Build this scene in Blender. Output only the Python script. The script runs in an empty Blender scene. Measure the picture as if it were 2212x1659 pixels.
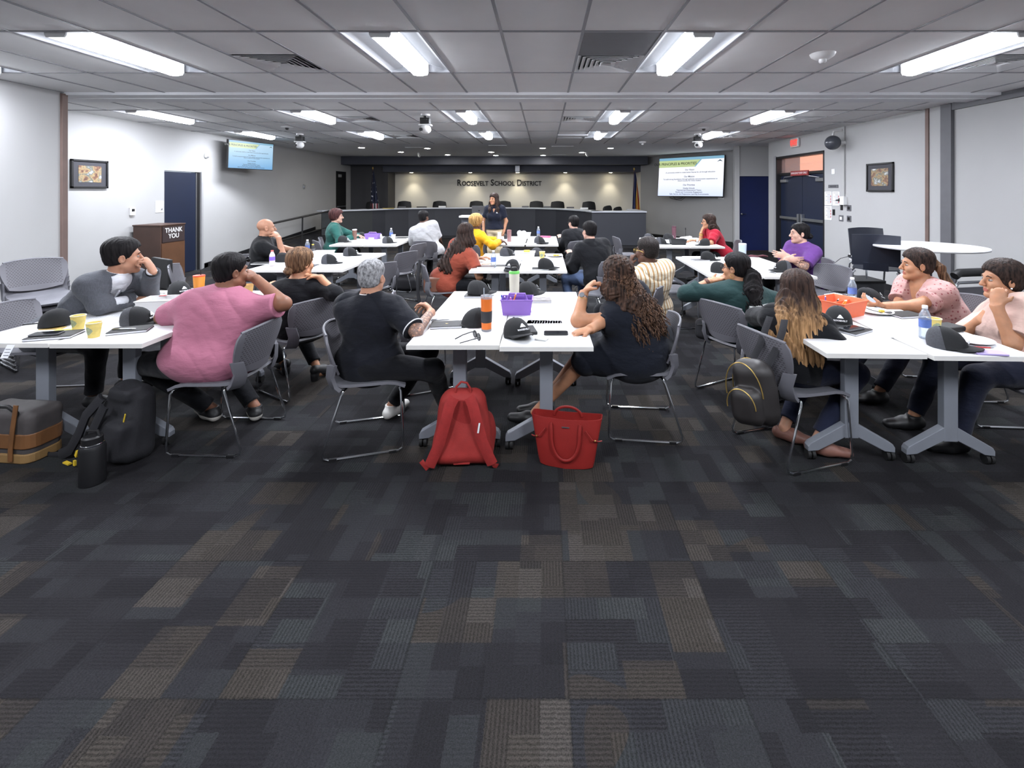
import bpy, bmesh, math, random
import numpy as np
from mathutils import Vector, Matrix
random.seed(7)
SC = bpy.context.scene
COL = SC.collection
PI = math.pi

# ------------------------------------------------------------------ camera
# image 2212 x 1659, focal length 1021 px, level camera, horizon at v=412, vanishing point at u=1175
F, U0, V0, CAMZ = 1021.0, 1175.0, 412.0, 1.66
cam_d = bpy.data.cameras.new('camera'); cam = bpy.data.objects.new('camera', cam_d); COL.objects.link(cam)
cam.location = (0, 0, CAMZ); cam.rotation_euler = (PI/2, 0, 0)
cam_d.sensor_width = 36.0; cam_d.lens = F/2212*36.0
cam_d.shift_x = -(U0-1106)/2212; cam_d.shift_y = -(829.5-V0)/2212
cam_d.clip_start = 0.05; cam_d.clip_end = 200
SC.camera = cam
# ------------------------------------------------------------------ world, daylight outside the doors, exposure
LAMP = 200.0          # strength of the fluorescent lenses
CAN = 200.0           # strength of the recessed cans
w = bpy.data.worlds.new('world'); SC.world = w; w.use_nodes = True
w.node_tree.nodes['Background'].inputs[0].default_value = (0.80, 0.90, 1.0, 1)
w.node_tree.nodes['Background'].inputs[1].default_value = 0.6
sun_d = bpy.data.lights.new('sun', 'SUN'); sun = bpy.data.objects.new('sun', sun_d); COL.objects.link(sun)
sun.rotation_euler = (0, math.radians(-32), 0); sun_d.energy = 17.0; sun_d.angle = .01
SC.view_settings.view_transform = 'Standard'
SC.view_settings.look = 'None'
SC.view_settings.gamma = 1.0
SC.view_settings.use_curve_mapping = False
SC.view_settings.exposure = 0.0
SC.cycles.max_bounces = 7; SC.cycles.diffuse_bounces = 4; SC.cycles.glossy_bounces = 3
SC.cycles.transmission_bounces = 5; SC.cycles.transparent_max_bounces = 6
SC.cycles.caustics_reflective = False; SC.cycles.caustics_refractive = False
SC.cycles.use_denoising = True
SC.cycles.sample_clamp_indirect = 4.0

# ------------------------------------------------------------------ photo geometry: a pixel on a known plane -> a point of the room
def pt(u, v, Y): return Vector(((u-U0)/F*Y, Y, CAMZ-(v-V0)/F*Y))
def onz(u, v, z): return pt(u, v, (CAMZ-z)*F/(v-V0))
TT = 0.74                                             # table top height
def tb(u, v, z=TT): return onz(u, v, z)
def fl(u, v): return onz(u, v, 0.0)
CEIL = 2.89

# ------------------------------------------------------------------ materials
def lin(c):
    c = [x/255.0 for x in c]
    return tuple((x/12.92 if x <= .04045 else ((x+.055)/1.055)**2.4) for x in c)
MATS = {}
class NT:
    """small helper around a material's node tree"""
    def __init__(s, name):
        s.m = bpy.data.materials.new(name); s.m.use_nodes = True
        s.t = s.m.node_tree; s.b = s.t.nodes['Principled BSDF']; s.o = s.t.nodes['Material Output']
    def n(s, typ, **kw):
        q = s.t.nodes.new('ShaderNode'+typ)
        for k, v in kw.items(): setattr(q, k, v)
        return q
    def l(s, a, b): s.t.links.new(a, b)
    def inp(s, sock, v):
        if isinstance(v, bpy.types.NodeSocket): s.l(v, sock)
        else: sock.default_value = v
    def math(s, op, a, b=0.0, c=0.0):
        q = s.n('Math', operation=op); s.inp(q.inputs[0], a); s.inp(q.inputs[1], b)
        if op in ('MULTIPLY_ADD',): s.inp(q.inputs[2], c)
        return q.outputs[0]
    def mix(s, f, a, b, blend='MIX'):
        q = s.n('Mix', data_type='RGBA', blend_type=blend); s.inp(q.inputs[0], f)
        s.inp(q.inputs[6], a if isinstance(a, bpy.types.NodeSocket) else (*a, 1)); s.inp(q.inputs[7], b if isinstance(b, bpy.types.NodeSocket) else (*b, 1))
        return q.outputs[2]
    def coord(s, kind='Object'): return s.n('TexCoord').outputs[kind]
    def mapping(s, v, scale=(1, 1, 1), loc=(0, 0, 0), rot=(0, 0, 0)):
        q = s.n('Mapping'); s.l(v, q.inputs[0]); q.inputs[1].default_value = loc; q.inputs[2].default_value = rot; q.inputs[3].default_value = scale
        return q.outputs[0]
    def noise(s, v, scale, detail=2, rough=.5):
        q = s.n('TexNoise'); s.l(v, q.inputs['Vector']); q.inputs['Scale'].default_value = scale; q.inputs['Detail'].default_value = detail; q.inputs['Roughness'].default_value = rough
        return q.outputs[0]
    def ramp(s, f, stops, interp='LINEAR'):
        q = s.n('ValToRGB'); s.l(f, q.inputs[0]); q.color_ramp.interpolation = interp
        e = q.color_ramp.elements
        while len(e) < len(stops): e.new(.5)
        for i, (p, c) in enumerate(stops): e[i].position = p; e[i].color = (*c, 1)
        return q.outputs[0]
    def bump(s, h, strength=.3, dist=.01):
        q = s.n('Bump'); q.inputs['Strength'].default_value = strength; q.inputs['Distance'].default_value = dist
        s.l(h, q.inputs['Height']); s.l(q.outputs[0], s.b.inputs['Normal'])
    def base(s, c, rough=.5, metal=0.0, spec=.5):
        s.inp(s.b.inputs['Base Color'], c if isinstance(c, bpy.types.NodeSocket) else (*c, 1))
        s.inp(s.b.inputs['Roughness'], rough); s.b.inputs['Metallic'].default_value = metal
        s.b.inputs['Specular IOR Level'].default_value = spec
        return s.m
def mat(name, rgb, rough=.5, metal=0., var=.0, vscale=8., bump=0., bscale=60., spec=.5, clear=None):
    """plain procedural material: sRGB colour with a little noise in it, optional bump"""
    if name in MATS: return MATS[name]
    n = NT(name); c = lin(rgb); co = n.coord()
    col = c
    if var:
        f = n.noise(co, vscale, 3)
        col = n.ramp(f, [(.3, tuple(x*(1-var) for x in c)), (.7, tuple(min(1, x*(1+var)) for x in c))])
    n.base(col, rough, metal, spec)
    if bump: n.bump(n.noise(co, bscale, 3), bump, .004)
    MATS[name] = n.m; return n.m
def emit(name, rgb, strength):
    if name in MATS: return MATS[name]
    n = NT(name); n.base((.02, .02, .02), .6)
    n.b.inputs['Emission Color'].default_value = (*lin(rgb), 1); n.b.inputs['Emission Strength'].default_value = strength
    MATS[name] = n.m; return n.m
def glassy(name, rgb, alpha=.25, rough=.08):
    """thin clear plastic or glass"""
    if name in MATS: return MATS[name]
    n = NT(name); g = n.n('BsdfGlossy'); g.inputs[0].default_value = (.9, .95, 1, 1); g.inputs[1].default_value = rough
    tr = n.n('BsdfTransparent'); tr.inputs[0].default_value = (*lin(rgb), 1)
    fr = n.n('LayerWeight'); fr.inputs[0].default_value = .35
    mx = n.n('MixShader'); f = n.math('MULTIPLY_ADD', fr.outputs['Fresnel'], .6, alpha*.3)
    n.l(f, mx.inputs[0]); n.l(tr.outputs[0], mx.inputs[1]); n.l(g.outputs[0], mx.inputs[2])
    df = n.n('BsdfTranslucent'); df.inputs[0].default_value = (.85, .88, .92, 1); d2 = n.n('BsdfDiffuse'); d2.inputs[0].default_value = (.8, .83, .87, 1); ad = n.n('MixShader'); ad.inputs[0].default_value = .5; n.l(df.outputs[0], ad.inputs[1]); n.l(d2.outputs[0], ad.inputs[2])
    m2 = n.n('MixShader'); m2.inputs[0].default_value = alpha*2; n.l(mx.outputs[0], m2.inputs[1]); n.l(ad.outputs[0], m2.inputs[2]); n.l(m2.outputs[0], n.o.inputs[0])
    MATS[name] = n.m; return n.m

M_wall = mat('wall_paint', (168, 168, 168), .75, var=.025, vscale=1.2, bump=.06, bscale=90)
M_wall_white = mat('wall_paint_front', (214, 212, 206), .8, var=.02, vscale=1.0)
M_dark_wall = mat('dark_grey_paint', (66, 66, 70), .7, var=.05, vscale=2)
M_soffit = mat('soffit_paint', (74, 77, 88), .7, var=.04, vscale=2)
M_ceil = mat('ceiling_tile', (243, 243, 243), .9, var=.02, vscale=3, bump=.12, bscale=140)
M_ceil_dry = mat('ceiling_drywall', (232, 233, 236), .9, var=.02, vscale=2)
M_tbar = mat('ceiling_grid_bar', (140, 140, 144), .6, var=.03)
M_brown_trim = mat('brown_trim', (104, 86, 80), .6, var=.1, vscale=5)
M_grey_trim = mat('grey_trim', (92, 92, 96), .6, var=.05)
M_black_base = mat('black_vinyl', (24, 24, 27), .5, var=.05)
M_door = mat('navy_door', (24, 32, 52), .4, var=.06, vscale=3)
M_navy = mat('navy_blue_door', (17, 29, 74), .45, var=.06, vscale=3)
M_frame = mat('door_frame_grey', (150, 150, 152), .5, var=.03)
M_chrome = mat('chrome', (215, 218, 222), .12, 1.0, var=.03)
M_alu = mat('brushed_metal', (168, 171, 176), .35, .9, var=.05)
M_tabletop = mat('white_laminate', (226, 227, 229), .38, var=.012, vscale=4)
M_tableedge = mat('table_edge_band', (212, 210, 206), .5, var=.03, vscale=9)
M_leg = mat('grey_powder_coat', (126, 130, 138), .45, .15, var=.03)
M_black = mat('black_plastic', (20, 20, 22), .45, var=.1)
M_rubber = mat('black_rubber', (14, 14, 15), .7, var=.1)
M_white = mat('white_plastic', (232, 232, 232), .45, var=.02)
M_paper = mat('white_paper', (238, 239, 243), .8, var=.012, vscale=20)
M_print = mat('printed_ink', (120, 122, 130), .8, var=.1)
M_red_ink = mat('red_ink', (170, 60, 60), .7, var=.1)
M_blackcloth = mat('black_cloth', (15, 16, 19), .85, var=.15, vscale=40, bump=.25, bscale=220)
M_capmesh = mat('grey_cap_mesh', (62, 63, 68), .9, var=.15, vscale=90, bump=.3, bscale=300)
M_whiteprint = mat('white_print', (225, 226, 228), .7, var=.04)
M_leather = mat('black_leather', (17, 17, 19), .6, var=.12, vscale=12, bump=.15, bscale=60)
M_gold = mat('gold_zipper', (190, 160, 92), .35, .8, var=.1)
def chair_plastic():
    n = NT('chair_plastic'); c = lin((98, 98, 104)); co = n.coord()
    f = n.noise(co, 7, 2); n.base(n.ramp(f, [(.3, tuple(x*.95 for x in c)), (.7, tuple(x*1.05 for x in c))]), .5); return n.m
def chair_back_plastic():
    # perforated back: small dark slots in rows
    n = NT('chair_back_perforated'); co = n.coord(); c = lin((102, 101, 107))
    sp = n.n('SeparateXYZ'); n.l(co, sp.inputs[0])
    row = n.math('FLOOR', n.math('MULTIPLY', sp.outputs[2], 70)); sh = n.math('MULTIPLY', n.math('MODULO', row, 2), .5)
    fx = n.math('FRACT', n.math('ADD', n.math('MULTIPLY', sp.outputs[0], 46), sh)); fz = n.math('FRACT', n.math('MULTIPLY', sp.outputs[2], 70))
    a = n.math('LESS_THAN', n.math('ABSOLUTE', n.math('SUBTRACT', fx, .5)), .33); b = n.math('LESS_THAN', n.math('ABSOLUTE', n.math('SUBTRACT', fz, .5)), .26)
    ex = n.math('LESS_THAN', n.math('ABSOLUTE', sp.outputs[0]), .19)
    ez = n.math('MULTIPLY', n.math('GREATER_THAN', sp.outputs[2], .53), n.math('LESS_THAN', sp.outputs[2], .79))
    hole = n.math('MULTIPLY', n.math('MULTIPLY', a, b), n.math('MULTIPLY', ex, ez))
    n.base(n.mix(n.math('MULTIPLY', hole, .75), c, lin((58, 57, 60))), .5); n.bump(n.math('SUBTRACT', 1, hole), .4, .003); return n.m
M_chair = chair_plastic(); M_chairback = chair_back_plastic()

def carpet():
    n = NT('carpet_tiles'); co = n.coord(); jt = n.n('TexNoise'); n.l(co, jt.inputs['Vector']); jt.inputs['Scale'].default_value = 120; jm = n.n('VectorMath', operation='MULTIPLY_ADD'); n.l(jt.outputs['Color'], jm.inputs[0]); jm.inputs[1].default_value = (.012, .012, 0); n.l(co, jm.inputs[2])
    sp = n.n('SeparateXYZ'); n.l(jm.outputs[0], sp.inputs[0]); T = .575
    px = n.math('DIVIDE', n.math('ADD', sp.outputs[0], 20*T-.09), T); py = n.math('DIVIDE', n.math('ADD', sp.outputs[1], 20*T-1.55), T)
    ix, iy = n.math('FLOOR', px), n.math('FLOOR', py); fx, fy = n.math('FRACT', px), n.math('FRACT', py)
    def rnd(x, y, z=0.):
        c = n.n('CombineXYZ'); n.inp(c.inputs[0], x); n.inp(c.inputs[1], y); n.inp(c.inputs[2], z)
        w_ = n.n('TexWhiteNoise', noise_dimensions='3D'); n.l(c.outputs[0], w_.inputs[0]); return w_.outputs[0]
    r1 = rnd(ix, iy, 3.1); turn = n.math('GREATER_THAN', r1, .5)
    def sel(a, b): return n.math('ADD', n.math('MULTIPLY', turn, b), n.math('MULTIPLY', n.math('SUBTRACT', 1, turn), a))
    a, b = sel(fx, fy), sel(fy, fx)
    row = n.math('FLOOR', n.math('MULTIPLY', b, 6.0)); rr = rnd(n.math('ADD', ix, n.math('MULTIPLY', row, 7.3)), iy, 1.7)
    colf = n.math('ADD', n.math('MULTIPLY', a, n.math('MULTIPLY_ADD', rr, 2.2, 1.6)), n.math('MULTIPLY', rr, 5.0))
    col = n.math('FLOOR', colf)
    r2 = rnd(n.math('MULTIPLY_ADD', ix, 11.0, col), n.math('MULTIPLY_ADD', iy, 13.0, row), 5.5)
    # second, larger set of blocks laid over the first
    row2 = n.math('FLOOR', n.math('MULTIPLY', a, 3.0)); r3a = rnd(n.math('MULTIPLY_ADD', ix, 3.0, row2), iy, 9.9)
    col2 = n.math('FLOOR', n.math('ADD', n.math('MULTIPLY', b, 2.0), r3a)); r3 = rnd(n.math('MULTIPLY_ADD', ix, 5.0, col2), n.math('MULTIPLY_ADD', iy, 17.0, row2), 2.2)
    big = n.noise(co, .55, 2)
    tone = n.math('ADD', n.math('MULTIPLY', r2, .52), n.math('ADD', n.math('MULTIPLY', r3, .36), n.math('MULTIPLY', r1, .12)))
    grey = n.ramp(tone, [(.12, lin((28, 27, 30))), (.38, lin((34, 33, 36))), (.55, lin((40, 40, 43))), (.72, lin((45, 47, 48))), (.9, lin((54, 55, 56)))])
    brn = n.ramp(tone, [(.15, lin((36, 34, 33))), (.5, lin((50, 45, 41))), (.72, lin((56, 49, 42))), (.92, lin((66, 60, 55)))])
    bm = n.math('GREATER_THAN', n.math('ADD', n.math('MULTIPLY', r3, .5), n.math('ADD', n.math('MULTIPLY', big, .75), n.math('MULTIPLY', r1, .16))), .80)
    c1 = n.mix(n.math('MULTIPLY', bm, .65), grey, brn)
    st = n.math('SINE', n.math('MULTIPLY', b, 2*PI*42)); st2 = n.math('SINE', n.math('MULTIPLY', a, 2*PI*42))
    srow = n.math('GREATER_THAN', r2, .55); s1 = n.math('ADD', n.math('MULTIPLY', st, n.math('SUBTRACT', 1, srow)), n.math('MULTIPLY', st2, srow))
    amp = n.math('MULTIPLY_ADD', n.math('GREATER_THAN', r3, .45), .24, .06)
    fine = n.noise(co, 260, 3, .7); fine2 = n.noise(co, 110, 3, .7)
    k = n.math('MULTIPLY_ADD', n.math('SUBTRACT', fine, .5), 2.4, n.math('MULTIPLY_ADD', s1, amp, 1.0)); k = n.math('ADD', k, n.math('MULTIPLY', n.math('SUBTRACT', fine2, .5), 1.1))
    edge = n.math('MINIMUM', n.math('MINIMUM', fx, n.math('SUBTRACT', 1, fx)), n.math('MINIMUM', fy, n.math('SUBTRACT', 1, fy)))
    k = n.math('MULTIPLY', k, n.math('MULTIPLY_ADD', n.math('GREATER_THAN', edge, .007), .25, .75))
    hs = n.n('HueSaturation'); n.l(c1, hs.inputs['Color']); n.l(n.math('MULTIPLY', k, .80), hs.inputs['Value'])
    n.base(hs.outputs[0], .95, spec=.15); n.bump(n.math('ADD', fine, n.math('MULTIPLY', s1, .25)), .5, .006)
    return n.m
M_carpet = carpet()

# ------------------------------------------------------------------ mesh builder
def rotm(rx=0, ry=0, rz=0): return (Matrix.Rotation(rz, 3, 'Z') @ Matrix.Rotation(ry, 3, 'Y') @ Matrix.Rotation(rx, 3, 'X'))
class MB:
    def __init__(s): s.v = []; s.f = []; s.mi = []; s.cur = 0
    def add(s, vs, fs):
        o = len(s.v); s.v += [tuple(x) for x in vs]; s.f += [tuple(i+o for i in f) for f in fs]; s.mi += [s.cur]*len(fs); return s
    def m(s, i): s.cur = i; return s
    def box(s, c, size, R=None):
        hx, hy, hz = size[0]/2, size[1]/2, size[2]/2; R = R or Matrix.Identity(3)
        vs = [Vector(c)+R @ Vector((x, y, z)) for z in (-hz, hz) for y in (-hy, hy) for x in (-hx, hx)]
        return s.add(vs, [(0, 2, 3, 1), (4, 5, 7, 6), (0, 1, 5, 4), (2, 6, 7, 3), (0, 4, 6, 2), (1, 3, 7, 5)])
    def bx(s, x0, x1, y0, y1, z0, z1): return s.box(((x0+x1)/2, (y0+y1)/2, (z0+z1)/2), (abs(x1-x0), abs(y1-y0), abs(z1-z0)))
    def rbox(s, c, size, r, R=None, n=4, top=1.0):
        """box with rounded vertical corners; the top may be wider or narrower"""
        R = R or Matrix.Identity(3); hx, hy, hz = size[0]/2, size[1]/2, size[2]/2; ring = []
        for cx, cy, a0 in ((hx-r, hy-r, 0), (-hx+r, hy-r, PI/2), (-hx+r, -hy+r, PI), (hx-r, -hy+r, 1.5*PI)):
            for i in range(n+1):
                a = a0+i/n*PI/2; ring.append((cx+r*math.cos(a), cy+r*math.sin(a)))
        N = len(ring)
        vs = [Vector(c)+R @ Vector((x, y, -hz)) for x, y in ring]+[Vector(c)+R @ Vector((x*top, y*top, hz)) for x, y in ring]
        return s.add(vs, [tuple(reversed(range(N))), tuple(range(N, 2*N))]+[(i, (i+1) % N, N+(i+1) % N, N+i) for i in range(N)])
    def tube(s, pts, r, n=8, closed=False, caps=True):
        pts = [Vector(p) for p in pts]; N = len(pts); rs = r if isinstance(r, (list, tuple)) else [r]*N; vs = []; up = None
        for i, p in enumerate(pts):
            a = pts[i-1] if (i or closed) else p; b = pts[(i+1) % N] if (i < N-1 or closed) else p
            t = (b-a).normalized()
            if up is None: up = Vector((0, 0, 1)) if abs(t.z) < .9 else Vector((1, 0, 0))
            x = t.cross(up)
            if x.length < 1e-4: x = t.cross(Vector((1, 0, 0)))
            x.normalize(); y = x.cross(t).normalized(); up = y
            vs += [p+(x*math.cos(2*PI*k/n)+y*math.sin(2*PI*k/n))*rs[i] for k in range(n)]
        fs = []
        for i in range(N if closed else N-1):
            j = (i+1) % N
            fs += [(i*n+k, i*n+(k+1) % n, j*n+(k+1) % n, j*n+k) for k in range(n)]
        if caps and not closed: fs += [tuple(reversed(range(n))), tuple(range((N-1)*n, N*n))]
        return s.add(vs, fs)
    def lathe(s, c, prof, n=24, R=None, cap0=True, cap1=True, sx=1., sy=1.):
        R = R or Matrix.Identity(3); c = Vector(c); vs = []
        for r, z in prof: vs += [c+R @ Vector((r*math.cos(2*PI*k/n)*sx, r*math.sin(2*PI*k/n)*sy, z)) for k in range(n)]
        fs = []
        for i in range(len(prof)-1): fs += [(i*n+k, i*n+(k+1) % n, (i+1)*n+(k+1) % n, (i+1)*n+k) for k in range(n)]
        if cap0: fs.append(tuple(reversed(range(n))))
        if cap1: fs.append(tuple(range((len(prof)-1)*n, len(prof)*n)))
        return s.add(vs, fs)
    def cyl(s, a, b, r, r2=None, n=16): return s.tube([a, b], [r, r if r2 is None else r2], n)
    def ball(s, c, r, n=12, R=None):
        r = (r, r, r) if not isinstance(r, (tuple, list)) else r; R = R or Matrix.Identity(3); c = Vector(c); vs = []; m = n//2+1
        for i in range(m+1):
            a = -PI/2+PI*i/m; a = max(-PI/2+.02, min(PI/2-.02, a))
            vs += [c+R @ Vector((r[0]*math.cos(a)*math.cos(2*PI*k/n), r[1]*math.cos(a)*math.sin(2*PI*k/n), r[2]*math.sin(a))) for k in range(n)]
        fs = []
        for i in range(m): fs += [(i*n+k, i*n+(k+1) % n, (i+1)*n+(k+1) % n, (i+1)*n+k) for k in range(n)]
        fs += [tuple(reversed(range(n))), tuple(range(m*n, (m+1)*n))]
        return s.add(vs, fs)
    def prism(s, poly, d, origin=(0, 0, 0), ex=(1, 0, 0), ey=(0, 1, 0), ez=None):
        """polygon in the ex,ey plane pushed out along ez by d"""
        o, ex, ey = Vector(origin), Vector(ex), Vector(ey); ez = Vector(ez) if ez else ex.cross(ey); N = len(poly)
        vs = [o+ex*x+ey*y for x, y in poly]+[o+ex*x+ey*y+ez*d for x, y in poly]
        return s.add(vs, [tuple(reversed(range(N))), tuple(range(N, 2*N))]+[(i, (i+1) % N, N+(i+1) % N, N+i) for i in range(N)])
    def sheet(s, grid, th=0.0):
        """grid[i][j] of points, thickened along the vertical normal of each point if th"""
        n, m = len(grid), len(grid[0]); g = [[Vector(p) for p in row] for row in grid]
        if not th:
            return s.add([p for row in g for p in row], [(i*m+j, (i+1)*m+j, (i+1)*m+j+1, i*m+j+1) for i in range(n-1) for j in range(m-1)])
        nor = []
        for i in range(n):
            for j in range(m):
                a = g[min(i+1, n-1)][j]-g[max(i-1, 0)][j]; b = g[i][min(j+1, m-1)]-g[i][max(j-1, 0)]
                q = a.cross(b); nor.append(q.normalized() if q.length > 1e-9 else Vector((0, 0, 1)))
        P = [p for row in g for p in row]; N = n*m
        vs = [p+q*th/2 for p, q in zip(P, nor)]+[p-q*th/2 for p, q in zip(P, nor)]
        fs = []
        for i in range(n-1):
            for j in range(m-1):
                q = (i*m+j, (i+1)*m+j, (i+1)*m+j+1, i*m+j+1); fs += [q, tuple(N+x for x in reversed(q))]
        rim = [i*m for i in range(n)]+[(n-1)*m+j for j in range(1, m)]+[i*m+m-1 for i in range(n-2, -1, -1)]+[j for j in range(m-2, 0, -1)]
        for a, b in zip(rim, rim[1:]+rim[:1]): fs.append((b, a, N+a, N+b))
        return s.add(vs, fs)
    def build(s, name, mats, parent=None, smooth=False, bevel=0., angle=40):
        me = bpy.data.meshes.new(name); me.from_pydata(s.v, [], s.f)
        mats = mats if isinstance(mats, (list, tuple)) else [mats]
        for q in mats: me.materials.append(q)
        if len(mats) > 1: me.polygons.foreach_set('material_index', s.mi)
        bm = bmesh.new(); bm.from_mesh(me); bmesh.ops.recalc_face_normals(bm, faces=bm.faces); bm.to_mesh(me); bm.free()
        if smooth:
            me.polygons.foreach_set('use_smooth', [True]*len(me.polygons))
            me.set_sharp_from_angle(angle=math.radians(angle))
        o = bpy.data.objects.new(name, me); COL.objects.link(o)
        if parent: o.parent = parent
        if bevel:
            md = o.modifiers.new('bevel', 'BEVEL'); md.width = bevel; md.segments = 2; md.limit_method = 'ANGLE'; md.angle_limit = math.radians(50)
        return o
def tag(o, label=None, cat=None, group=None, kind=None):
    if label: o['label'] = label
    if cat: o['category'] = cat
    if group: o['group'] = group
    if kind: o['kind'] = kind
    return o
def thing(name, label, cat, loc=(0, 0, 0), rz=0., group=None):
    o = bpy.data.objects.new(name, None); COL.objects.link(o); o.location = loc; o.rotation_euler = (0, 0, rz)
    o.empty_display_size = .1
    return tag(o, label, cat, group)
def struct(o): o['kind'] = 'structure'; return o
def dup(root, loc, rz=None, label=None, group=None):
    r = root.copy(); COL.objects.link(r); r.location = loc
    if rz is not None: r.rotation_euler = (0, 0, rz)
    if label: r['label'] = label
    if group: r['group'] = group
    for ch in KIDS[root]:
        c = ch.copy(); COL.objects.link(c); c.parent = r
        for g in KIDS.get(ch, ()):
            d = g.copy(); COL.objects.link(d); d.parent = c
    return r
class _Kids(dict):
    def __missing__(s, o): return [c for c in bpy.data.objects if c.parent == o]
    def get(s, o, d=()): return s[o]
KIDS = _Kids()
def text_mb(txt, size, mats, name, parent, loc, R, extrude=.0005, align='CENTER', spacing=1.0, bold=0.0, lines=None):
    """lettering as one mesh; lines = [(text, size, x, y)] in the plane of R's x and y axes"""
    vs, fs = [], []
    for (t, sz, x, y) in (lines or [(txt, size, 0, 0)]):
        cu = bpy.data.curves.new('lettering', 'FONT'); cu.body = t; cu.size = sz; cu.align_x = align; cu.align_y = 'CENTER'; cu.extrude = extrude
        cu.space_character = spacing; cu.offset = bold*sz; cu.resolution_u = 3
        ob = bpy.data.objects.new('lettering', cu); COL.objects.link(ob)
        dg = bpy.context.evaluated_depsgraph_get(); me = bpy.data.meshes.new_from_object(ob.evaluated_get(dg))
        o = len(vs); vs += [Vector(loc)+R @ Vector((v.co.x+x, v.co.y+y, v.co.z)) for v in me.vertices]; fs += [tuple(i+o for i in p.vertices) for p in me.polygons]
        bpy.data.objects.remove(ob); bpy.data.curves.remove(cu); bpy.data.meshes.remove(me)
    b = MB(); b.add(vs, fs); return b.build(name, mats, parent)
R_CAM = rotm(PI/2, 0, 0)           # lettering that faces the camera (towards -Y)
# ================================================================== soft shapes: blended solids turned into one surface
def npv(v): return np.array((v[0], v[1], v[2]), dtype=np.float32)
class Vol:
    def __init__(s, h): s.h = h; s.ops = []; s.fns = []; s.wob = None
    def _add(s, kind, lo, hi, k, f): s.ops.append((kind, lo, hi, k, f)); return s
    def cone(s, a, b, ra, rb=None, k=.03, flat=None, op='+', cut=False, cut0=False):
        """tapered rod; flat=(direction, ratio) squashes its section; cut ends it square"""
        rb = ra if rb is None else rb; a, b = npv(a), npv(b); ab = b-a; L2 = max(1e-9, float(ab @ ab)); R = max(ra, rb)
        dirn = ab/math.sqrt(L2)
        def f(X, Y, Z):
            x, y, z = X-a[0], Y-a[1], Z-a[2]
            if flat is not None:
                n = npv(flat[0]); n = n/np.linalg.norm(n); q = (x*n[0]+y*n[1]+z*n[2])*(1/flat[1]-1); x, y, z = x+q*n[0], y+q*n[1], z+q*n[2]
            t = np.clip((x*ab[0]+y*ab[1]+z*ab[2])/L2, 0, 1)
            d = np.sqrt((x-t*ab[0])**2+(y-t*ab[1])**2+(z-t*ab[2])**2)-(ra+(rb-ra)*t)
            if flat is not None: d = d*max(.5, flat[1])
            if cut: d = np.maximum(d, (X-b[0])*dirn[0]+(Y-b[1])*dirn[1]+(Z-b[2])*dirn[2])
            if cut0: d = np.maximum(d, -((X-a[0])*dirn[0]+(Y-a[1])*dirn[1]+(Z-a[2])*dirn[2]))
            return d
        return s._add(op, np.minimum(a, b)-R, np.maximum(a, b)+R, k, f)
    def ell(s, c, r, R=None, k=.03, op='+'):
        c = npv(c); r = np.array(r, dtype=np.float32) if isinstance(r, (tuple, list)) else np.array((r, r, r), dtype=np.float32); A = np.array(R or Matrix.Identity(3), dtype=np.float32)
        def f(X, Y, Z):
            x, y, z = X-c[0], Y-c[1], Z-c[2]
            l = [(x*A[0][i]+y*A[1][i]+z*A[2][i])/r[i] for i in range(3)]
            k0 = np.sqrt(l[0]**2+l[1]**2+l[2]**2)+1e-6; k1 = np.sqrt((l[0]/r[0])**2+(l[1]/r[1])**2+(l[2]/r[2])**2)+1e-6
            return k0*(k0-1)/k1
        m = np.sqrt(((A*r)**2).sum(1)); return s._add(op, c-m, c+m, k, f)
    def rbox(s, c, hs, r, R=None, k=.02, op='+', taper=0.):
        c = npv(c); A = np.array(R or Matrix.Identity(3), dtype=np.float32); hs = np.array(hs, dtype=np.float32)
        def f(X, Y, Z):
            x, y, z = X-c[0], Y-c[1], Z-c[2]; l = [x*A[0][i]+y*A[1][i]+z*A[2][i] for i in range(3)]
            tp = 1-taper*l[2]/hs[2]; q = [np.abs(l[0])-(hs[0]*tp-r), np.abs(l[1])-(hs[1]*tp-r), np.abs(l[2])-(hs[2]-r)]
            return np.sqrt(sum(np.maximum(t, 0)**2 for t in q))+np.minimum(np.maximum(np.maximum(q[0], q[1]), q[2]), 0)-r
        m = np.abs(A*(hs*(1+abs(taper)))).sum(1); return s._add(op, c-m, c+m, k, f)
    def cutfn(s, f): s.fns.append(f); return s          # keep only where f(X,Y,Z) < 0
    def wobble(s, f): s.wob = f; return s
    def mesh(s):
        h = s.h; pos = [o for o in s.ops if o[0] == '+']
        lo = np.min([o[1] for o in pos], 0)-3*h-.012; hi = np.max([o[2] for o in pos], 0)+3*h+.012
        n = np.ceil((hi-lo)/h).astype(int)+1; ax = [(lo[i]+h*np.arange(n[i])).astype(np.float32) for i in range(3)]
        D = np.full(n, .5, dtype=np.float32)
        for kind, a, b, k, f in s.ops:
            mg = k+4*h+.006; i0 = np.maximum(0, np.floor((a-mg-lo)/h).astype(int)); i1 = np.minimum(n, np.ceil((b+mg-lo)/h).astype(int)+1)
            if (i1 <= i0).any(): continue
            sl = tuple(slice(i0[i], i1[i]) for i in range(3)); d = f(ax[0][sl[0]][:, None, None], ax[1][sl[1]][None, :, None], ax[2][sl[2]][None, None, :])
            o = D[sl]
            if kind == '+': hh = np.maximum(k-np.abs(o-d), 0)/k; D[sl] = np.minimum(o, d)-hh*hh*k*.25
            else: d = -d; hh = np.maximum(k-np.abs(o-d), 0)/k; D[sl] = np.maximum(o, d)+hh*hh*k*.25
        X, Y, Z = ax[0][:, None, None], ax[1][None, :, None], ax[2][None, None, :]
        if s.wob is not None: D = D+s.wob(X, Y, Z)
        for f in s.fns: D = np.maximum(D, f(X, Y, Z))
        return nets(D.astype(np.float32), lo, h)
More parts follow.
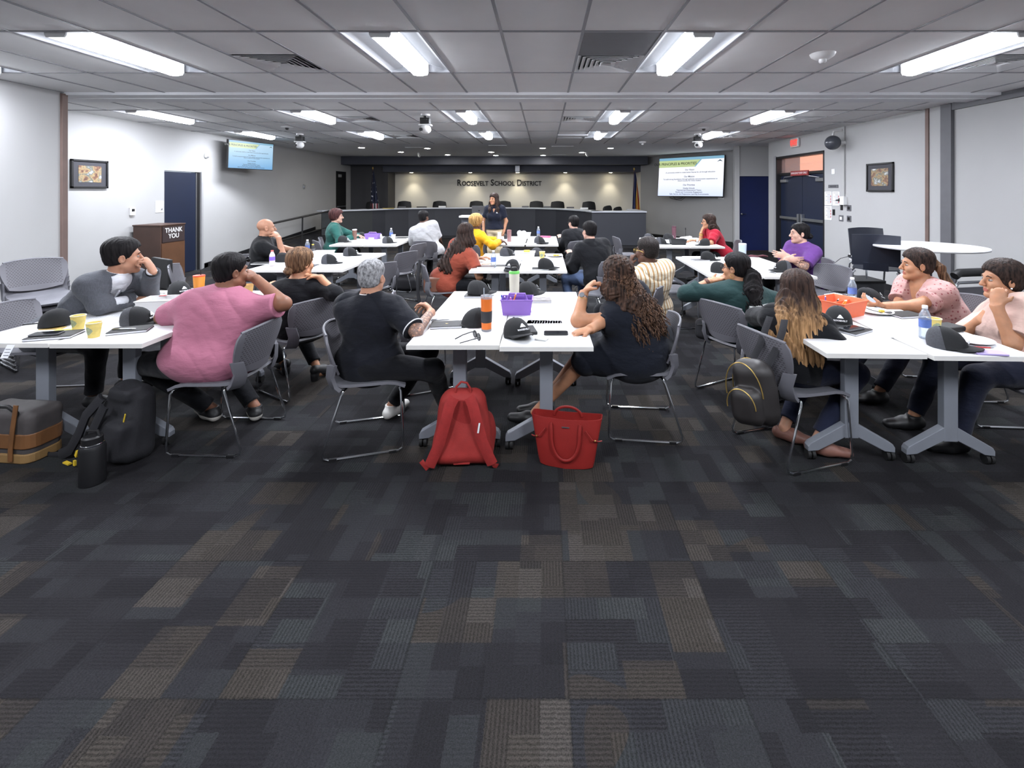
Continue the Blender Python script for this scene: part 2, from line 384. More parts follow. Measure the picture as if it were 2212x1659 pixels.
def nets(D, lo, h):
    """surface nets of the zero level of D"""
    I = D < 0; c = np.zeros(tuple(x-1 for x in D.shape), dtype=np.int8)
    for i in (0, 1):
        for j in (0, 1):
            for k in (0, 1): c += I[i:i+c.shape[0], j:j+c.shape[1], k:k+c.shape[2]]
    act = np.argwhere((c > 0) & (c < 8)); m = len(act)
    idx = np.full(c.shape, -1, dtype=np.int32); idx[act[:, 0], act[:, 1], act[:, 2]] = np.arange(m)
    acc = np.zeros((m, 3), dtype=np.float32); cnt = np.zeros(m, dtype=np.float32)
    for ax_ in range(3):
        o1, o2 = [q for q in range(3) if q != ax_]
        for a in (0, 1):
            for b in (0, 1):
                p = act.copy(); p[:, o1] += a; p[:, o2] += b; q = p.copy(); q[:, ax_] += 1
                d0 = D[p[:, 0], p[:, 1], p[:, 2]]; d1 = D[q[:, 0], q[:, 1], q[:, 2]]; w_ = (d0 < 0) != (d1 < 0)
                t = np.where(w_, d0/np.where(w_, d0-d1, 1), 0); e = p-act; e = e.astype(np.float32); e[:, ax_] = t
                acc += np.where(w_[:, None], e, 0); cnt += w_
    V = lo+h*(act+acc/np.maximum(cnt, 1)[:, None])
    Q = []
    for ax_ in range(3):
        o1, o2 = (ax_+1) % 3, (ax_+2) % 3; s0 = [slice(None)]*3; s1 = [slice(None)]*3; s0[ax_] = slice(0, -1); s1[ax_] = slice(1, None)
        ch = I[tuple(s0)] != I[tuple(s1)]; e = np.argwhere(ch); ok = (e[:, o1] > 0) & (e[:, o2] > 0) & (e[:, o1] < D.shape[o1]-1) & (e[:, o2] < D.shape[o2]-1); e = e[ok]
        def at(a, b): p = e.copy(); p[:, o1] += a; p[:, o2] += b; return idx[p[:, 0], p[:, 1], p[:, 2]]
        q = np.stack([at(-1, -1), at(0, -1), at(0, 0), at(-1, 0)], 1); ins = I[e[:, 0], e[:, 1], e[:, 2]]; q[~ins] = q[~ins][:, ::-1]; Q.append(q)
    return V, np.concatenate(Q)
def vmesh(name, V, Q, mats, parent=None, regions=None, org=None):
    """regions: [(material number, function of face centres -> bool)]"""
    if org is not None: V = V-npv(org)
    me = bpy.data.meshes.new(name); me.vertices.add(len(V)); me.vertices.foreach_set('co', V.astype(np.float32).ravel())
    me.loops.add(len(Q)*4); me.loops.foreach_set('vertex_index', Q.astype(np.int32).ravel()); me.polygons.add(len(Q)); me.polygons.foreach_set('loop_start', np.arange(0, len(Q)*4, 4, dtype=np.int32))
    mats = mats if isinstance(mats, (list, tuple)) else [mats]
    for q in mats: me.materials.append(q)
    if regions:
        C = V[Q].mean(1)+(npv(org) if org is not None else 0); mi = np.zeros(len(Q), dtype=np.int32)
        for k, f in regions: mi[f(C)] = k
        me.polygons.foreach_set('material_index', mi)
    me.update(calc_edges=True); me.polygons.foreach_set('use_smooth', np.ones(len(Q), dtype=bool))
    o = bpy.data.objects.new(name, me); COL.objects.link(o)
    if parent: o.parent = parent
    return o
# ================================================================== the room
XL, XLN, XR, YB = -7.26, -6.0, 5.75, 18.6
G = .63
def wallbox(name, boxes, m=None): 
    b = MB()
    for q in boxes: b.bx(*q)
    return struct(b.build(name, m or M_wall))
b = MB(); b.bx(-8, 6.6, -3.2, 19, -.1, 0); struct(b.build('floor', M_carpet))
# ramp beside the left wall and the raised floor behind the dais
b = MB(); b.prism([(10.0, .001), (15.0, .001), (15.0, .42)], 1.06, (XL, 0, 0), (0, 1, 0), (0, 0, 1), (1, 0, 0)); b.bx(XL, -6.2, 15.0, 17.7, .001, .42)
struct(b.build('floor_ramp', M_carpet))
b = MB(); b.bx(-6.2, 3.4, 17.15, YB, .001, .16); struct(b.build('floor_dais', M_carpet))
wallbox('wall_left', [(XL-.12, XL, 5.9, 9.04, 0, 2.95), (XL-.12, XL, 9.04, 10.04, 2.05, 2.95), (XL-.12, XL, 10.04, 16.5, 0, 2.95), (XL-.12, XL, 16.5, 17.35, 2.36, 2.95), (XL-.12, XL, 17.35, 17.8, 0, 2.95)])
wallbox('wall_left_near', [(XLN-.12, XLN, -3.1, 5.86, 0, 2.95), (XL-.12, XLN-.02, 5.80, 5.855, 0, 2.95)])
b = MB(); b.bx(XLN-.05, XLN+.03, 5.86, 5.93, 0, CEIL-.02); struct(b.build('trim_1', M_brown_trim, bevel=.004))
wallbox('wall_right', [(XR, XR+.25, -3.1, 9.69, 0, 2.95), (XR, XR+.25, 9.69, 11.74, 2.49, 2.95), (XR, XR+.25, 11.74, 12.1, 0, 2.95), (XR+.1, 6.5, 12.0, 12.09, 0, 2.95)])
wallbox('wall_behind', [(-6.2, 6.1, -3.2, -3.1, 0, 2.95)])
# pillar, brown strip and dark header of the folding partition on the right wall
b = MB(); b.bx(XR-.05, XR, 6.62, 6.80, 0, CEIL); struct(b.build('trim_2', M_grey_trim, bevel=.004))
b = MB(); b.bx(XR-.018, XR, 7.05, 7.11, 0, CEIL); struct(b.build('trim_3', M_brown_trim))
b = MB(); b.bx(XR-.04, XR, -3.1, 6.62, CEIL-.10, CEIL); struct(b.build('trim_4', M_grey_trim))
# front of the room: dark side panel, white wall with lettering, diagonal wall with the screen, wall of the blue door
wallbox('wall_front_dark', [(XL, -5.86, 17.75, 17.85, 0, 2.95), (-5.96, -5.86, 17.85, YB, 0, 2.95)], M_dark_wall)
wallbox('wall_front', [(-6.0, 4.0, YB, YB+.12, 0, 2.95)], M_wall_white)
def diag(name, p, q, m, z0=0, z1=2.95, th=.12):
    a, c = Vector((*p, 0)), Vector((*q, 0)); t = (c-a).normalized(); nn = Vector((-t.y, t.x, 0)); b = MB()
    b.prism([(0, z0), ((c-a).length, z0), ((c-a).length, z1), (0, z1)], th, a, t, (0, 0, 1), nn); return struct(b.build(name, m))
diag('wall_front_diagonal', (3.6, 17.6), (5.75, 14.4), M_wall); diag('wall_front_corner', (3.6, 18.7), (3.6, 17.6), M_wall_white)
diag('wall_front_return', (5.75, 14.4), (5.25, 13.0), M_wall)
wallbox('wall_front_door', [(5.25, 5.36, 13.0, 13.1, 0, 2.95), (5.36, 6.4, 13.0, 13.1, 2.06, 2.95), (6.25, 6.4, 12.1, 13.1, 0, 2.95)])
# soffits over the dais
wallbox('beam_soffit', [(XL, 3.72, 16.9, YB, 2.60, 2.95)], M_soffit)
wallbox('beam_soffit_lower', [(-6.0, 3.62, 17.6, YB, 2.36, 2.62)], M_soffit)
# black vinyl base along the walls
b = MB(); b.bx(XL, XL+.012, 5.9, 8.98, 0, .10); b.bx(XL, XL+.012, 10.1, 10.2, 0, .10)
b.prism([(10.1, 0.01), (15.0, .42), (15.0, .52), (10.1, .11)], .012, (XL, 0, 0), (0, 1, 0), (0, 0, 1), (1, 0, 0)); struct(b.build('baseboard_left', M_black_base))
b = MB(); b.bx(XR-.012, XR, -3, 9.62, 0, .10); b.bx(XR-.012, XR, 11.8, 12.1, 0, .10); struct(b.build('baseboard_right', M_black_base))
def diagbase(name, p, q):
    a, c = Vector((*p, 0)), Vector((*q, 0)); t = (c-a).normalized(); nn = Vector((t.y, -t.x, 0)); b = MB()
    b.prism([(0, 0), ((c-a).length, 0), ((c-a).length, .1), (0, .1)], .012, a, t, (0, 0, 1), nn); struct(b.build(name, M_black_base))
diagbase('baseboard_front', (3.6, 17.6), (5.75, 14.4)); diagbase('baseboard_front_return', (5.75, 14.4), (5.25, 13.0))
# ------------------------------------------------------------------ ceiling: tiles with openings, drywall further on
XS = [.30+G*k for k in range(-13, 10)]
XS = [max(XL, min(6.4, x)) for x in XS]
Y1 = [-3.1, -1.43, -.16, 1.10, 2.37, 3.64, 4.91, 5.92]
Y2 = [6.38, 7.20, 8.46, 9.73, 10.99, 12.3]
holes = {}
def kx(k): return .30+G*k
FIX = [('row behind the camera', -.16, 1.10, [-7, -3, 1, 5]), ('row nearest the camera', 3.64, 4.91, [-10, -7, -3, 1, 5]), ('middle row', 7.20, 8.46, [-11, -7, -3, 1, 5]), ('row nearest the dais', 9.73, 10.99, [-11, -7, -3, 1, 5])]
VEN = [(3.64, 4.91, -5, .5), (3.64, 4.91, 0, .5), (3.64, 4.91, 6, .5), (7.20, 8.46, -6, .5), (7.20, 8.46, 0, .5), (7.20, 8.46, 6, .5), (9.73, 10.99, -6, .5), (9.73, 10.99, 0, .5), (9.73, 10.99, 6, .5)]
for _, a, c, ks in FIX:
    for k in ks: holes[(round(a, 2), k)] = 'fix'
for a, c, k, _ in VEN: holes[(round(a, 2), k)] = 'vent'
cb = MB(); tbm = MB()
for ys in (Y1, Y2):
    for a, c in zip(ys, ys[1:]):
        for k in range(-13, 9):
            x0, x1 = max(XL, kx(k)), min(6.5, kx(k+1))
            if x1-x0 < .02: continue
            if (round(a, 2), k) in holes:
                if holes[(round(a, 2), k)] == 'vent': cb.bx(x0, x1, a, a+.62, CEIL, CEIL+.015)
                continue
            cb.bx(x0, x1, a, c, CEIL, CEIL+.015)
    for k in range(-12, 10):
        if XL < kx(k) < 6.5: tbm.bx(kx(k)-.012, kx(k)+.012, ys[0], ys[-1], CEIL-.006, CEIL+.004)
    for y in ys[1:-1] if ys is Y1 else ys[:-1]: tbm.bx(XL, 6.5, y-.012, y+.012, CEIL-.0065, CEIL+.0035)
struct(cb.build('ceiling', M_ceil)); struct(tbm.build('trim_5', M_tbar))
b = MB(); b.bx(XL, 6.5, 12.3, 18.7, CEIL, CEIL+.06); b.bx(-8, 6.05, -3.3, 18.8, 3.05, 3.15); b.bx(6.0, 6.7, 11.95, 18.8, 3.05, 3.15); struct(b.build('ceiling_drywall', M_ceil_dry))  # drywall ceiling; unseen roof slabs above it keep the sun out
b = MB(); b.bx(XL, XR, 5.90, 6.40, CEIL-.035, CEIL+.01); b.bx(XL, XR, 6.10, 6.14, CEIL-.045, CEIL); struct(b.build('trim_6', M_ceil_dry, bevel=.006))
struct(MB().bx(kx(0)+.014, kx(1)-.014, 3.655, 4.285, CEIL-.004, CEIL+.002).build('trim_9', M_grey_trim))
# ------------------------------------------------------------------ light fittings
M_troffer = mat('troffer_white', (214, 216, 220), .45, var=.01)
M_lens = emit('fluorescent_lens', (240, 244, 253), LAMP)
M_basket = emit('perforated_basket', (236, 243, 255), 2.2)
M_canlens = emit('can_lens', (255, 250, 240), CAN)
M_canwarm = emit('can_lens_warm', (255, 240, 205), 40)
def make_fix():
    t = thing('ceiling_light', '', 'ceiling light', (0, 0, 0), 0, 'recessed fluorescent ceiling lights')
    b = MB(); hw, hl = G/2-.012, .635-.012
    # sloped reflector sides, end plates, back
    for sx in (-1, 1): b.sheet([[(sx*hw, -hl, 0), (sx*hw, hl, 0)], [(sx*hw*.96, -hl, .018), (sx*hw*.96, hl, .018)], [(sx*.11, -hl, .075), (sx*.11, hl, .075)]], .004)
    for sy in (-1, 1): b.prism([(-hw, 0), (hw, 0), (hw*.96, .02), (.11, .078), (-.11, .078), (-hw*.96, .02)], .006, (0, sy*hl-.003, 0), (1, 0, 0), (0, 0, 1), (0, 1, 0))
    b.bx(-.12, .12, -hl, hl, .075, .085); b.build('reflector', M_troffer, t, True)
    b = MB(); sec = [(-.080, .07), (-.080, -.012), (-.068, -.034), (-.035, -.045), (0, -.048), (.035, -.045), (.068, -.034), (.080, -.012), (.080, .07)]
    b.m(1).sheet([[(x, y, z) for x, z in sec[:3]] for y in (-hl+.03, hl-.03)]); b.sheet([[(x, y, z) for x, z in sec[-3:]] for y in (-hl+.03, hl-.03)]); b.m(0).sheet([[(x, y, z) for x, z in sec[2:-2]] for y in (-hl+.03, 0, hl-.03)]); b.build('lens', [M_lens, M_basket], t, True)
    for sy in (-1, 1):
        b = MB(); b.prism([(-.084, .072), (.084, .072), (.084, -.014), (.070, -.040), (-.070, -.040), (-.084, -.014)], .012, (0, sy*(hl-.02)-.006, 0), (1, 0, 0), (0, 0, 1), (0, 1, 0)); b.build('lens_end_cap', M_white, t)
    return t
fx = make_fix(); first = True
ORD = ['first from the lectern wall', 'second from the lectern wall', 'third from the lectern wall', 'fourth from the lectern wall', 'nearest the double door wall']
for row, a, c, ks in FIX:
    for i, k in enumerate(ks):
        lab = 'recessed fluorescent light, '+row+', '+(ORD[1:] if len(ks) == 4 else ORD)[i]
        loc = (kx(k)+G/2, (a+c)/2, CEIL)
        if first: fx.location = loc; fx['label'] = lab; first = False
        else: dup(fx, loc, 0, lab)
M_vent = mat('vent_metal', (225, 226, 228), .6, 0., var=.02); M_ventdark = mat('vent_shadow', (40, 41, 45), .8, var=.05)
def make_vent():
    t = thing('air_vent', '', 'vent', (0, 0, 0), 0, 'square ceiling air vents')
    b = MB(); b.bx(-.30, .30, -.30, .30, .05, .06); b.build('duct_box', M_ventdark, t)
    b = MB()
    for i in range(6):                      # nested square louvres
        r0 = .302-i*.046; r1 = r0-.034; z0, z1 = -.004, .016
        for (ax, ay), (cx, cy), (dx, dy), (ex_, ey) in (((-r0, -r0), (r0, -r0), (r1, -r1), (-r1, -r1)), ((r0, -r0), (r0, r0), (r1, r1), (r1, -r1)), ((r0, r0), (-r0, r0), (-r1, r1), (r1, r1)), ((-r0, r0), (-r0, -r0), (-r1, -r1), (-r1, r1))):
            b.add([(ax, ay, z0), (cx, cy, z0), (dx, dy, z1), (ex_, ey, z1), (ax, ay, z0+.003), (cx, cy, z0+.003), (dx, dy, z1+.003), (ex_, ey, z1+.003)], [(3, 2, 1, 0), (4, 5, 6, 7), (0, 1, 5, 4), (2, 3, 7, 6), (1, 2, 6, 5), (3, 0, 4, 7)])
    b.build('louvres', M_vent, t)
    return t
vt = make_vent(); first = True
VL = {0: 'toward the lectern', 1: 'near the middle', 2: 'toward the double doors'}
RW = ['row nearest the camera', 'middle row', 'row nearest the dais']
for i, (a, c, k, _) in enumerate(VEN):
    lab = 'square air vent in the %s of lights, %s' % (RW[i//3], VL[i % 3]); loc = (kx(k)+G/2, c-.315, CEIL)
    if first: vt.location = loc; vt['label'] = lab; first = False
    else: dup(vt, loc, 0, lab)
def make_can(m, wide):
    t = thing('downlight', '', 'downlight', (0, 0, 0), 0, 'round recessed downlights')
    b = MB(); b.lathe((0, 0, 0), [(.105, 0), (.105, -.008), (.085, -.006), (.075, .004)], 24, cap0=False, cap1=False); b.build('trim_ring', M_white, t, True)
    b = MB(); b.lathe((0, 0, 0), [(.001, -.012), (.045, -.010), (.08, -.002), (.08, .003)], 24); b.build('lens', m, t, True)
    return t
cn = make_can(M_canlens, 0); first = True
for u, v, lab in ((781, 319, 'first by the exit sign'), (923, 320.5, 'second by the exit sign'), (1172, 320, 'third, above the woman standing'), (1319, 320, 'fourth, nearest the large screen')):
    p = onz(u, v, CEIL); l2 = 'round ceiling downlight of the row nearest the camera, '+lab
    if first: cn.location = p; cn['label'] = l2; first = False
    else: dup(cn, p, 0, l2)
for u, v, lab in ((866, 328.5, 'nearest the exit sign'), (1061, 328.5, 'in the middle'), (1257, 329.5, 'nearest the large screen')): dup(cn, onz(u, v, CEIL), 0, 'round ceiling downlight of the three in the second row, '+lab)
for u, v, lab in ((967, 334.5, 'first'), (1071, 335.5, 'second'), (1173, 335.5, 'third')): dup(cn, onz(u, v, CEIL), 0, 'round ceiling downlight close to the dark soffit, %s from the exit sign side' % lab)
cw = make_can(M_canwarm, 0); first = True
for i, u in enumerate((889, 1016, 1118, 1221, 1319)):
    p = ((u-U0)/F*18.25, 18.25, 2.36); lab = ('first', 'second', 'third', 'fourth', 'fifth')[i]+' warm soffit downlight over the white lettered wall, counted from the stars and stripes'
    if i == 0: cw.location = p; cw['label'] = lab; cw['group'] = 'warm downlights over the dais'
    else: dup(cw, p, 0, lab, 'warm downlights over the dais')
    sd = bpy.data.lights.new('soffit_spot', 'SPOT'); so = bpy.data.objects.new('soffit_spot', sd); COL.objects.link(so)
    so.location = (p[0], p[1], 2.34); so.rotation_euler = (math.radians(8), 0, 0); sd.energy = 55; sd.color = (1, .9, .68); sd.spot_size = math.radians(80); sd.spot_blend = .8; sd.shadow_soft_size = .05
# ------------------------------------------------------------------ doors
def door_slab(name, o, ex, w_, h, th, m):  # ex: direction along the wall
    b = MB(); ez = Vector((0, 0, 1)); b.prism([(0, 0.01), (w_, 0.01), (w_, h), (0, h)], th, o, ex, ez); return struct(b.build(name, m))
d = door_slab('door_1', (XL-.06, 9.06, 0), (0, 1, 0), .80, 2.03, .05, M_door)
b = MB(); b.bx(XL-.05, XL-.0, 9.865, 9.885, 0, 2.03); q = b.build('door_edge_guard', M_alu, d)
b = MB(); b.bx(XL-.12, XL-.02, 9.885, 10.0, 0, 2.04); b.build('side_panel', M_black, d)
b = MB(); b.bx(XL-.12, XL+.015, 10.0, 10.05, 0, 2.06); b.build('door_frame', M_frame, d)
d = door_slab('door_2', (XL-.05, 16.52, .40), (0, 1, 0), .82, 1.95, .05, M_black)
b = MB(); b.cyl((XL+.02, 16.6, 1.1), (XL+.02, 17.25, 1.1), .02); b.build('push_bar', M_alu, d)
b = MB(); b.bx(XL, XL+.008, 16.68, 16.95, 2.14, 2.24); b.build('door_plate', M_frame, d)
d = door_slab('door_3', (5.36, 13.06, 0), (1, 0, 0), .89, 2.07, -.05, M_navy)
b = MB(); b.lathe((5.44, 13.0, 1.02), [(.028, 0), (.028, .01), (.012, .015), (.012, .05)], 16, rotm(PI/2)); b.tube([(5.44, 12.96, 1.02), (5.55, 12.955, 1.02)], .009, 8); b.build('door_handle', M_chrome, d)
# double door with transom window in the right wall
d = struct(MB().bx(XR+.10, XR+.15, 10.70, 11.66, .01, 2.03).build('door_4', M_door))
e = struct(MB().bx(XR+.10, XR+.15, 9.73, 10.69, .01, 2.03).build('door_5', M_door))
for dd, y0, y1 in ((d, 10.74, 11.6), (e, 9.78, 10.66)):
    b = MB(); b.bx(XR+.03, XR+.075, y0, y1, .985, 1.045); b.build('push_bar', M_alu, dd, bevel=.006)
    yl = y0+.03 if dd is d else y1-.03
    b = MB(); b.bx(XR+.02, XR+.10, yl-.035, yl+.035, .94, 1.13); b.build('panic_latch', M_alu, dd, bevel=.008)
    yc = y1-.14 if dd is d else y0+.18
    b = MB(); b.bx(XR+.04, XR+.10, yc-.15, yc+.13, 1.86, 1.93); b.tube([(XR+.06, yc, 1.94), (XR-.02, yc-.2 if dd is d else yc+.25, 1.98), (XR+.07, yc-.4 if dd is d else yc+.5, 2.0)], .012); b.build('door_closer', M_alu, dd, bevel=.005)
fr = MB(); fr.bx(XR-.01, XR+.2, 11.66, 11.74, 0, 2.49); fr.bx(XR-.01, XR+.2, 9.69, 9.73, 0, 2.49); fr.bx(XR-.01, XR+.2, 9.69, 11.74, 2.44, 2.49); fr.bx(XR+.06, XR+.18, 9.73, 11.66, 2.03, 2.09)
struct(fr.build('trim_7', M_black_base, bevel=.004))
b = MB(); b.bx(XR-.015, XR+.03, 11.70, 11.80, 0, 2.52); struct(b.build('trim_8', M_frame))
g = struct(MB().bx(XR+.11, XR+.116, 9.73, 11.66, 2.09, 2.44).build('window_1', glassy('window_glass', (245, 250, 255), .04)))
def brick():
    n = NT('outside_brick'); co = n.mapping(n.coord(), rot=(PI/2, 0, PI/2)); t = n.n('TexBrick'); n.l(co, t.inputs[0]); t.inputs['Scale'].default_value = 1.0
    t.inputs['Color1'].default_value = (*lin((226, 150, 112)), 1); t.inputs['Color2'].default_value = (*lin((214, 138, 104)), 1); t.inputs['Mortar'].default_value = (*lin((196, 122, 92)), 1)
    t.inputs['Brick Width'].default_value = .40; t.inputs['Row Height'].default_value = .14; t.inputs['Mortar Size'].default_value = .008
    n.base(t.outputs[0], .9); return n.m
b = MB(); b.bx(9.0, 9.2, 4, 26, -.1, 6.0); struct(b.build('outside_wall', brick()))
b = MB(); b.bx(6.7, 9.0, 4, 26, -.12, -.02); struct(b.build('ground', mat('concrete', (190, 184, 176), .9, var=.08)))
# sign over the doors
t = thing('door_sign', 'small red sign reading emergency exit only over the double doors', 'sign', (XR+.03, 10.72, 2.06))
b = MB(); b.bx(0, .03, -.36, .36, -.055, .055); b.build('sign_plate', mat('red_sign', (140, 52, 52), .6, var=.05), t)
text_mb('EMERGENCY EXIT ONLY', .062, M_whiteprint, 'sign_lettering', t, (-.001, 0, 0), rotm(PI/2, 0, -PI/2))
# ------------------------------------------------------------------ exit signs
M_exit = emit('exit_red', (255, 48, 40), 1.6); M_exit_f = emit('exit_face', (255, 150, 140), .55)
def exit_sign(lab, loc, R, face_m, txt_m):
    t = thing('exit_sign', lab, 'exit sign', loc); R4 = R.to_4x4(); t.matrix_world = Matrix.Translation(loc) @ R4
    b = MB(); b.box((0, 0, 0), (.31, .05, .20)); b.build('housing', M_white if face_m is not M_exit else M_black, t, bevel=.006)
    b = MB(); b.box((0, -.027, 0), (.27, .006, .17)); b.build('sign_face', face_m, t)
    text_mb('EXIT', .15, txt_m, 'lettering', t, (0, -.0312, 0), R_CAM, bold=.02)
    return t
exit_sign('red exit sign at the far end of the lectern wall by the dark door', (XL+.16, 17.0, 2.80), rotm(0, 0, .5), M_exit, emit('exit_white', (255, 225, 225), 1.5))
exit_sign('red exit sign high on the wall above the double doors', (XR-.04, 10.75, 2.75), rotm(0, 0, PI/2+PI), M_exit_f, M_exit)
# ================================================================== furniture
def make_table(i):
    t = thing('folding_table', '', 'table')
    W, L = .553, 1.505
    b = MB(); b.box((0, 0, TT-.015), (W, L, .030)); b.build('tabletop', [M_tabletop], t, bevel=.003)
    b = MB(); b.bx(-W/2-.0015, W/2+.0015, -L/2-.0015, L/2+.0015, TT-.029, TT-.004); b.build('edge_band', M_tableedge, t)
    b = MB(); b.bx(-.035, .035, -.52, .52, TT-.085, TT-.03); b.build('crossbeam', M_black, t, bevel=.004)
    for sy in (-1, 1):
        y = sy*.50
        b = MB(); b.bx(-.042, .042, y-.026, y+.026, .14, TT-.075); b.bx(-.06, .06, y-.05, y+.05, TT-.08, TT-.03)
        for sx in (-1, 1): b.prism([(sx*.02, .225), (sx*.042, .225), (sx*.25, .105), (sx*.262, .085), (sx*.262, .055), (sx*.20, .062), (sx*.02, .155)], .05, (0, y+.025, 0), (1, 0, 0), (0, 0, 1), (0, -1, 0))
        lg = b.build('leg', M_leg, t, bevel=.004)
        for sx in (-1, 1):
            b = MB()
            for q in (-.014, .014): b.cyl((sx*.238+q-.009, y, .029), (sx*.238+q+.009, y, .029), .029, n=14)
            b.bx(sx*.238-.012, sx*.238+.012, y-.014, y+.014, .03, .066); b.build('caster', M_rubber, lg, True)
    return t
TBL = {}
tbl0 = make_table(0); tfirst = True
def table(key, x, y, rz, lab):
    global tfirst
    if tfirst: tbl0.location = (x, y, 0); tbl0.rotation_euler = (0, 0, rz); tbl0['label'] = lab; tbl0['group'] = 'white flip-top tables'; o = tbl0; tfirst = False
    else: o = dup(tbl0, (x, y, 0), rz, lab, 'white flip-top tables')
    TBL[key] = o; return o
table('T1L', -.545, 3.575, 0, 'white table with the orange tumbler, between the man in black polo and its twin')
table('T1R', .015, 3.545, 0, 'white table under the black phone, beside the woman in the sleeveless dress')
table('T2L', -.585, 6.18, 0, 'white table at which the woman in the rust top sits')
table('T2R', -.012, 6.17, 0, 'white table with the yellow cup and white plate, before the man in black jacket')
table('T3L', -.61, 8.79, 0, 'white table where the person in the yellow blazer writes')
table('T3R', -.03, 8.78, 0, 'white table with water bottle and pink wallet nearest the curved dais')
table('A1L', -3.275, 3.61, 0, 'white table where the man in the grey blazer leans, yellow cups on it')
table('A1R', -2.70, 3.60, 0, 'white table behind the man in the pink polo, white bin on it')
table('A2L', -3.19, 6.24, .0, 'white table with the red-capped bottle in front of the bald man')
table('A2R', -2.62, 6.25, .0, 'white table behind the woman with the hair bun')
table('A3L', -3.37, 8.75, .02, 'white table by the woman in the green sweater with the iced coffee')
table('A3R', -2.79, 8.74, .02, 'white table with the water bottle by the man in the white shirt')
table('B1L', 1.905, 3.425, -.03, 'white table with the orange bin, beside the woman with ombre hair')
table('B1R', 2.480, 3.385, -.03, 'white table with the purple phone case, beside the women in pink')
table('B2L', 2.095, 5.84, -.03, 'white table with the pale blue tumbler, empty chairs along it')
table('B2R', 2.672, 5.82, -.03, 'white table in front of the woman in the purple shirt')
table('B3L', 2.13, 8.50, -.02, 'white table with the black bin and the maroon tumbler')
table('B3R', 2.70, 8.49, -.02, 'white table where the woman in the red shirt rests her arm')

# ------------------------------------------------------------------ grey sled chairs: the sitter faces local +Y
def seat_grid():
    g = []
    for i in range(9):
        v = i/8; y = -.215+.44*v; row = []
        for j in range(9):
            u = j/8*2-1; hw = .225*(1-.10*(1-v)**2) if v < .9 else .222
            z = .425+.012*u*u-.012*math.sin(v*PI)*(1-u*u)-(.035*max(0, (v-.75)/.25)**2)+.03*max(0, (.2-v)/.2)**2
            row.append((u*hw, y, z))
        g.append(row)
    return g
def back_grid():
    g = []
    for i in range(9):
        v = i/8; z = .475+.30*v; hw = .185+.050*math.sin(min(1, v*1.35)*PI/2)-(.028*max(0, (v-.8)/.2)**2); row = []
        for j in range(11):
            u = j/10*2-1; zz = z-(.03*u*u*(1-v))*-1*1.0+(-.018*u*u*v)
            y = -.235-.055*(v-.1)+.055*u*u*(1-.25*v)
            row.append((u*hw, y, zz))
        g.append(row)
    return g
def make_chair():
    t = thing('sled_chair', '', 'chair')
    b = MB(); b.sheet(seat_grid(), .018); b.build('seat', M_chair, t, True)
    b = MB(); b.sheet(back_grid(), .014); bk = b.build('backrest', M_chairback, t, True)
    b = MB(); g = back_grid(); b.tube([Vector(p)+Vector((0, 0, .003)) for p in g[8]], .009, 6); b.build('top_rim', M_chair, bk, True)
    for s in (-1, 1):
        b = MB(); b.sheet([[(s*.150, -.19, .405), (s*.222, -.16, .415)], [(s*.150, -.225, .43), (s*.225, -.185, .44)], [(s*.155, -.245, .49), (s*.222, -.205, .50)], [(s*.175, -.236, .57), (s*.232, -.185, .58)]], .022); b.build('back_support', M_chair, t, True)
        b = MB(); X = s*.232
        b.tube([(s*.12, .17, .408), (s*.19, .185, .408), (X-s*.01, .19, .40), (X, .197, .38), (X+s*.012, .215, .06), (X+s*.012, .212, .025), (X+s*.012, .185, .010), (X+s*.012, -.225, .010), (X+s*.012, -.255, .022), (X+s*.010, -.262, .05), (X, -.155, .39), (X-s*.01, -.145, .408), (s*.16, -.13, .41)], .0075, 8)
        lg = b.build('sled_leg', M_chrome, t, True)
        for y in (.15, -.2):
            b = MB(); b.box((X+s*.012, y, .008), (.02, .045, .016)); b.build('foot_pad', M_black, lg)
    return t
ch0 = make_chair(); cfirst = True
CH = {}
def chair(key, x, y, h, lab, grp='grey sled chairs at the tables', z=0.):
    """h: heading in degrees the sitter faces, 0 = +Y, 90 = +X"""
    global cfirst
    rz = -math.radians(h)
    if cfirst: ch0.location = (x, y, z); ch0.rotation_euler = (0, 0, rz); ch0['label'] = lab; ch0['group'] = grp; o = ch0; cfirst = False
    else: o = dup(ch0, (x, y, z), rz, lab, grp)
    CH[key] = o; return o
chair('pink', -2.14, 3.19, -88, 'grey chair of the man in the pink polo shirt')
chair('bun', -2.07, 4.02, -58, 'grey chair of the woman with the hair bun')
chair('gray', -1.17, 3.19, 74, 'grey chair of the man with short grey hair')
chair('e1', -1.02, 4.12, 66, 'empty grey chair beside the man with short grey hair')
chair('curly', .67, 3.36, -84, 'grey chair of the woman in the sleeveless black dress')
chair('plaid', .92, 4.62, -60, 'grey chair of the man in the striped cream shirt')
chair('e2', .61, 5.75, -62, 'empty grey chair in front of the man in black jacket')
chair('blackshirt', .72, 6.25, -40, 'grey chair of the man in black jacket beyond the curly haired woman')
chair('rust', -1.24, 5.86, 70, 'grey chair of the woman in the rust top, black bag strap over it')
chair('yellow', -1.12, 8.02, 32, 'grey chair of the person in the yellow blazer')
chair('glasses', .55, 8.55, -22, 'grey chair of the man in glasses near the dais')
chair('blazer', -3.98, 3.76, 84, 'grey chair of the man in the grey blazer')
chair('e3', -4.2, 5.75, 66, 'empty grey chair by the brown lectern')
chair('bald', -3.88, 6.5, 84, 'grey chair of the bald man in black')
chair('e4', -2.18, 5.92, -58, 'empty grey chair between the bun and the grey hair, nearer of two')
chair('e5', -2.20, 6.98, -62, 'empty grey chair at the table behind the hair bun, farther of two')
chair('green', -3.98, 9.0, 70, 'grey chair of the woman in the green sweater')
chair('e6', -3.86, 8.55, 50, 'empty grey chair in front of the woman in the green sweater')
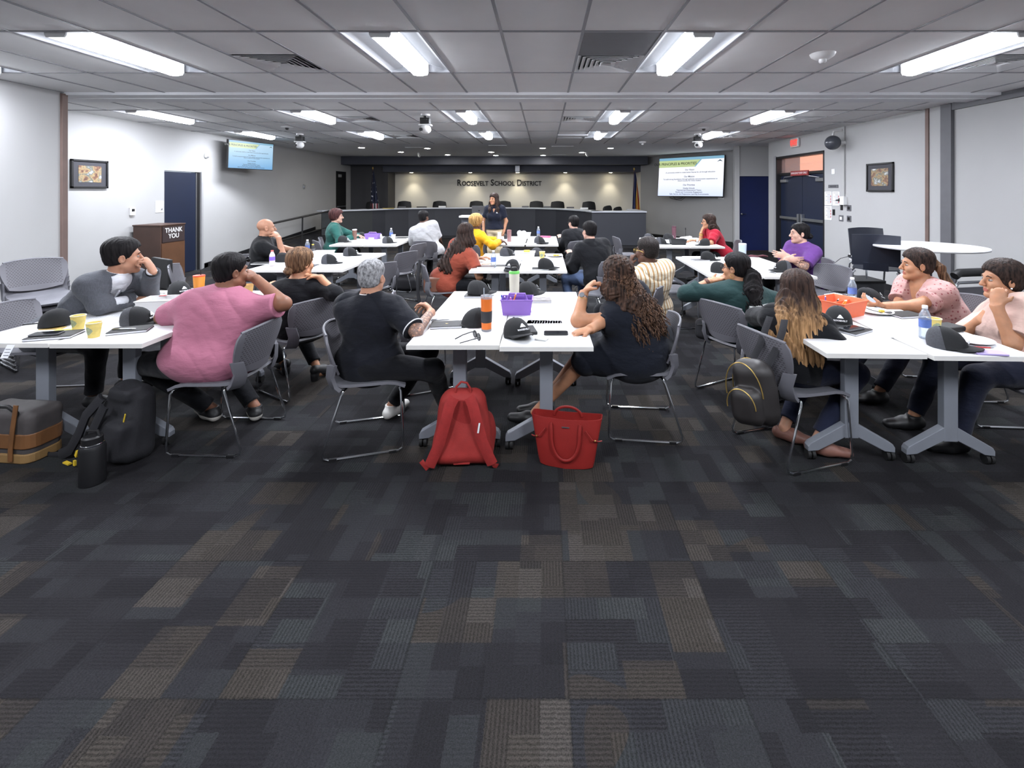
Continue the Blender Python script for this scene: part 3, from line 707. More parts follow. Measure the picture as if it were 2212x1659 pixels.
chair('white', -2.06, 8.55, 10, 'grey chair of the man in the white shirt, seen straight from behind')
chair('e7', -2.32, 8.0, -70, 'empty grey chair with a black bag beneath it, before the man in the white shirt')
chair('red', 3.22, 8.45, -80, 'grey chair of the woman in the red shirt')
chair('e8', 1.62, 9.1, 80, 'empty grey chair near the dais corner by the black bin table')
chair('e9', 1.62, 6.55, 82, 'empty grey chair beyond its twin at the table with the blue tumbler')
chair('e10', 1.62, 5.9, 84, 'empty grey chair nearer the camera at the table with the blue tumbler')
chair('purple', 3.40, 6.15, -95, 'grey chair of the woman in the purple shirt')
chair('e11', 3.22, 5.52, -115, 'empty grey chair in front of the woman in the purple shirt')
chair('green2', 1.61, 3.86, 62, 'grey chair with the round black pouch hung on it')
chair('ombre', 1.60, 3.05, 74, 'grey chair with the black and gold backpack hung on it')
chair('blouse', 3.38, 3.95, -86, 'grey chair of the woman in the dotted pink blouse')
chair('pale', 3.22, 3.05, -86, 'grey chair of the woman in the pale pink top')
# stack of chairs along the near left wall
nth = ['lowest', 'second from the bottom', 'third from the bottom', 'fourth from the bottom', 'topmost']
for k in range(5): chair('s%d' % k, -4.86+.03*k, 4.62-.035*k, 118, 'grey chair, %s of the stack before the brown post' % nth[k], 'stacked grey chairs', .055*k)
for k in range(4): chair('t%d' % k, -5.62+.03*k, 4.0-.035*k, 118, 'grey chair, %s of the shorter stack at the picture edge' % nth[k if k < 3 else 4], 'stacked grey chairs', .055*k)

# ------------------------------------------------------------------ curved dais
b = MB(); HD = 1.07
P = [(-6.58, 14.0), (-5.47, 15.06), (-5.2, 15.5), (-4.6, 16.05), (-3.8, 16.42), (-2.9, 16.62), (-2.0, 16.68), (-1.2, 16.6), (-.3, 16.3), (.4, 15.75), (.95, 14.95), (1.27, 14.25), (1.42, 13.6)]
M_desk = mat('dais_panel', (48, 50, 57), .55, var=.05, vscale=2); M_desktop = mat('dais_top', (196, 200, 208), .35, var=.02, vscale=3)
def strip(pts, z0, z1, off, th):
    pts = [Vector((*p, 0)) for p in pts]; n = len(pts); a = []; c = []
    for i in range(n):
        t = (pts[min(i+1, n-1)]-pts[max(i-1, 0)]).normalized(); nn = Vector((-t.y, t.x, 0)); a.append(pts[i]+nn*off); c.append(pts[i]+nn*(off+th))
    m = MB()
    vs = [(*p.xy, z) for z in (z0, z1) for p in a+c]; N = 2*n; fs = []
    for i in range(n-1): fs += [(i, i+1, N+i+1, N+i), (n+i+1, n+i, N+n+i, N+n+i+1), (i, n+i, n+i+1, i+1), (N+i, N+i+1, N+n+i+1, N+n+i)]
    fs += [(0, N, N+n, n), (n-1, n+n-1, N+n+n-1, N+n-1)]; return m.add(vs, fs)
ds = thing('dais_desk', 'long dark curved dais desk with a pale grey top', 'desk', (0, 0, 0))
arc = P[1:]
strip(arc, .09, HD-.03, 0, .04).build('front_panel', M_desk, ds); strip(arc, 0, .10, .02, .03).build('toe_kick', M_black_base, ds)
strip(arc, HD-.035, HD, -.05, .34).build('counter', M_desktop, ds)
M_desk2 = mat('dais_wing_panel', (42, 45, 47), .55, var=.05, vscale=2)
strip(P[:2], .09, HD-.03, 0, .04).build('wing_panel', M_desk2, ds); strip(P[:2], HD-.035, HD, -.05, .5).build('wing_counter', M_desktop, ds)
strip([(1.38, 13.6), (2.93, 13.6)], .09, HD-.03, 0, .04).build('wing_panel', M_desk, ds); strip([(1.38, 13.6), (2.95, 13.6)], HD-.035, HD, -.05, .5).build('wing_counter', M_desktop, ds)
strip([(1.38, 13.6), (2.93, 13.6)], 0, .10, .02, .03).build('toe_kick', M_black_base, ds)
b = MB(); b.bx(2.90, 2.94, 13.62, 15.3, 0, HD-.03); b.build('end_panel', M_desk, ds)
b = MB(); b.bx(2.66, 2.96, 13.6, 15.3, HD-.035, HD-.001); b.build('end_counter', M_desktop, ds)
# handrail of the ramp
t = thing('handrail', 'black metal handrail sloping up the ramp to the dais', 'railing', (-6.25, 10.6, 0))
b = MB(); b.tube([(0, 0, .86), (0, .1, .90), (0.05, 3.35, 1.09), (.1, 3.5, 1.09)], .025, 8); b.build('rail', M_black, t, True)
for y, z1 in ((.15, .9), (1.6, .98), (3.2, 1.07)):
    b = MB(); b.cyl((.0, y, .0), (.02, y, z1), .02, n=8); b.build('post', M_black, t, True)
b = MB(); b.tube([(.0, .15, .45), (.03, 3.2, .62)], .012, 6); b.build('lower_rail', M_black, t, True)
# leather chairs behind the dais
def make_exec():
    t = thing('leather_chair', '', 'chair', (0, 0, 0), 0, 'black leather chairs behind the dais')
    b = MB(); g = []
    for i in range(8):
        v = i/7; hw = .25*(1-.18*max(0, (v-.6)/.4)**2); g.append([(u*hw, -.02+.05*u*u-.12*(1-v)*0+.06*v, .50+.62*v-(.05*u*u if i == 7 else 0)) for u in [x/4-1 for x in range(9)]])
    b.sheet(g, .09); b.build('backrest', M_leather, t, True, bevel=.01)
    b = MB(); b.rbox((0, -.25, .47), (.52, .50, .11), .08); b.build('seat', M_leather, t, True)
    for s in (-1, 1):
        b = MB(); b.tube([(s*.29, -.05, .50), (s*.30, -.06, .66), (s*.30, -.32, .68), (s*.29, -.34, .50)], .025, 8); b.build('armrest', M_black, t, True)
    b = MB(); b.cyl((0, -.2, .08), (0, -.2, .44), .03)
    for k in range(5):
        a = 2*PI*k/5; b.tube([(0, -.2, .10), (.28*math.cos(a), -.2+.28*math.sin(a), .05)], .02, 6); b.ball((.28*math.cos(a), -.2+.28*math.sin(a), .028), .028, 8)
    b.build('base', M_black, t, True); return t
ex = make_exec()
DL = [(805, 16.9, 0, 'in front of the striped flag'), (873, 17.45, 0, 'first under the white wall, with an armrest showing'), (949, 17.6, 0, 'second under the white wall'), (1029, 17.65, 0, 'just beside the standing woman, away from the screen'), (1089, 17.65, 0, 'half hidden by the standing woman\'s hair'), (1159, 17.45, .1, 'under the last letters of the wall sign'), (1205, 17.3, .2, 'lower one past the last letters of the wall sign'), (1273, 16.9, .3, 'where the curved desk meets its straight end')]
for i, (u, Y, rz, lab) in enumerate(DL):
    p = ((u-U0)/F*Y, Y, .16); l2 = 'black leather dais chair '+lab
    if i == 0: ex.location = p; ex['label'] = l2
    else: dup(ex, p, rz, l2)
for u, Y, lab in ((1316, 15.7, 'the wider of two by the straight desk end'), (1338, 16.0, 'smaller, nearest the red flag')): dup(ex, ((u-U0)/F*Y, Y, .05 if u < 1330 else .0), .9, 'black leather dais chair, '+lab)
for u, Y, z in ((1316, 15.7, .19), (1338, 16.0, .13)):
    pass
# things lying on the dais top
def slab(name, lab, cat, p, size, m, rz=0, grp=None, r=.004, zoff=0):
    b = MB(); b.box((0, 0, size[2]/2), size); o = b.build(name, m, bevel=min(r, min(size)*.4)); o.location = (p[0], p[1], p[2]+zoff); o.rotation_euler = (0, 0, rz); return tag(o, lab, cat, grp)
M_yellow = mat('yellow_folder', (200, 176, 84), .6, var=.06)
o = slab('name_plate', 'small name plate on the dais under the first two white wall chairs', 'name plate', pt(909, 446, 16.5)+Vector((0, .12, 0)), (.35, .05, .035), M_black); o.location.z = HD
for i, (u, Y, lab) in enumerate(((868, 16.35, 'before the chair with the armrest'), (955, 16.75, 'before the second white wall chair'), (1135, 16.72, 'between the standing woman and the screen side'), (1182, 16.4, 'past the last letters of the sign'), (1232, 15.85, 'close to the curve end'), (1262, 15.1, 'at the curve end'))):
    o = slab('name_plate', 'small pale name plate on the dais '+lab, 'name plate', ((u-U0)/F*Y, Y+.02, HD), (.25, .05, .05), M_white if i in (1, 5) else M_grey_trim, 0, 'name plates on the dais')
o = slab('folder', 'yellow folder lying on the dais end near the ramp', 'folder', (-5.15, 15.62, HD), (.34, .25, .015), M_yellow, .5)
# ------------------------------------------------------------------ presenter's stand with laptop
t = thing('standing_desk', 'white topped presenter desk on a dark column behind the woman', 'desk', (-1.53, 10.35, 0))
b = MB(); b.rbox((0, 0, 1.10), (.60, .42, .035), .03); b.build('desktop', M_tabletop, t); b = MB(); b.bx(-.26, .26, -.1, .02, .05, 1.08); b.build('front_panel', mat('grey_panel', (74, 76, 84), .6, var=.04), t)
b = MB(); b.bx(-.30, .30, -.2, .2, 0, .05); b.build('base', M_black, t, bevel=.01)
t = thing('laptop', 'silver laptop open on the presenter desk', 'laptop', (-1.40, 10.33, 1.118))
b = MB(); b.rbox((0, .0, .008), (.31, .22, .014), .015); b.build('base', M_alu, t); b = MB(); b.rbox((0, -.125, .115), (.31, .008, .205), .003, rotm(math.radians(14))); lid = b.build('lid', M_alu, t)
b = MB(); b.ball((0, -.132, .112), (.014, .004, .016), 10, rotm(math.radians(14))); b.build('lid_emblem', M_black, lid, True)
# ------------------------------------------------------------------ lectern with THANK YOU
M_walnut = mat('dark_walnut_laminate', (72, 52, 44), .45, var=.18, vscale=3, bump=.05)
M_walnut2 = mat('brown_walnut_panel', (92, 62, 42), .45, var=.2, vscale=3)
t = thing('lectern', 'brown wooden lectern with a thank you sign on its front', 'lectern', (-6.95, 8.55, 0))
b = MB(); b.bx(-.24, .24, -.28, .28, .03, 1.04); b.build('body', M_walnut, t, bevel=.006)
b = MB(); b.bx(.24, .252, -.265, .265, .06, .73); b.build('front_panel', M_walnut2, t); b = MB(); b.bx(-.25, .255, -.29, .29, 1.035, 1.06); b.build('top', M_walnut, t, bevel=.006)
b = MB(); b.bx(.24, .256, -.25, .25, .745, 1.02); sg = b.build('sign_panel', mat('dark_sign_panel', (52, 40, 40), .5, var=.05), t)
text_mb('', 0, M_whiteprint, 'sign_lettering', sg, (.2565, 0, .9), rotm(PI/2, 0, PI/2), lines=[('THANK', .115, 0, .05), ('YOU', .115, 0, -.055)], bold=.02)
# ------------------------------------------------------------------ tall round table, stools
t = thing('round_table', 'tall round white table on a dark column by the grey pillar', 'table', (4.28, 5.28, 0))
b = MB(); b.lathe((0, 0, 1.02), [(.50, 0), (.525, .006), (.53, .018), (.525, .028)], 48); b.build('tabletop', M_tabletop, t, True)
b = MB(); b.cyl((0, 0, .04), (0, 0, 1.02), .045, n=20); b.build('column', M_black, t, True); b = MB(); b.lathe((0, 0, 0), [(.33, 0), (.33, .012), (.08, .04), (.05, .06)], 32); b.build('base', M_black, t, True)
M_shell = mat('navy_black_shell', (30, 34, 46), .45, var=.05)
def make_stool():
    t = thing('bar_stool', '', 'stool')
    b = MB(); g = []
    for i in range(7):
        v = i/6; g.append([(u*(.23-.03*v*0), -.19-.06*v+.05*u*u, .80+.36*v-.012*u*u) for u in [x/4-1 for x in range(9)]])
    b.sheet(g, .012); b.build('backrest', M_shell, t, True)
    b = MB(); g = []
    for i in range(7):
        v = i/6; g.append([(u*.225, -.20+.42*v, .735+.015*u*u+.05*max(0, .2-v)-.02*max(0, v-.8)) for u in [x/4-1 for x in range(9)]])
    b.sheet(g, .014); b.build('seat', M_shell, t, True)
    b = MB(); b.sheet([[(-.12, -.195, .74), (.12, -.195, .74)], [(-.12, -.215, .83), (.12, -.215, .83)]], .012); b.build('back_support', M_shell, t)
    for s in (-1, 1):
        b = MB(); b.tube([(s*.20, .16, .72), (s*.235, .19, .68), (s*.25, .24, .02), (s*.25, -.26, .02), (s*.235, -.16, .68), (s*.20, -.14, .72)], .012, 8); b.build('sled_leg', M_alu, t, True)
    b = MB(); b.tube([(-.245, .225, .26), (.245, .225, .26)], .01, 8); b.build('footrest', M_alu, t, True); return t
st = make_stool(); st.location = (3.93, 5.6, 0); st.rotation_euler = (0, 0, math.radians(-35)); tag(st, 'navy black bar stool, nearer the camera of the pair by the round white table', group='navy black bar stools')
dup(st, (4.36, 6.22, 0), math.radians(178), 'navy black bar stool behind the other one, its back to the wall')
dup(st, (4.66, 4.62, 0), math.radians(40), 'navy black bar stool at the picture edge behind the woman in pale pink')
# grey framed bin/cart by the stools
t = thing('utility_bin', 'dark grey square bin standing behind the navy bar stool', 'bin', (4.05, 6.05, 0)); b = MB(); b.rbox((0, 0, .26), (.36, .36, .50), .03, top=1.05); b.build('body', mat('dark_grey_bin', (62, 64, 68), .6, var=.05), t); b = MB(); b.rbox((0, 0, .525), (.40, .40, .03), .03); b.build('rim', M_black, t)
t = thing('folded_chair', 'grey chair with a black rolled top and tube frame behind the woman in pale pink', 'chair', (4.2, 4.6, 0), math.radians(10))
b = MB(); b.tube([(-.24, 0, 0), (-.24, 0, .72), (-.2, 0, .77), (.2, 0, .77), (.24, 0, .72), (.24, 0, 0)], .014, 8); b.build('frame', M_alu, t, True)
b = MB(); b.rbox((0, .01, .50), (.44, .025, .44), .01); b.build('panel', M_chair, t); b = MB(); b.tube([(-.27, -.02, .84), (-.22, -.02, .87), (.22, -.02, .87), (.27, -.02, .84)], .04, 10); b.build('top_roll', M_black, t, True)
b = MB(); b.tube([(-.24, 0, .77), (-.24, -.02, .86)], .012); b.tube([(.24, 0, .77), (.24, -.02, .86)], .012); b.tube([(-.24, 0, .02), (-.24, .4, .02), (-.24, .3, .4), (.24, .3, .4), (.24, .4, .02), (.24, 0, .02)], .012, 8); b.build('base', M_alu, t, True)
t = thing('black_chair', 'black chair against the wall behind the man in the grey blazer', 'chair', (-4.75, 5.55, 0), math.radians(150))
b = MB(); b.rbox((0, -.22, .66), (.46, .05, .36), .02); b.build('backrest', M_leather, t, bevel=.01); b = MB(); b.rbox((0, 0, .44), (.48, .46, .07), .05); b.build('seat', M_leather, t)
for sx in (-1, 1):
    for sy in (-1, 1): b = MB(); b.cyl((sx*.2, sy*.19, 0), (sx*.19, sy*.17, .41), .014, n=8); b.build('leg', M_chrome, t, True)
    b = MB(); b.tube([(sx*.2, -.2, .41), (sx*.2, -.225, .80)], .012); b.build('back_post', M_chrome, t)
# ================================================================== things on the walls, screens, flags, ceiling devices
def picture(name, lab, loc, w_, h_, rz, seed, mw):
    n = NT('photo_print_%d' % seed); co = n.coord(); nz = n.noise(n.mapping(co, (1, 1, 1.3), (seed, 0, 0)), 7.5, 3, .6); nz2 = n.noise(n.mapping(co, loc=(0, seed, 3)), 16, 2)
    c = n.ramp(nz, [(.30, lin((38, 32, 34))), (.42, lin((120, 84, 66))), (.50, lin((172, 150, 108))), (.58, lin((92, 100, 96))), (.70, lin((225, 228, 230)))])
    n.base(n.mix(n.math('MULTIPLY', nz2, .5), c, lin((70, 62, 60))), .4)
    t = thing(name, lab, 'picture', loc, rz)
    b = MB()
    for x0, x1, z0, z1 in ((-w_/2, w_/2, h_/2-.03, h_/2), (-w_/2, w_/2, -h_/2, -h_/2+.03), (-w_/2, -w_/2+.03, -h_/2, h_/2), (w_/2-.03, w_/2, -h_/2, h_/2)): b.bx(x0, x1, -.03, 0, z0, z1)
    b.build('frame', M_black, t, bevel=.003); b = MB(); b.bx(-w_/2+.01, w_/2-.01, -.014, -.004, -h_/2+.01, h_/2-.01); b.build('mat_board', mat('charcoal_mat_board', (58, 58, 64), .8, var=.03), t)
    b = MB(); b.bx(-w_*mw[0], w_*mw[0], -.018, -.012, -h_*mw[1], h_*mw[1]); b.build('photo', n.m, t)
picture('framed_picture', 'black framed photo of children on the wall by the brown post', (XL+.005, 7.54, 1.925), .61, .45, PI/2, 3, (.31, .29))
picture('framed_picture', 'black framed photo on the wall between the wall switches and the brown strip', (XR-.005, 8.07, 1.89), .64, .49, -PI/2, 8, (.32, .30))
# thermostat, notices
t = thing('thermostat', 'small white thermostat on the wall above the brown lectern', 'thermostat', (XL+.001, 8.32, 1.295)); b = MB(); b.bx(0, .03, -.05, .05, -.07, .07); b.build('case', M_white, t, bevel=.006); b = MB(); b.bx(.03, .032, -.03, .03, .0, .045); b.build('display', M_black, t)
t = thing('wall_notice', 'white room notice on the wall beside the dark door by the lectern', 'notice', (XL+.001, 8.92, 1.36)); b = MB(); b.bx(0, .006, -.09, .09, -.11, .11); b.build('plate', M_paper, t); b = MB(); b.bx(.006, .008, -.075, .075, .02, .024); b.prism([(.02, -.07), (.07, -.07), (.06, -.02)], .002, (.0062, 0, 0), (0, 1, 0), (0, 0, 1), (1, 0, 0)); b.build('print', M_grey_trim, t)
t = thing('room_sign', 'small white room sign between the large screen and the blue door', 'sign', (5.52, 14.72, 1.52), -math.atan2(3.2, 2.15)); b = MB(); b.bx(-.11, .11, -.012, 0, -.12, .12); b.build('plate', M_white, t); b = MB(); b.prism([(.02, -.08), (.08, -.08), (.06, -.03)], .002, (0, -.013, 0), (1, 0, 0), (0, 0, 1), (0, -1, 0)); b.build('print', M_grey_trim, t)
t = thing('wall_sensor', 'round white device on the wall beside the small screen', 'sensor', (XL+.001, 10.15, 2.41)); b = MB(); b.lathe((0, 0, 0), [(.06, 0), (.06, .02), (.045, .035), (.03, .08), (.001, .085)], 20, rotm(0, PI/2)); b.build('dome', M_white, t, True)
b = MB(); b.bx(0, .01, -.06, .06, -.07, .07); b.bx(.01, .03, -.02, .02, -.03, .03); o = b.build('wall_plate', M_alu); o.location = (XL+.001, 14.3, 1.78); tag(o, 'metal wall plate near the ramp rail under the small screen', 'wall plate')
for (u0, v0, u1, v1, nm, lab, m, cat) in ((1797, 365, 1804, 376, 'sensor_plate', 'blank white plate above the grey room sign by the double doors', M_white, 'wall plate'), (1790, 399, 1811, 406, 'room_sign', 'grey engraved sign above the posted papers by the double doors', M_grey_trim, 'sign'),
        (1782, 414, 1797, 443, 'posted_paper', 'printed notice nearest the double doors', M_paper, 'notice'), (1799, 414, 1814, 444, 'posted_paper', 'printed notice partly behind the small white box', M_paper, 'notice'), (1782, 445, 1797, 475, 'posted_paper', 'blank white sheet under the two printed notices', M_paper, 'notice'),
        (1799, 452, 1804, 465, 'switch_plate', 'narrow black switch plate beside the blank white sheet', M_black, 'switch'), (1816, 442, 1821, 454, 'switch_plate', 'narrow black switch plate under the small white box', M_black, 'switch'), (1830, 443, 1839, 456, 'switch_plate', 'square dark switch plate, upper of the two farthest from the doors', M_grey_trim, 'switch'),
        (1813, 465, 1822, 478, 'switch_plate', 'light switch plate with two white rockers', M_grey_trim, 'switch'), (1830, 466, 1839, 479, 'switch_plate', 'square dark switch plate, lower of the two farthest from the doors', M_grey_trim, 'switch')):
    ya, yb = F*XR/(u0-U0), F*XR/(u1-U0); ym = (ya+yb)/2; z0, z1 = CAMZ-(v1-V0)/F*ym, CAMZ-(v0-V0)/F*ym
    t = thing(nm, lab, cat, (XR-.001, ym, (z0+z1)/2)); hw, hh = (ya-yb)/2, (z1-z0)/2
    b = MB(); b.bx(-.008, 0, -hw, hw, -hh, hh); b.build('plate', m, t, bevel=.002)
    if 'printed' in lab:
        b = MB()
        for k in range(9): b.bx(-.0095, -.008, -hw*.8, hw*(.2 if k % 3 else .75), hh*(.8-.19*k), hh*(.86-.19*k))
        b.build('printed_lines', M_print, t); b = MB()
        for k in range(3): b.bx(-.0096, -.008, -hw*.88, -hw*.7, hh*(.3-.4*k)-.02, hh*(.3-.4*k)+.02)
        b.build('red_marks', M_red_ink, t)
    elif nm == 'switch_plate':
        b = MB(); b.bx(-.012, -.008, -hw*.5, hw*.5, -hh*.5, hh*.5); b.build('rocker', M_white if 'white rockers' in lab else M_black, t)
    elif 'grey engraved' in lab: text_mb('', 0, M_black, 'lettering', t, (-.009, 0, 0), rotm(PI/2, 0, -PI/2), lines=[('BOARD ROOM', hh*.9, 0, .0)])
t = thing('junction_box', 'small white electrical box with conduit running up to the globe speaker', 'box', (XR-.001, 9.02, 1.47)); b = MB(); b.bx(-.07, 0, -.06, .06, -.08, .08); b.build('case', M_white, t, bevel=.006); b = MB(); b.cyl((-.02, .0, .08), (-.02, 0, 2.89-1.47), .012, n=8); b.build('conduit', M_wall, t, True); b = MB(); b.tube([(-.04, .06, 0), (-.04, .16, .01), (-.04, .22, 0)], .012, 8); b.ball((-.05, .08, .02), .03, 8); b.build('fitting', M_black, t, True)
t = thing('globe_speaker', 'dark grey globe speaker mounted high on the wall by the double doors', 'speaker', (XR-.22, 9.05, 2.58)); b = MB(); b.ball((0, 0, 0), .14, 20); b.build('globe', mat('dark_grey_gloss', (66, 69, 76), .25, var=.04), t, True); b = MB(); b.tube([(0, 0, .13), (.05, .05, .22), (.2, .05, .25)], .018, 8); b.tube([(.10, 0, 0), (.22, 0, 0)], .05, 12); b.build('bracket', M_white, t, True)
# outlet with black cord and adapter on the floor
t = thing('wall_outlet', 'wall outlet with a black plug low on the wall by the double doors', 'outlet', (XR-.001, 8.85, .42)); b = MB(); b.bx(-.008, 0, -.04, .04, -.06, .06); b.build('plate', M_white, t, bevel=.002); b = MB(); b.bx(-.05, -.008, -.02, .02, .0, .04); b.build('plug', M_black, t, bevel=.004)
b = MB(); b.tube([(5.70, 8.85, .43), (5.62, 8.95, .38), (5.5, 9.1, .2), (5.42, 9.1, .06), (5.35, 9.0, .012), (5.2, 8.8, .008), (5.05, 8.72, .03)], .006, 6); tag(b.build('electric_cable', M_black, None, True), 'black cord hanging from the outlet down to the floor', 'cord')
o = slab('power_strip', 'white power adapter on the carpet by the double doors', 'power strip', (4.98, 8.68, 0.001), (.30, .07, .045), M_white, .3)
# ------------------------------------------------------------------ screens
def slide(n_, kind):
    q = NT(n_); co = q.coord('Generated'); sp = q.n('SeparateXYZ'); q.l(co, sp.inputs[0])
    return q, sp
def tv(name, lab, c, W, H, R, face, txt, brt):
    t = thing(name, lab, 'screen', c); t.matrix_world = Matrix.Translation(c) @ R.to_4x4()
    b = MB(); b.box((0, .03, 0), (W, .06, H)); b.build('casing', M_black, t, bevel=.005); b = MB(); b.box((0, .16, 0), (W*.3, .22, H*.3)); b.build('wall_bracket', M_black, t)
    b = MB(); b.box((0, -.002, 0), (W-.03, .006, H-.03)); sc = b.build('display', face, t)
    hx, hz = W/2-.015, H/2-.015
    b = MB(); b.prism([(-hx, hz*.86), (hx*.32, hz*.86), (hx*.14, hz*.50), (-hx, hz*.50)], .001, (0, -.0052, 0), (1, 0, 0), (0, 0, 1), (0, -1, 0)); b.build('slide_banner', emit('slide_green', (214, 232, 168), brt*.78), sc)
    b = MB(); b.prism([(-hx, hz*.86), (hx, hz*.86), (hx, hz), (-hx, hz)], .001, (0, -.0052, 0), (1, 0, 0), (0, 0, 1), (0, -1, 0)); b.prism([(hx*.32, hz*.86), (hx*.36, hz*.86), (hx*.18, hz*.50), (hx*.14, hz*.50)], .001, (0, -.0052, 0), (1, 0, 0), (0, 0, 1), (0, -1, 0)); b.build('slide_blue_band', emit('slide_blue', (150, 205, 235), brt*.7), sc)
    b = MB(); b.prism([(hx*.80, hz*.70), (hx*.88, hz*.80), (hx*.90, hz*.80), (hx*.97, hz*.70), (hx*.885, hz*.74)], .001, (0, -.0062, 0), (1, 0, 0), (0, 0, 1), (0, -1, 0)); b.build('slide_emblem', emit('slide_emblem', (90, 130, 150), brt*.4), sc)
    k = H/1.3
    text_mb('', 0, emit('slide_ink_dark', (44, 64, 40), .25), 'slide_title', sc, (0, -.0065, 0), R_CAM, align='CENTER', lines=[('OUR PRINCIPLES & PRIORITIES', .118*k, -hx*.48, hz*.675)], bold=.012)
    L = [('Our Vision', .075*k, .35, 1), ('A community united to create better futures for all through education', .062*k, .22, 0), ('Our Mission', .075*k, 0.0, 1), ('To build strong foundations through authentic and innovative experiences to', .062*k, -.13, 0), ('ensure success for every student', .062*k, -.21, 0), ('Our Priorities', .075*k, -.43, 1), ('Quality Schools', .066*k, -.60, 0), ('Talented and Empowered Teams', .066*k, -.70, 0), ('Family and Community Engagement', .066*k, -.80, 0), ('Safe, Secure, and Responsive Learning Environments', .066*k, -.90, 0)]
    text_mb('', 0, txt, 'slide_text', sc, (0, -.0065, 0), R_CAM, lines=[(a, s_, 0, z*hz) for a, s_, z, _ in L], bold=.012)
    return t
def frame_from(a, c, tilt):
    x = (Vector(c)-Vector(a)).normalized(); n_ = Vector((x.y, -x.x, 0)); R = Matrix((x, -n_, Vector((0, 0, 1)))).transposed(); return R @ rotm(tilt)
q = NT('big_slide'); sp = q.n('SeparateXYZ'); q.l(q.coord('Generated'), sp.inputs[0]); colr = q.ramp(sp.outputs[2], [(0, lin((214, 226, 252))), (.3, lin((240, 243, 255))), (1, lin((250, 250, 255)))])
q.base((.02, .02, .02), .4); q.l(colr, q.b.inputs['Emission Color']); q.b.inputs['Emission Strength'].default_value = 1.08
A, C = (3.90, 16.2, 0), (5.53, 14.45, 0); mid = (Vector(A)+Vector(C))/2; mid.z = 2.12
tv('wall_screen', 'large wall screen showing a white slide beside the blue door', mid, 2.34, 1.30, frame_from(A, C, math.radians(-5)), q.m, emit('slide_ink', (52, 66, 104), .5), 1.05)
q = NT('small_slide'); sp = q.n('SeparateXYZ'); q.l(q.coord('Generated'), sp.inputs[0]); colr = q.ramp(sp.outputs[2], [(0, lin((110, 172, 222))), (.35, lin((152, 200, 236))), (.9, lin((190, 222, 244)))])
q.base((.02, .02, .02), .4); q.l(colr, q.b.inputs['Emission Color']); q.b.inputs['Emission Strength'].default_value = .95
A, C = (-6.95, 10.4, 0), (-6.59, 11.5, 0); mid = (Vector(A)+Vector(C))/2; mid.z = 2.475
t = tv('wall_screen', 'small wall screen with a pale blue slide high by the dark door', mid, 1.16, .645, frame_from(A, C, math.radians(3)), q.m, emit('slide_ink_blue', (50, 90, 130), .45), .8)
b = MB(); b.tube([(4.2, 15.85, 1.47), (4.25, 15.8, 1.40), (4.35, 15.65, 1.37), (4.5, 15.5, 1.40), (4.55, 15.45, 1.46)], .008, 6); b.tube([(4.3, 15.75, 1.47), (4.38, 15.65, 1.36), (4.5, 15.5, 1.34), (4.6, 15.4, 1.44)], .007, 6); tag(b.build('screen_cable', M_black, None, True), 'looped black cable hanging under the large screen', 'cable')
# ------------------------------------------------------------------ wall lettering: each word is a thing, its letters are one mesh
M_letter = mat('bronze_letters', (30, 28, 29), .6, .0, var=.05)
def word(txt, u0, u1, lab):
    Y = YB-.012; x0, x1 = (u0-U0)/F*Y, (u1-U0)/F*Y; zc = CAMZ-(395.5-V0)/F*Y; zb = CAMZ-(401.3-V0)/F*Y
    big, small = .345, .255
    o = text_mb('', 0, M_letter, 'wall_lettering', None, (0, 0, 0), R_CAM, extrude=.012, align='LEFT', lines=[(txt[0], big, 0, 0)], bold=.022)
    wd = max(v.co.x for v in o.data.vertices); bz = min(v.co.z for v in o.data.vertices)
    o2 = text_mb('', 0, M_letter, 'wall_lettering_caps', None, (0, 0, 0), R_CAM, extrude=.012, align='LEFT', spacing=1.05, lines=[(txt[1:], small, wd+.015, 0)], bold=.024)
    b2 = min(v.co.z for v in o2.data.vertices); vs = [v.co.copy() for v in o.data.vertices]+[v.co+Vector((0, 0, bz-b2)) for v in o2.data.vertices]; n0 = len(o.data.vertices)
    fs = [tuple(p.vertices) for p in o.data.polygons]+[tuple(i+n0 for i in p.vertices) for p in o2.data.polygons]
    bpy.data.objects.remove(o); bpy.data.objects.remove(o2)
    xs = [v.x for v in vs]; k = (x1-x0)/(max(xs)-min(xs)); m = MB(); m.add([(x0+(v.x-min(xs))*k, Y+v.y, zb+(v.z-bz)*.98) for v in vs], fs)
    tag(m.build('wall_lettering', M_letter), lab, 'lettering', 'dark letters on the front wall')
word('ROOSEVELT', 988, 1055, 'dark raised word Roosevelt on the white front wall'); word('SCHOOL', 1060, 1112, 'dark raised word School on the white front wall'); word('DISTRICT', 1117, 1170, 'dark raised word District on the white front wall')
# ------------------------------------------------------------------ flags
def flag(name, lab, x, y, z0, zt, m, spread, mats=None):
    t = thing(name, lab, 'flag', (x, y, z0)); h = zt-z0
    b = MB(); b.lathe((0, 0, 0), [(.16, 0), (.16, .02), (.03, .05), (.02, .08)], 20); b.build('stand', M_gold, t, True); b = MB(); b.cyl((0, 0, .05), (0, 0, h-.08), .014, n=10); b.build('pole', mat('flag_pole_wood', (120, 84, 56), .5, var=.1), t, True); b = MB(); b.ball((0, 0, h-.05), (.03, .03, .05), 10); b.build('finial', M_gold, t, True)
    g = []
    for i in range(20):
        f = i/19; zz = h-.12-f*(h-.42); wd = .05+spread*f**.8; row = []
        for j in range(25):
            u = j/24; a = u*PI*5; row.append((.015+wd*(u-.3)+.0, .055*math.sin(a)*(.3+f)-.02, zz-.10*u*(1-f)+.02*math.sin(a)))
        g.append(row)
    b = MB(); b.sheet(g, .006); b.build('cloth', m, t, True); return t
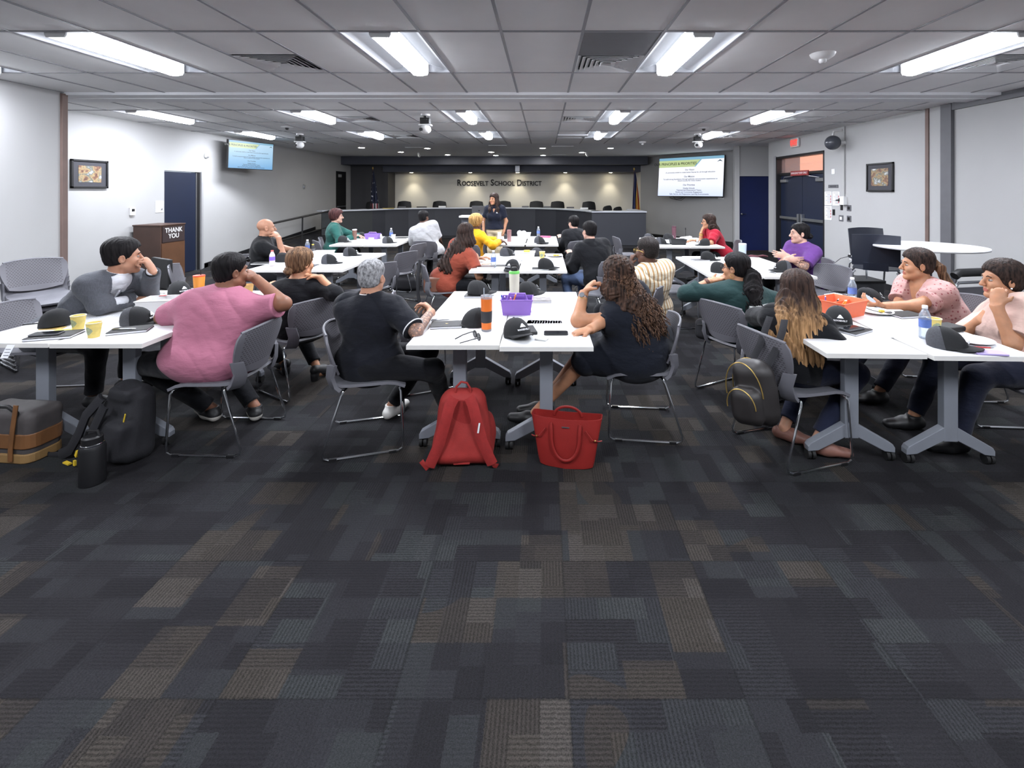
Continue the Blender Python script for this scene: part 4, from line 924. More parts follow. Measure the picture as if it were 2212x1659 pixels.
n = NT('us_flag_cloth'); sp = n.n('SeparateXYZ'); n.l(n.coord('UV') if False else n.coord('Generated'), sp.inputs[0])
stripe = n.math('GREATER_THAN', n.math('FRACT', n.math('ADD', n.math('MULTIPLY', sp.outputs[0], 5.0), n.math('MULTIPLY', sp.outputs[2], .8))), .5)
canton = n.math('GREATER_THAN', sp.outputs[2], .42)
vor = n.n('TexVoronoi'); n.l(n.mapping(n.coord('Generated'), (7, .01, 13)), vor.inputs['Vector']); vor.inputs['Scale'].default_value = 1.0; vor.inputs['Randomness'].default_value = .25
star = n.math('LESS_THAN', vor.outputs['Distance'], .2)
n.base(n.mix(canton, n.mix(stripe, lin((196, 190, 196)), lin((150, 50, 62))), n.mix(star, lin((34, 40, 62)), lin((206, 208, 216)))), .8)
flag('flag', 'draped flag with stars and red and white stripes at the dark panel', -6.12, 16.9, .05, 2.52, n.m, .34)
n = NT('state_flag_cloth'); sp = n.n('SeparateXYZ'); n.l(n.coord('Generated'), sp.inputs[0])
ray = n.math('GREATER_THAN', n.math('FRACT', n.math('MULTIPLY', sp.outputs[0], 3.5)), .5)
n.base(n.mix(n.math('GREATER_THAN', n.math('SUBTRACT', sp.outputs[0], n.math('MULTIPLY', sp.outputs[2], .25)), .30), lin((38, 46, 84)), n.mix(ray, lin((158, 52, 48)), lin((196, 150, 66)))), .8)
flag('flag', 'draped red, gold and blue flag beside the diagonal screen wall', 3.12, 16.35, .05, 2.46, n.m, .30)
# ------------------------------------------------------------------ ceiling devices
def ptz(lab, u, v, Y, dr):
    x = (u-U0)/F*Y; t = thing('ceiling_camera', lab, 'camera', (x, Y, CEIL), 0, 'white ceiling cameras')
    b = MB(); b.lathe((0, 0, -.03), [(.07, 0), (.075, .03)], 16); b.build('mount', M_white, t, True); b = MB(); b.box((0, 0, -.11), (.15, .13, .10)); b.box((.0, -.07, -.09), (.09, .02, .03)); b.cyl((0, 0, -.07), (0, 0, -.02), .03); b.build('yoke', M_black, t, bevel=.008)
    b = MB(); b.box((0, 0, -.175), (.20, .12, .025)); b.build('bracket_plate', M_white, t, bevel=.006)
    b = MB(); b.ball((.01, -.02, -.245), (.085, .085, .075), 16); b.build('head', M_white, t, True); b = MB(); b.cyl((.01-.05, -.06, -.25), (.01-.06, -.105, -.255), .028, n=16); b.build('lens', M_black, t, True); return t
ptz('white dome camera on a dark bracket hung between two lights near the room axis', 919, 250, 7.6, 1); ptz('white dome camera on a dark bracket hung above the small screen side', 648, 290, 10.2, 1); ptz('white dome camera on a dark bracket hung before the light by the large screen', 1507, 290, 10.2, 1)
def disc(name, lab, cat, u, v, r, hh, m2=None):
    p = onz(u, v, CEIL); t = thing(name, lab, cat, p); b = MB(); b.lathe((0, 0, -hh), [(r*.55, 0), (r*.9, hh*.5), (r, hh)], 24); b.build('housing', M_white, t, True)
    b = MB(); b.lathe((0, 0, -hh-.035), [(r*.18, 0), (r*.3, .012), (r*.3, .036)], 16); b.build('sensor_tip', m2 or M_white, t, True)
disc('smoke_detector', 'round white smoke detector between the lights on the door side', 'smoke detector', 1777, 116, .105, .05); disc('ceiling_sensor', 'small round sensor on the ceiling above the small screen', 'sensor', 620, 274, .11, .02, M_black); disc('ceiling_sensor', 'small round sensor on the ceiling in front of the large screen light', 'sensor', 1520, 276, .11, .02, M_black); disc('smoke_detector', 'small round detector on the ceiling above the large screen', 'smoke detector', 1388, 306, .09, .05)
b = MB(); b.bx(-.33, .33, -.14, .14, -.03, 0); b.bx(-.30, .02, -.11, .11, -.035, -.03); b.bx(.04, .27, -.11, .11, -.035, -.03); o = b.build('ceiling_panel_light', M_troffer); o.location = (.63, 10.4, CEIL-.001); tag(o, 'shallow white ceiling unit beside the vent near the room axis', 'ceiling unit')
t = thing('wall_projector', 'small grey device hung under the soffit above the school word', 'projector', ((1118-U0)/F*17.5, 17.45, 2.47)); b = MB(); b.box((0, 0, 0), (.17, .14, .24)); b.build('case', M_alu, t, bevel=.01); b = MB(); b.cyl((0, .0, .12), (0, 0, .15), .03); b.build('mount', M_black, t)
for p, lab in (((XL+3.2, 15.3, CEIL), 'near the exit sign'), ((1.35, 15.1, CEIL), 'near the large screen')):
    t = thing('spray_head', 'small tilted white fixture on the drywall ceiling '+lab, 'fixture', p); b = MB(); b.cyl((0, 0, 0), (0, 0, -.04), .03); b.tube([(0, 0, -.04), (.04, -.06, -.13)], .035, 10); b.build('head', M_white, t, True)
for u, v, sx, lab in ((1075, 314, .4, 'above the standing woman, farther from the dais'), (1215, 316, .5, 'by the fourth row downlight, farther from the dais'), (895, 318.5, .4, 'between the two downlights by the exit sign'), (1090, 333, .4, 'close to the soffit, above the standing woman'), (1207, 334, .4, 'close to the soffit, toward the large screen')):
    p = onz(u, v, CEIL); o = MB().bx(-sx*.6, sx*.6, -.08, .08, -.012, 0).build('air_slot', M_vent); o.location = p; tag(o, 'narrow slot vent '+lab, 'vent', 'narrow slot vents over the dais'); 
# ================================================================== things on the tables
def hz(h): return -math.radians(h)
def cap(u, v, h, lab, z=TT, mesh=True, logo=True, tilt=0., grp='black caps on the tables', p=None):
    p = p or tb(u, v, z); t = thing('baseball_cap', lab, 'cap', p, hz(h), grp); Rt = rotm(tilt)
    b = MB(); n = 20; m = 7
    def ring(i): a = i/m*PI/2; r = math.cos(a)**.8 if i < m else .02; return r, .112*math.sin(a)+.004
    for part, mi in ((0, 0), (1, 1)):
        b.m(mi); g = []
        for i in range(m+1):
            r, zz = ring(i); row = []
            for k in range(n//2+1):
                a = (k/(n//2))*PI+(0 if part == 0 else PI); row.append(Rt @ Vector((.084*r*math.cos(a), .096*r*math.sin(a)-.004*i, zz)))
            g.append(row)
        b.sheet(g, .003)
    b.build('crown', [M_blackcloth, M_capmesh if mesh else M_blackcloth], t, True, angle=60)
    b = MB(); g = []
    for i in range(6):
        f = i/5; row = []
        for k in range(11):
            x = (k/10*2-1); a = x*1.25; rx = .083; y0 = .088*math.cos(a*1.0); L_ = .074*math.cos(x*1.2)**.6
            row.append(Rt @ Vector((rx*math.sin(a)*(1-.10*f), y0+L_*f, .010-.014*x*x*f-.004*f+.004)))
        g.append(row)
    b.sheet(g, .004); b.build('brim', M_blackcloth, t, True)
    b = MB(); b.ball(Rt @ Vector((0, -.026, .116)), (.008, .008, .005), 8); b.build('button', M_blackcloth, t, True)
    if logo:
        Rl = Rt @ rotm(math.radians(62), 0, PI)
        b = MB(); b.prism([(-.020, .0), (.020, .0), (.004, .024), (-.004, .024)], .0015, Rt @ Vector((0, .0905, .058)), Rl.col[0], Rl.col[1], Rl.col[2]); b.build('cap_emblem', M_whiteprint, t)
        text_mb('', 0, M_whiteprint, 'cap_lettering', t, Rt @ Vector((0, .0975, .043)), Rl, lines=[('ROOSEVELT', .015, 0, 0)], bold=.02)
    return t
def notebook(u, v, h, lab, z=TT, p=None, size=(.145, .21), m=None, emblem=False):
    p = p or tb(u, v, z); t = thing('notebook', lab, 'notebook', p, hz(h), 'black notebooks')
    b = MB(); b.rbox((0, 0, .0015), (size[0], size[1], .003), .006); b.rbox((0, 0, .0145), (size[0], size[1], .003), .006); b.build('cover', m or M_leather, t); b = MB(); b.box((.002, 0, .008), (size[0]-.006, size[1]-.006, .010)); b.build('pages', M_paper, t)
    b = MB(); b.box((size[0]*.36, 0, .0165), (.007, size[1], .001)); b.build('elastic_band', M_black, t)
    if emblem: b = MB(); b.prism([(-.008, -.01), (.008, -.004), (0, .012)], .0006, (0, 0, .0161)); b.build('cover_emblem', M_gold, t)
    return t
def pen(u, v, h, lab, z=TT, m=None, p=None, L=.14):
    p = p or tb(u, v, z); t = thing('pen', lab, 'pen', p+Vector((0, 0, .005)), hz(h)); b = MB(); b.tube([(0, -L/2, 0), (0, L/2-.02, 0)], .0048, 8); b.build('barrel', m or M_black, t, True); b = MB(); b.tube([(0, L/2-.02, 0), (0, L/2, 0)], [.0045, .001], 8); b.build('tip', M_alu, t, True); b = MB(); b.box((0, -L/2+.025, .006), (.003, .04, .002)); b.build('clip', M_alu, t); return t
M_clear = glassy('clear_plastic', (236, 242, 248), .10); M_label = mat('blue_bottle_label', (88, 112, 176), .5, var=.15, vscale=40); M_lab2 = mat('pale_label', (206, 214, 230), .5, var=.1, vscale=60)
def bottle(u, v, lab, z=TT, h=.205, capm=None, body=None, labm=None, r=.032):
    p = tb(u, v, z); t = thing('water_bottle', lab, 'bottle', p); k = h/.205
    b = MB(); b.lathe((0, 0, 0), [(.026*r/.032, 0), (r, .006), (r, .05*k), (r*.95, .055*k), (r, .06*k), (r, .125*k), (r*.93, .145*k), (r*.55, .175*k), (.0135, .184*k), (.0135, .192*k)], 20); b.build('bottle_body', body or M_clear, t, True)
    b = MB(); b.lathe((0, 0, 0), [(r+.0008, .072*k), (r+.0008, .122*k)], 20, cap0=False, cap1=False); b.build('label_band', labm or M_label, t, True)
    b = MB(); b.lathe((0, 0, 0), [(.0155, .188*k), (.0155, .204*k), (.014, .206*k)], 16); b.build('cap', capm or M_white, t, True); return t
M_ycup = mat('yellow_paper_cup', (222, 200, 116), .6, var=.12, vscale=30); M_inner = mat('cup_inside', (236, 230, 214), .6)
def cup(u, v, lab, z=TT, m=None, h=.092, r0=.028, r1=.040, leaf=True, p=None):
    p = p or tb(u, v, z); t = thing('paper_cup', lab, 'cup', p); b = MB(); b.lathe((0, 0, 0), [(r0, 0), (r1, h), (r1-.002, h), (r0, .004)], 24, cap1=True); b.build('cup_body', m or M_ycup, t, True); b = MB(); b.tube([(r1*math.cos(k*PI/12), r1*math.sin(k*PI/12), h) for k in range(24)], .0022, 6, closed=True); b.build('rim', m or M_inner, t, True)
    if leaf:
        b = MB(); g = []
        for i in range(5):
            zz = .02+.05*i/4; rr = r0+(r1-r0)*zz/h+.0006; wd = (.2, .55, .8, .6, .15)[i]; g.append([(rr*math.cos(-PI/2-.2+a*wd), rr*math.sin(-PI/2-.2+a*wd), zz) for a in (-1, -.5, 0, .5, 1)])
        b.sheet(g, .0006); b.build('printed_leaf', mat('leaf_print', (150, 158, 128), .7, var=.2, vscale=60), t, True)
    return t
def caddy(u, v, h, lab, m, size=(.24, .16, .12), stuff=(), z=TT, handle=True, p=None, grp=None):
    p = p or tb(u, v, z); t = thing('caddy', lab, 'caddy', p, hz(h), grp); W, D, H = size; b = MB(); w = .0025; k = .86
    def ring(s, z_): return [(s*W/2*x, s*D/2*y, z_) for x, y in ((-1, -1), (1, -1), (1, 1), (-1, 1))]
    o, i = ring(k, 0)+ring(1, H), [(x*.97, y*.96, max(z_, .004)) for x, y, z_ in ring(k, 0)+ring(1, H)]
    vs = o+i; f = [(0, 3, 2, 1), (8, 9, 10, 11)]
    for q in range(4): r_ = (q+1) % 4; f += [(q, r_, 4+r_, 4+q), (8+r_, 8+q, 12+q, 12+r_), (4+q, 4+r_, 12+r_, 12+q)]
    b.add(vs, f); b.build('tub', m, t, bevel=.003)
    b = MB()
    for sy in (-1, 1): b.bx(-W/2-.006, W/2+.006, sy*D/2-.004, sy*D/2+.004, H-.006, H+.002)
    for sx in (-1, 1): b.bx(sx*W/2-.004, sx*W/2+.004, -D/2, D/2, H-.006, H+.002)
    b.build('rim', m, t, bevel=.002)
    b = MB(); b.bx(-.003, .003, -D*.45, D*.45, .004, H*.85)
    if handle: b.tube([(0, -D*.32, H*.8), (0, -D*.25, H*1.25), (0, D*.25, H*1.25), (0, D*.32, H*.8)], .009, 8)
    b.build('divider', m, t, True)
    for q, (nm, mm, x, y, L, tx, ty, lb) in enumerate(stuff):
        a = p+rotm(0, 0, hz(h)) @ Vector((x*W/2, y*D/2, .006)); e = a+rotm(0, 0, hz(h)) @ Vector((tx, ty, L)); b = MB(); b.tube([a-a, e-a], .0055, 8); q_ = thing(nm, lb+lab[:0], 'marker' if nm == 'marker' else 'pencil', a, 0, 'markers in the caddies'); b.build('barrel', mm, q_, True); b = MB(); b.tube([(e-a), (e-a)*1.08], [.0055, .002], 8); b.build('tip', M_white, q_, True)
    return t
def paper(u, v, h, lab, z=TT, size=(.216, .279), lines=True, p=None):
    p = p or tb(u, v, z); t = thing('paper_sheet', lab, 'paper', p, hz(h), 'loose sheets on the tables'); b = MB(); b.box((0, 0, .0008), (size[0], size[1], .0012)); b.build('sheet', M_paper, t)
    if lines:
        b = MB(); rr = random.Random(int(u*7+v))
        for k in range(12): L = rr.uniform(.3, .8)*size[0]; b.box((-size[0]*.42+L/2, size[1]*(.40-.065*k), .00155), (L, .0028, .0002))
        b.build('printed_lines', mat('faint_print', (186, 188, 196), .8), t)
    return t
def plate(u, v, lab, food=True, z=TT):
    p = tb(u, v, z); t = thing('paper_plate', lab, 'plate', p, 0, 'white paper plates'); b = MB(); b.lathe((0, 0, 0), [(.07, 0), (.075, .004), (.105, .016), (.112, .017), (.112, .019), (.104, .018), (.074, .0065), (.001, .006)], 32); b.build('dish', M_white, t, True)
    return t, p
def phone(u, v, h, lab, z=TT, m=None, p=None):
    p = p or tb(u, v, z); t = thing('phone', lab, 'phone', p, hz(h)); b = MB(); b.rbox((0, 0, .005), (.075, .155, .009), .012); b.build('case', m or M_black, t, bevel=.002); b = MB(); b.rbox((0, 0, .0098), (.069, .149, .0012), .010); b.build('screen', mat('dark_screen', (18, 20, 26), .08), t); return t
M_tumb = mat('orange_tumbler', (226, 116, 44), .35, var=.05); M_sleeve = mat('tumbler_sleeve', (38, 38, 42), .6)
def tumbler(u, v, lab, h, r, m, lid, straw=None, sleeve=False, z=TT, steel=False):
    p = tb(u, v, z); t = thing('tumbler', lab, 'tumbler', p); b = MB(); b.lathe((0, 0, 0), [(r*.84, 0), (r*.86, .006), (r*.98, h*.72), (r, h*.9)], 24); b.build('body', m, t, True)
    if sleeve: b = MB(); b.lathe((0, 0, 0), [(r*.905, h*.24), (r*.95, h*.25), (r*.985, h*.55), (r*.96, h*.56)], 24, cap0=False, cap1=False); b.build('grip_sleeve', M_sleeve, t, True)
    b = MB(); b.lathe((0, 0, 0), [(r*1.0, h*.9), (r*1.02, h*.93), (r*.99, h*.985), (r*.7, h)], 24); b.build('lid', lid, t, True)
    if steel: b = MB(); b.lathe((0, 0, 0), [(r*.84, -.0), (r*.875, .002), (r*.885, .014)], 24, cap1=False); b.build('steel_base', M_alu, t, True)
    if straw: b = MB(); b.tube([(r*.3, 0, h*.5), (r*.36, 0, h+.05)] if straw is not True else [(-r*.4, 0, h*.6), (-r*.45, 0, h+.045)], .004, 8); b.build('straw', straw if straw is not True else M_clear, t, True)
    return t
P_col = {k: mat(k+'_marker', c, .5) for k, c in (('blue', (70, 90, 170)), ('pink', (226, 90, 160)), ('yellow', (232, 200, 80)), ('green', (90, 160, 120)), ('orange', (232, 140, 60)), ('violet', (110, 80, 160)), ('teal', (60, 140, 150)))}
M_purple = mat('purple_plastic', (138, 104, 186), .45, var=.04); M_orange = mat('orange_plastic', (240, 120, 82), .45, var=.04)
# ---- front centre pair
notebook(965, 704, 82, 'black notebook with a small gold emblem next to the pen and orange tumbler', emblem=True); pen(953, 692, 78, 'pen lying behind the notebook with the gold emblem', m=M_alu)
cap(1026, 702, -88, 'black cap with its brim toward the notebook, behind the orange tumbler', mesh=False)
tumbler(1051, 714, 'clear tumbler with orange drink and black grip sleeve', .235, .038, M_tumb, M_clear, True, True, steel=True)
t = thing('sunglasses', 'folded black sunglasses lying in front of the orange tumbler', 'sunglasses', tb(1030, 732), hz(62)); b = MB()
for q in (-1, 1): b.tube([(q*.034+.027*math.cos(k*PI/8), .0, .022+.019*math.sin(k*PI/8)) for k in range(16)], .0042, 6, closed=True); b.tube([(q*.063, 0, .028), (q*.067, -.02, .026), (q*.062, -.07, .018), (q*.045, -.125, .005)], .0034, 6)
b.build('frame', M_black, t, True); b = MB()
for q in (-1, 1): b.prism([(.025*math.cos(k*PI/8), .017*math.sin(k*PI/8)) for k in range(16)], .002, (q*.034, 0, .022), (1, 0, 0), (0, 0, 1)); 
b.build('lenses', mat('dark_lens', (24, 22, 24), .1), t)
cap(1118, 727, 150, 'black cap tipped on its side nearest the camera on the centre table', mesh=False, tilt=.25)
slab('notebook', 'small black case under the tipped cap on the centre table', 'case', tb(1137, 716), (.12, .16, .018), M_leather, .2)
slab('earbud_case', 'small pale case lying in front of the black phone', 'case', tb(1170, 734), (.075, .05, .012), mat('pale_case', (206, 206, 204), .5), -.35, r=.005)
phone(1201, 721, 90, 'black phone lying by the hand of the woman in the sleeveless dress')
caddy(1117, 676, 90, 'purple caddy with coloured markers beside the orange tumbler', M_purple, (.17, .235, .115), stuff=[('marker', P_col['blue'], -.1, -.75, .13, .01, -.03, 'blue marker in the purple caddy of the centre table'), ('marker', P_col['teal'], -.5, -.8, .11, -.02, -.03, 'teal marker in the purple caddy of the centre table'), ('marker', P_col['pink'], -.35, -.35, .10, .0, -.01, 'pink marker in the purple caddy of the centre table'), ('marker', P_col['orange'], .1, -.45, .14, .02, .045, 'orange marker in the purple caddy of the centre table'), ('marker', P_col['violet'], .4, -.6, .12, .0, -.02, 'violet marker in the purple caddy of the centre table')])
t = tumbler(1111, 644, 'beige steel bottle with a green ring and black loop lid', .235, .045, mat('beige_steel', (206, 202, 186), .4, var=.04), mat('green_lid_ring', (110, 196, 96), .45)); b = MB(); b.lathe((0, 0, 0), [(.030, .23), (.030, .262), (.022, .266)], 20); b.tube([(-.03, 0, .26), (-.02, 0, .285), (.02, 0, .285), (.03, 0, .26)], .006, 8); b.build('loop_cap', M_black, t, True)
notebook(1031, 640, 90, 'black notebook under the cap at the far end of the centre table'); cap(1034, 634, 75, 'black cap on a notebook at the far end of the centre table', z=TT+.017, mesh=False)
cap(1142, 636, 60, 'black cap behind the beige bottle on the centre table', mesh=False)
notebook(1164, 650, 88, 'open grained grey notebook beside the purple caddy', m=mat('grey_grain', (136, 132, 132), .8, var=.3, vscale=40), size=(.16, .20))
for u, v, h, l in ((962, 722, 80, 'printed sheet under the notebook with the gold emblem'), (1170, 690, 88, 'printed sheet beside the purple caddy'), (1010, 655, 75, 'loose sheet left of the beige bottle'), (1180, 702, 95, 'printed sheet behind the black phone')): paper(u, v, h, l)
# ---- middle centre pair
bottle(1066, 578, 'clear water bottle with a blue label on the middle centre table'); notebook(1068, 577, 88, 'brown notebook in front of the woman in the rust top', m=mat('brown_cover', (78, 54, 46), .6), p=tb(1050, 577)); pen(1052, 571, 70, 'wooden pencil by the woman in the rust top', m=mat('wood', (188, 150, 108), .6))
slab('tablet', 'black tablet lying behind the bottle of the middle centre table', 'tablet', tb(1085, 574), (.16, .10, .010), M_black, 0)
cap(1106, 582, 200, 'black cap in front of the bottle on the middle centre table', mesh=False); notebook(1168, 582, 90, 'black notebook under the cap nearest the empty chair of the middle table', size=(.13, .2)); cap(1180, 579, 100, 'black cap on a notebook nearest the empty chair of the middle table', z=TT+.017, mesh=False)
t = caddy(1134, 561, 90, 'white bin with yellow and red things on the middle centre table', M_white, (.18, .27, .11), handle=False); b = MB(); b.rbox((0, 0, 0), (.08, .10, .07), .02); o = b.build('snack_bag', P_col['yellow']); o.location = tb(1138, 561)+Vector((0, 0, .09)); tag(o, 'yellow snack bag in the white bin of the middle table', 'snack bag')
cup(1171, 558, 'yellow paper cup on the middle centre table'); _, q = plate(1199, 554, 'white plate with snacks beside the yellow cup of the middle table'); b = MB(); b.ball((0, 0, .018), (.03, .025, .014), 10); b.ball((.04, .02, .016), (.025, .02, .012), 10); o = b.build('snack', P_col['yellow'], None, True); o.location = q; tag(o, 'yellow snack on the white plate of the middle table', 'snack')
slab('notebook', 'black notebook behind the yellow cup of the middle table', 'notebook', tb(1165, 553), (.18, .13, .015), M_leather, 0); cap(1094, 552, 60, 'black cap at the far end of the middle table near the rust top', mesh=True); slab('tablet', 'flat black folder at the far end of the middle table', 'folder', tb(1105, 551), (.25, .12, .012), M_leather, 0); cap(1160, 552, 20, 'black cap behind the yellow cup of the middle table', mesh=True)
for u, v, h, l in ((1085, 560, 85, 'wide sheet in the middle of the middle centre table'), (1170, 570, 85, 'sheet between the two caps of the middle table'), (1110, 566, 95, 'sheet behind the cap of the middle table'), (1066, 598, 120, 'sheet hanging past the table edge by the rust top')):
    if v < 590: paper(u, v, h, l)
# ---- far centre pair
tumbler(1100, 522, 'rose pink metal tumbler on the far centre table', .215, .040, mat('rose_metal', (172, 132, 132), .3, .5), mat('rose_metal', (172, 132, 132)))
caddy(1132, 515, 90, 'white bin with tissues on the far centre table', M_white, (.18, .26, .11), handle=False); b = MB(); b.ball((-.05, 0, 0), (.05, .04, .04), 8); b.ball((.03, .02, .0), (.05, .04, .035), 8); o = b.build('tissue', M_paper, None, True); o.location = tb(1128, 515)+Vector((0, 0, .115)); tag(o, 'crumpled tissues in the white bin of the far centre table', 'tissue')
bottle(1163, 512, 'clear water bottle on the far centre table near the dais'); slab('wallet', 'pink wallet beside the bottle of the far centre table', 'wallet', tb(1178, 513), (.20, .10, .03), mat('pink_wallet', (196, 92, 128), .5, var=.15, vscale=30), -.3); notebook(1172, 526, 90, 'black notebook under the cap of the far centre table'); cap(1166, 525, 95, 'black cap on a notebook at the far centre table', z=TT+.017, mesh=True)
slab('notebook', 'open notebook under the hand of the person in the yellow blazer', 'notebook', tb(1080, 525), (.21, .15, .008), M_paper, .2); slab('phone', 'white device held upright by the person in the yellow blazer', 'phone', tb(1081, 520)+Vector((-.02, .0, .04)), (.07, .012, .12), M_white, .5)
bottle(1092, 516, 'short dark bottle beside the rose tumbler', h=.10, body=M_black, capm=M_black, labm=M_black); paper(1150, 527, 90, 'sheet in front of the white bin of the far centre table')
# ---- front pair by the man in the blazer
notebook(282, 715, 66, 'black notebook with a pen across it beside the black cap'); pen(268, 712, 84, 'silver pen lying across the black notebook by the cap', z=TT+.018, m=M_alu)
notebook(118, 727, 72, 'black notebook under a phone near the hanging paper tag', size=(.16, .235)); phone(101, 722, 74, 'grey phone on the notebook near the hanging paper tag', z=TT+.018, m=M_grey_trim); slab('sticky_note', 'yellow sticky note beside the phone on the notebook', 'sticky note', tb(136, 715), (.12, .08, .003), mat('yellow_note', (214, 208, 110), .8), .2)
cap(120, 704, -60, 'black cap turned with its yellow underside up by the two yellow cups', mesh=False, logo=False, tilt=-.1); b = MB(); b.prism([(-.07, -.02), (.07, -.01), (.05, .05), (-.02, .06)], .004); o = b.build('folded_napkin', mat('mustard_cloth', (196, 166, 96), .8, var=.1)); o.location = tb(112, 711); tag(o, 'mustard coloured napkin next to the two yellow cups', 'napkin'); pen(80, 700, 60, 'dark pen lying alone at the table edge by the stacked chairs')
cup(169, 711, 'yellow leaf-print cup, farther of the two by the notebook'); cup(203, 728, 'yellow leaf-print cup, nearer of the two by the notebook')
cap(297, 699, 78, 'black cap with grey mesh back in front of the white bin', mesh=True); paper(215, 690, 70, 'sheet of paper behind the two yellow cups')
caddy(352, 672, 78, 'white bin with a red tag beside the man in pink', M_white, (.20, .27, .10), handle=False); slab('tag', 'red tag on the white bin beside the man in pink', 'tag', tb(352, 668)+Vector((0, 0, .104)), (.045, .03, .004), M_red_ink, .3)
cap(388, 636, 120, 'black cap near the hand of the man in the blazer', mesh=False); pen(343, 634, 100, 'white pen in the hand of the man in the blazer', z=TT+.05, m=M_white); paper(312, 640, 80, 'sheet under the hand of the man in the blazer')
tumbler(430, 624, 'orange cup with a red rim behind the man in pink', .13, .048, mat('orange_cup', (232, 150, 62), .4), mat('red_cup_rim', (232, 78, 54), .4), M_black); cup(537, 637, 'tan paper cup between the man in pink and the woman with the bun', m=mat('tan_cup', (190, 150, 92), .6, var=.08), leaf=False)
t = thing('paper_tag', 'white paper tag hanging from the table edge near the brown handbag', 'tag', tb(33, 742)+Vector((0, -.012, -.002))); b = MB(); b.sheet([[(x-.03-.004*i, -.004-.006*i, -.001-.018*i) for x in (0, .02, .045)] for i in range(5)], .0012); b.build('tag_sheet', M_paper, t, True); b = MB()
for k in range(3): b.box((-.014, -.0135-.006*k, -.025-.016*k), (.03, .002, .004), rotm(-.3))
b.build('printed_lines', M_print, t)
# ---- second pair on that side
notebook(566, 570, 85, 'black notebook by the bottle with the red cap'); bottle(588, 574, 'pink and purple drink bottle with a red cap', h=.19, capm=mat('red_cap', (222, 92, 84), .4), body=mat('pale_pink_drink', (218, 200, 214), .3), labm=mat('violet_label', (120, 92, 186), .5)); cap(614, 565, 70, 'black cap beside the bottle with the red cap', mesh=False)
bottle(664, 548, 'clear water bottle above the hair bun'); bottle(676, 550, 'dark can with a yellow top beside the water bottle', h=.15, body=M_black, capm=P_col['yellow'], labm=M_grey_trim, r=.03); caddy(699, 556, 88, 'clear pale bin with snacks near the hair bun', mat('pale_plastic', (226, 226, 222), .3), (.16, .25, .09), handle=False); cap(712, 569, 85, 'black cap with grey mesh in front of the pale bin', mesh=True); cap(757, 552, 85, 'black cap with white front by the empty chairs of the bun table', mesh=True); paper(660, 574, 85, 'sheet in front of the woman with the bun'); paper(690, 574, 92, 'sheet beside the cap in front of the pale bin')
b = MB(); b.ball((0, 0, 0), (.03, .02, .016), 8); o = b.build('snack', mat('red_snack', (206, 92, 70), .6), None, True); o.location = tb(703, 552)+Vector((0, 0, .055)); tag(o, 'red snack packet in the pale bin near the hair bun', 'snack')
# ---- third pair on that side
tumbler(766, 518, 'iced coffee cup with a straw by the woman in the green sweater', .20, .042, mat('iced_coffee', (112, 82, 72), .25), M_white, M_black); cap(742, 523, 100, 'black cap in front of the iced coffee', mesh=False); caddy(805, 516, 90, 'purple caddy with a white label on the table by the dais', M_purple, (.17, .26, .10)); b = MB(); b.bx(-.05, .05, -.002, 0, -.025, .025); o = b.build('label_card', M_white); o.location = tb(802, 522)+Vector((0, .0, .05)); tag(o, 'white label on the purple caddy by the dais', 'label')
bottle(845, 516, 'clear water bottle by the man in the white shirt'); cup(850, 517, 'small white cup by the man in the white shirt', m=M_white, leaf=False, h=.09); cap(838, 525, 80, 'black cap with grey mesh by the man in the white shirt', mesh=True); slab('notebook', 'dark notebook in front of the man in the white shirt', 'notebook', tb(868, 514), (.21, .15, .015), M_leather, 0); cap(782, 514, 60, 'black cap between the iced coffee and the purple caddy', mesh=False); paper(818, 523, 90, 'sheet in front of the purple caddy by the dais'); bottle(823, 516, 'small white bottle beside the purple caddy by the dais', h=.09, body=M_white, labm=M_white, r=.022)
# ---- front pair on the door side
caddy(1812, 679, 62, 'orange bin with pencils in front of the woman in the dotted blouse', M_orange, (.25, .30, .115), handle=False, stuff=[('marker', P_col['yellow'], .1, -.2, .10, .03, .05, 'yellow pencil in the orange bin'), ('marker', P_col['orange'], .0, -.35, .10, .04, .06, 'orange pencil in the orange bin'), ('marker', M_black, -.3, -.3, .10, .03, .05, 'black marker in the orange bin'), ('marker', P_col['violet'], -.5, -.4, .11, -.02, .03, 'violet marker in the orange bin'), ('marker', P_col['green'], .5, .1, .06, .05, .02, 'green marker in the orange bin')])
cap(1811, 699, 205, 'black cap with white lettering beside the ombre hair', mesh=True); notebook(1842, 716, 60, 'black notebook beside the woman with ombre hair'); phone(1840, 711, 68, 'grey phone on the notebook beside the ombre hair', z=TT+.018, m=M_grey_trim)
bottle(1841, 653, 'clear water bottle behind the orange bin'); _, q = plate(1893, 676, 'white plate with a black fork and yellow food by the phone'); b = MB(); b.box((0, 0, .014), (.03, .025, .016)); o = b.build('food_piece', P_col['yellow']); o.location = q+Vector((.04, 0, 0)); tag(o, 'yellow piece of food on the plate with the fork', 'food'); b = MB(); b.tube([(-.06, .10, .03), (-.02, .02, .016), (0, -.02, .014)], .003, 6); b.box((.005, -.035, .013), (.016, .035, .002)); o = b.build('fork', M_black); o.location = q; tag(o, 'black plastic fork on the plate with the yellow food', 'fork')
notebook(1955, 682, 80, 'black notebook under the forearm of the woman in the dotted blouse'); bottle(1998, 731, 'clear water bottle with a blue label beside the yellow cup'); cup(2018, 718, 'yellow paper cup behind the nearest water bottle'); slab('pouch', 'black pouch lying between the yellow cup and the pale pink top', 'pouch', tb(2048, 713), (.16, .12, .035), M_leather, .3, r=.012)
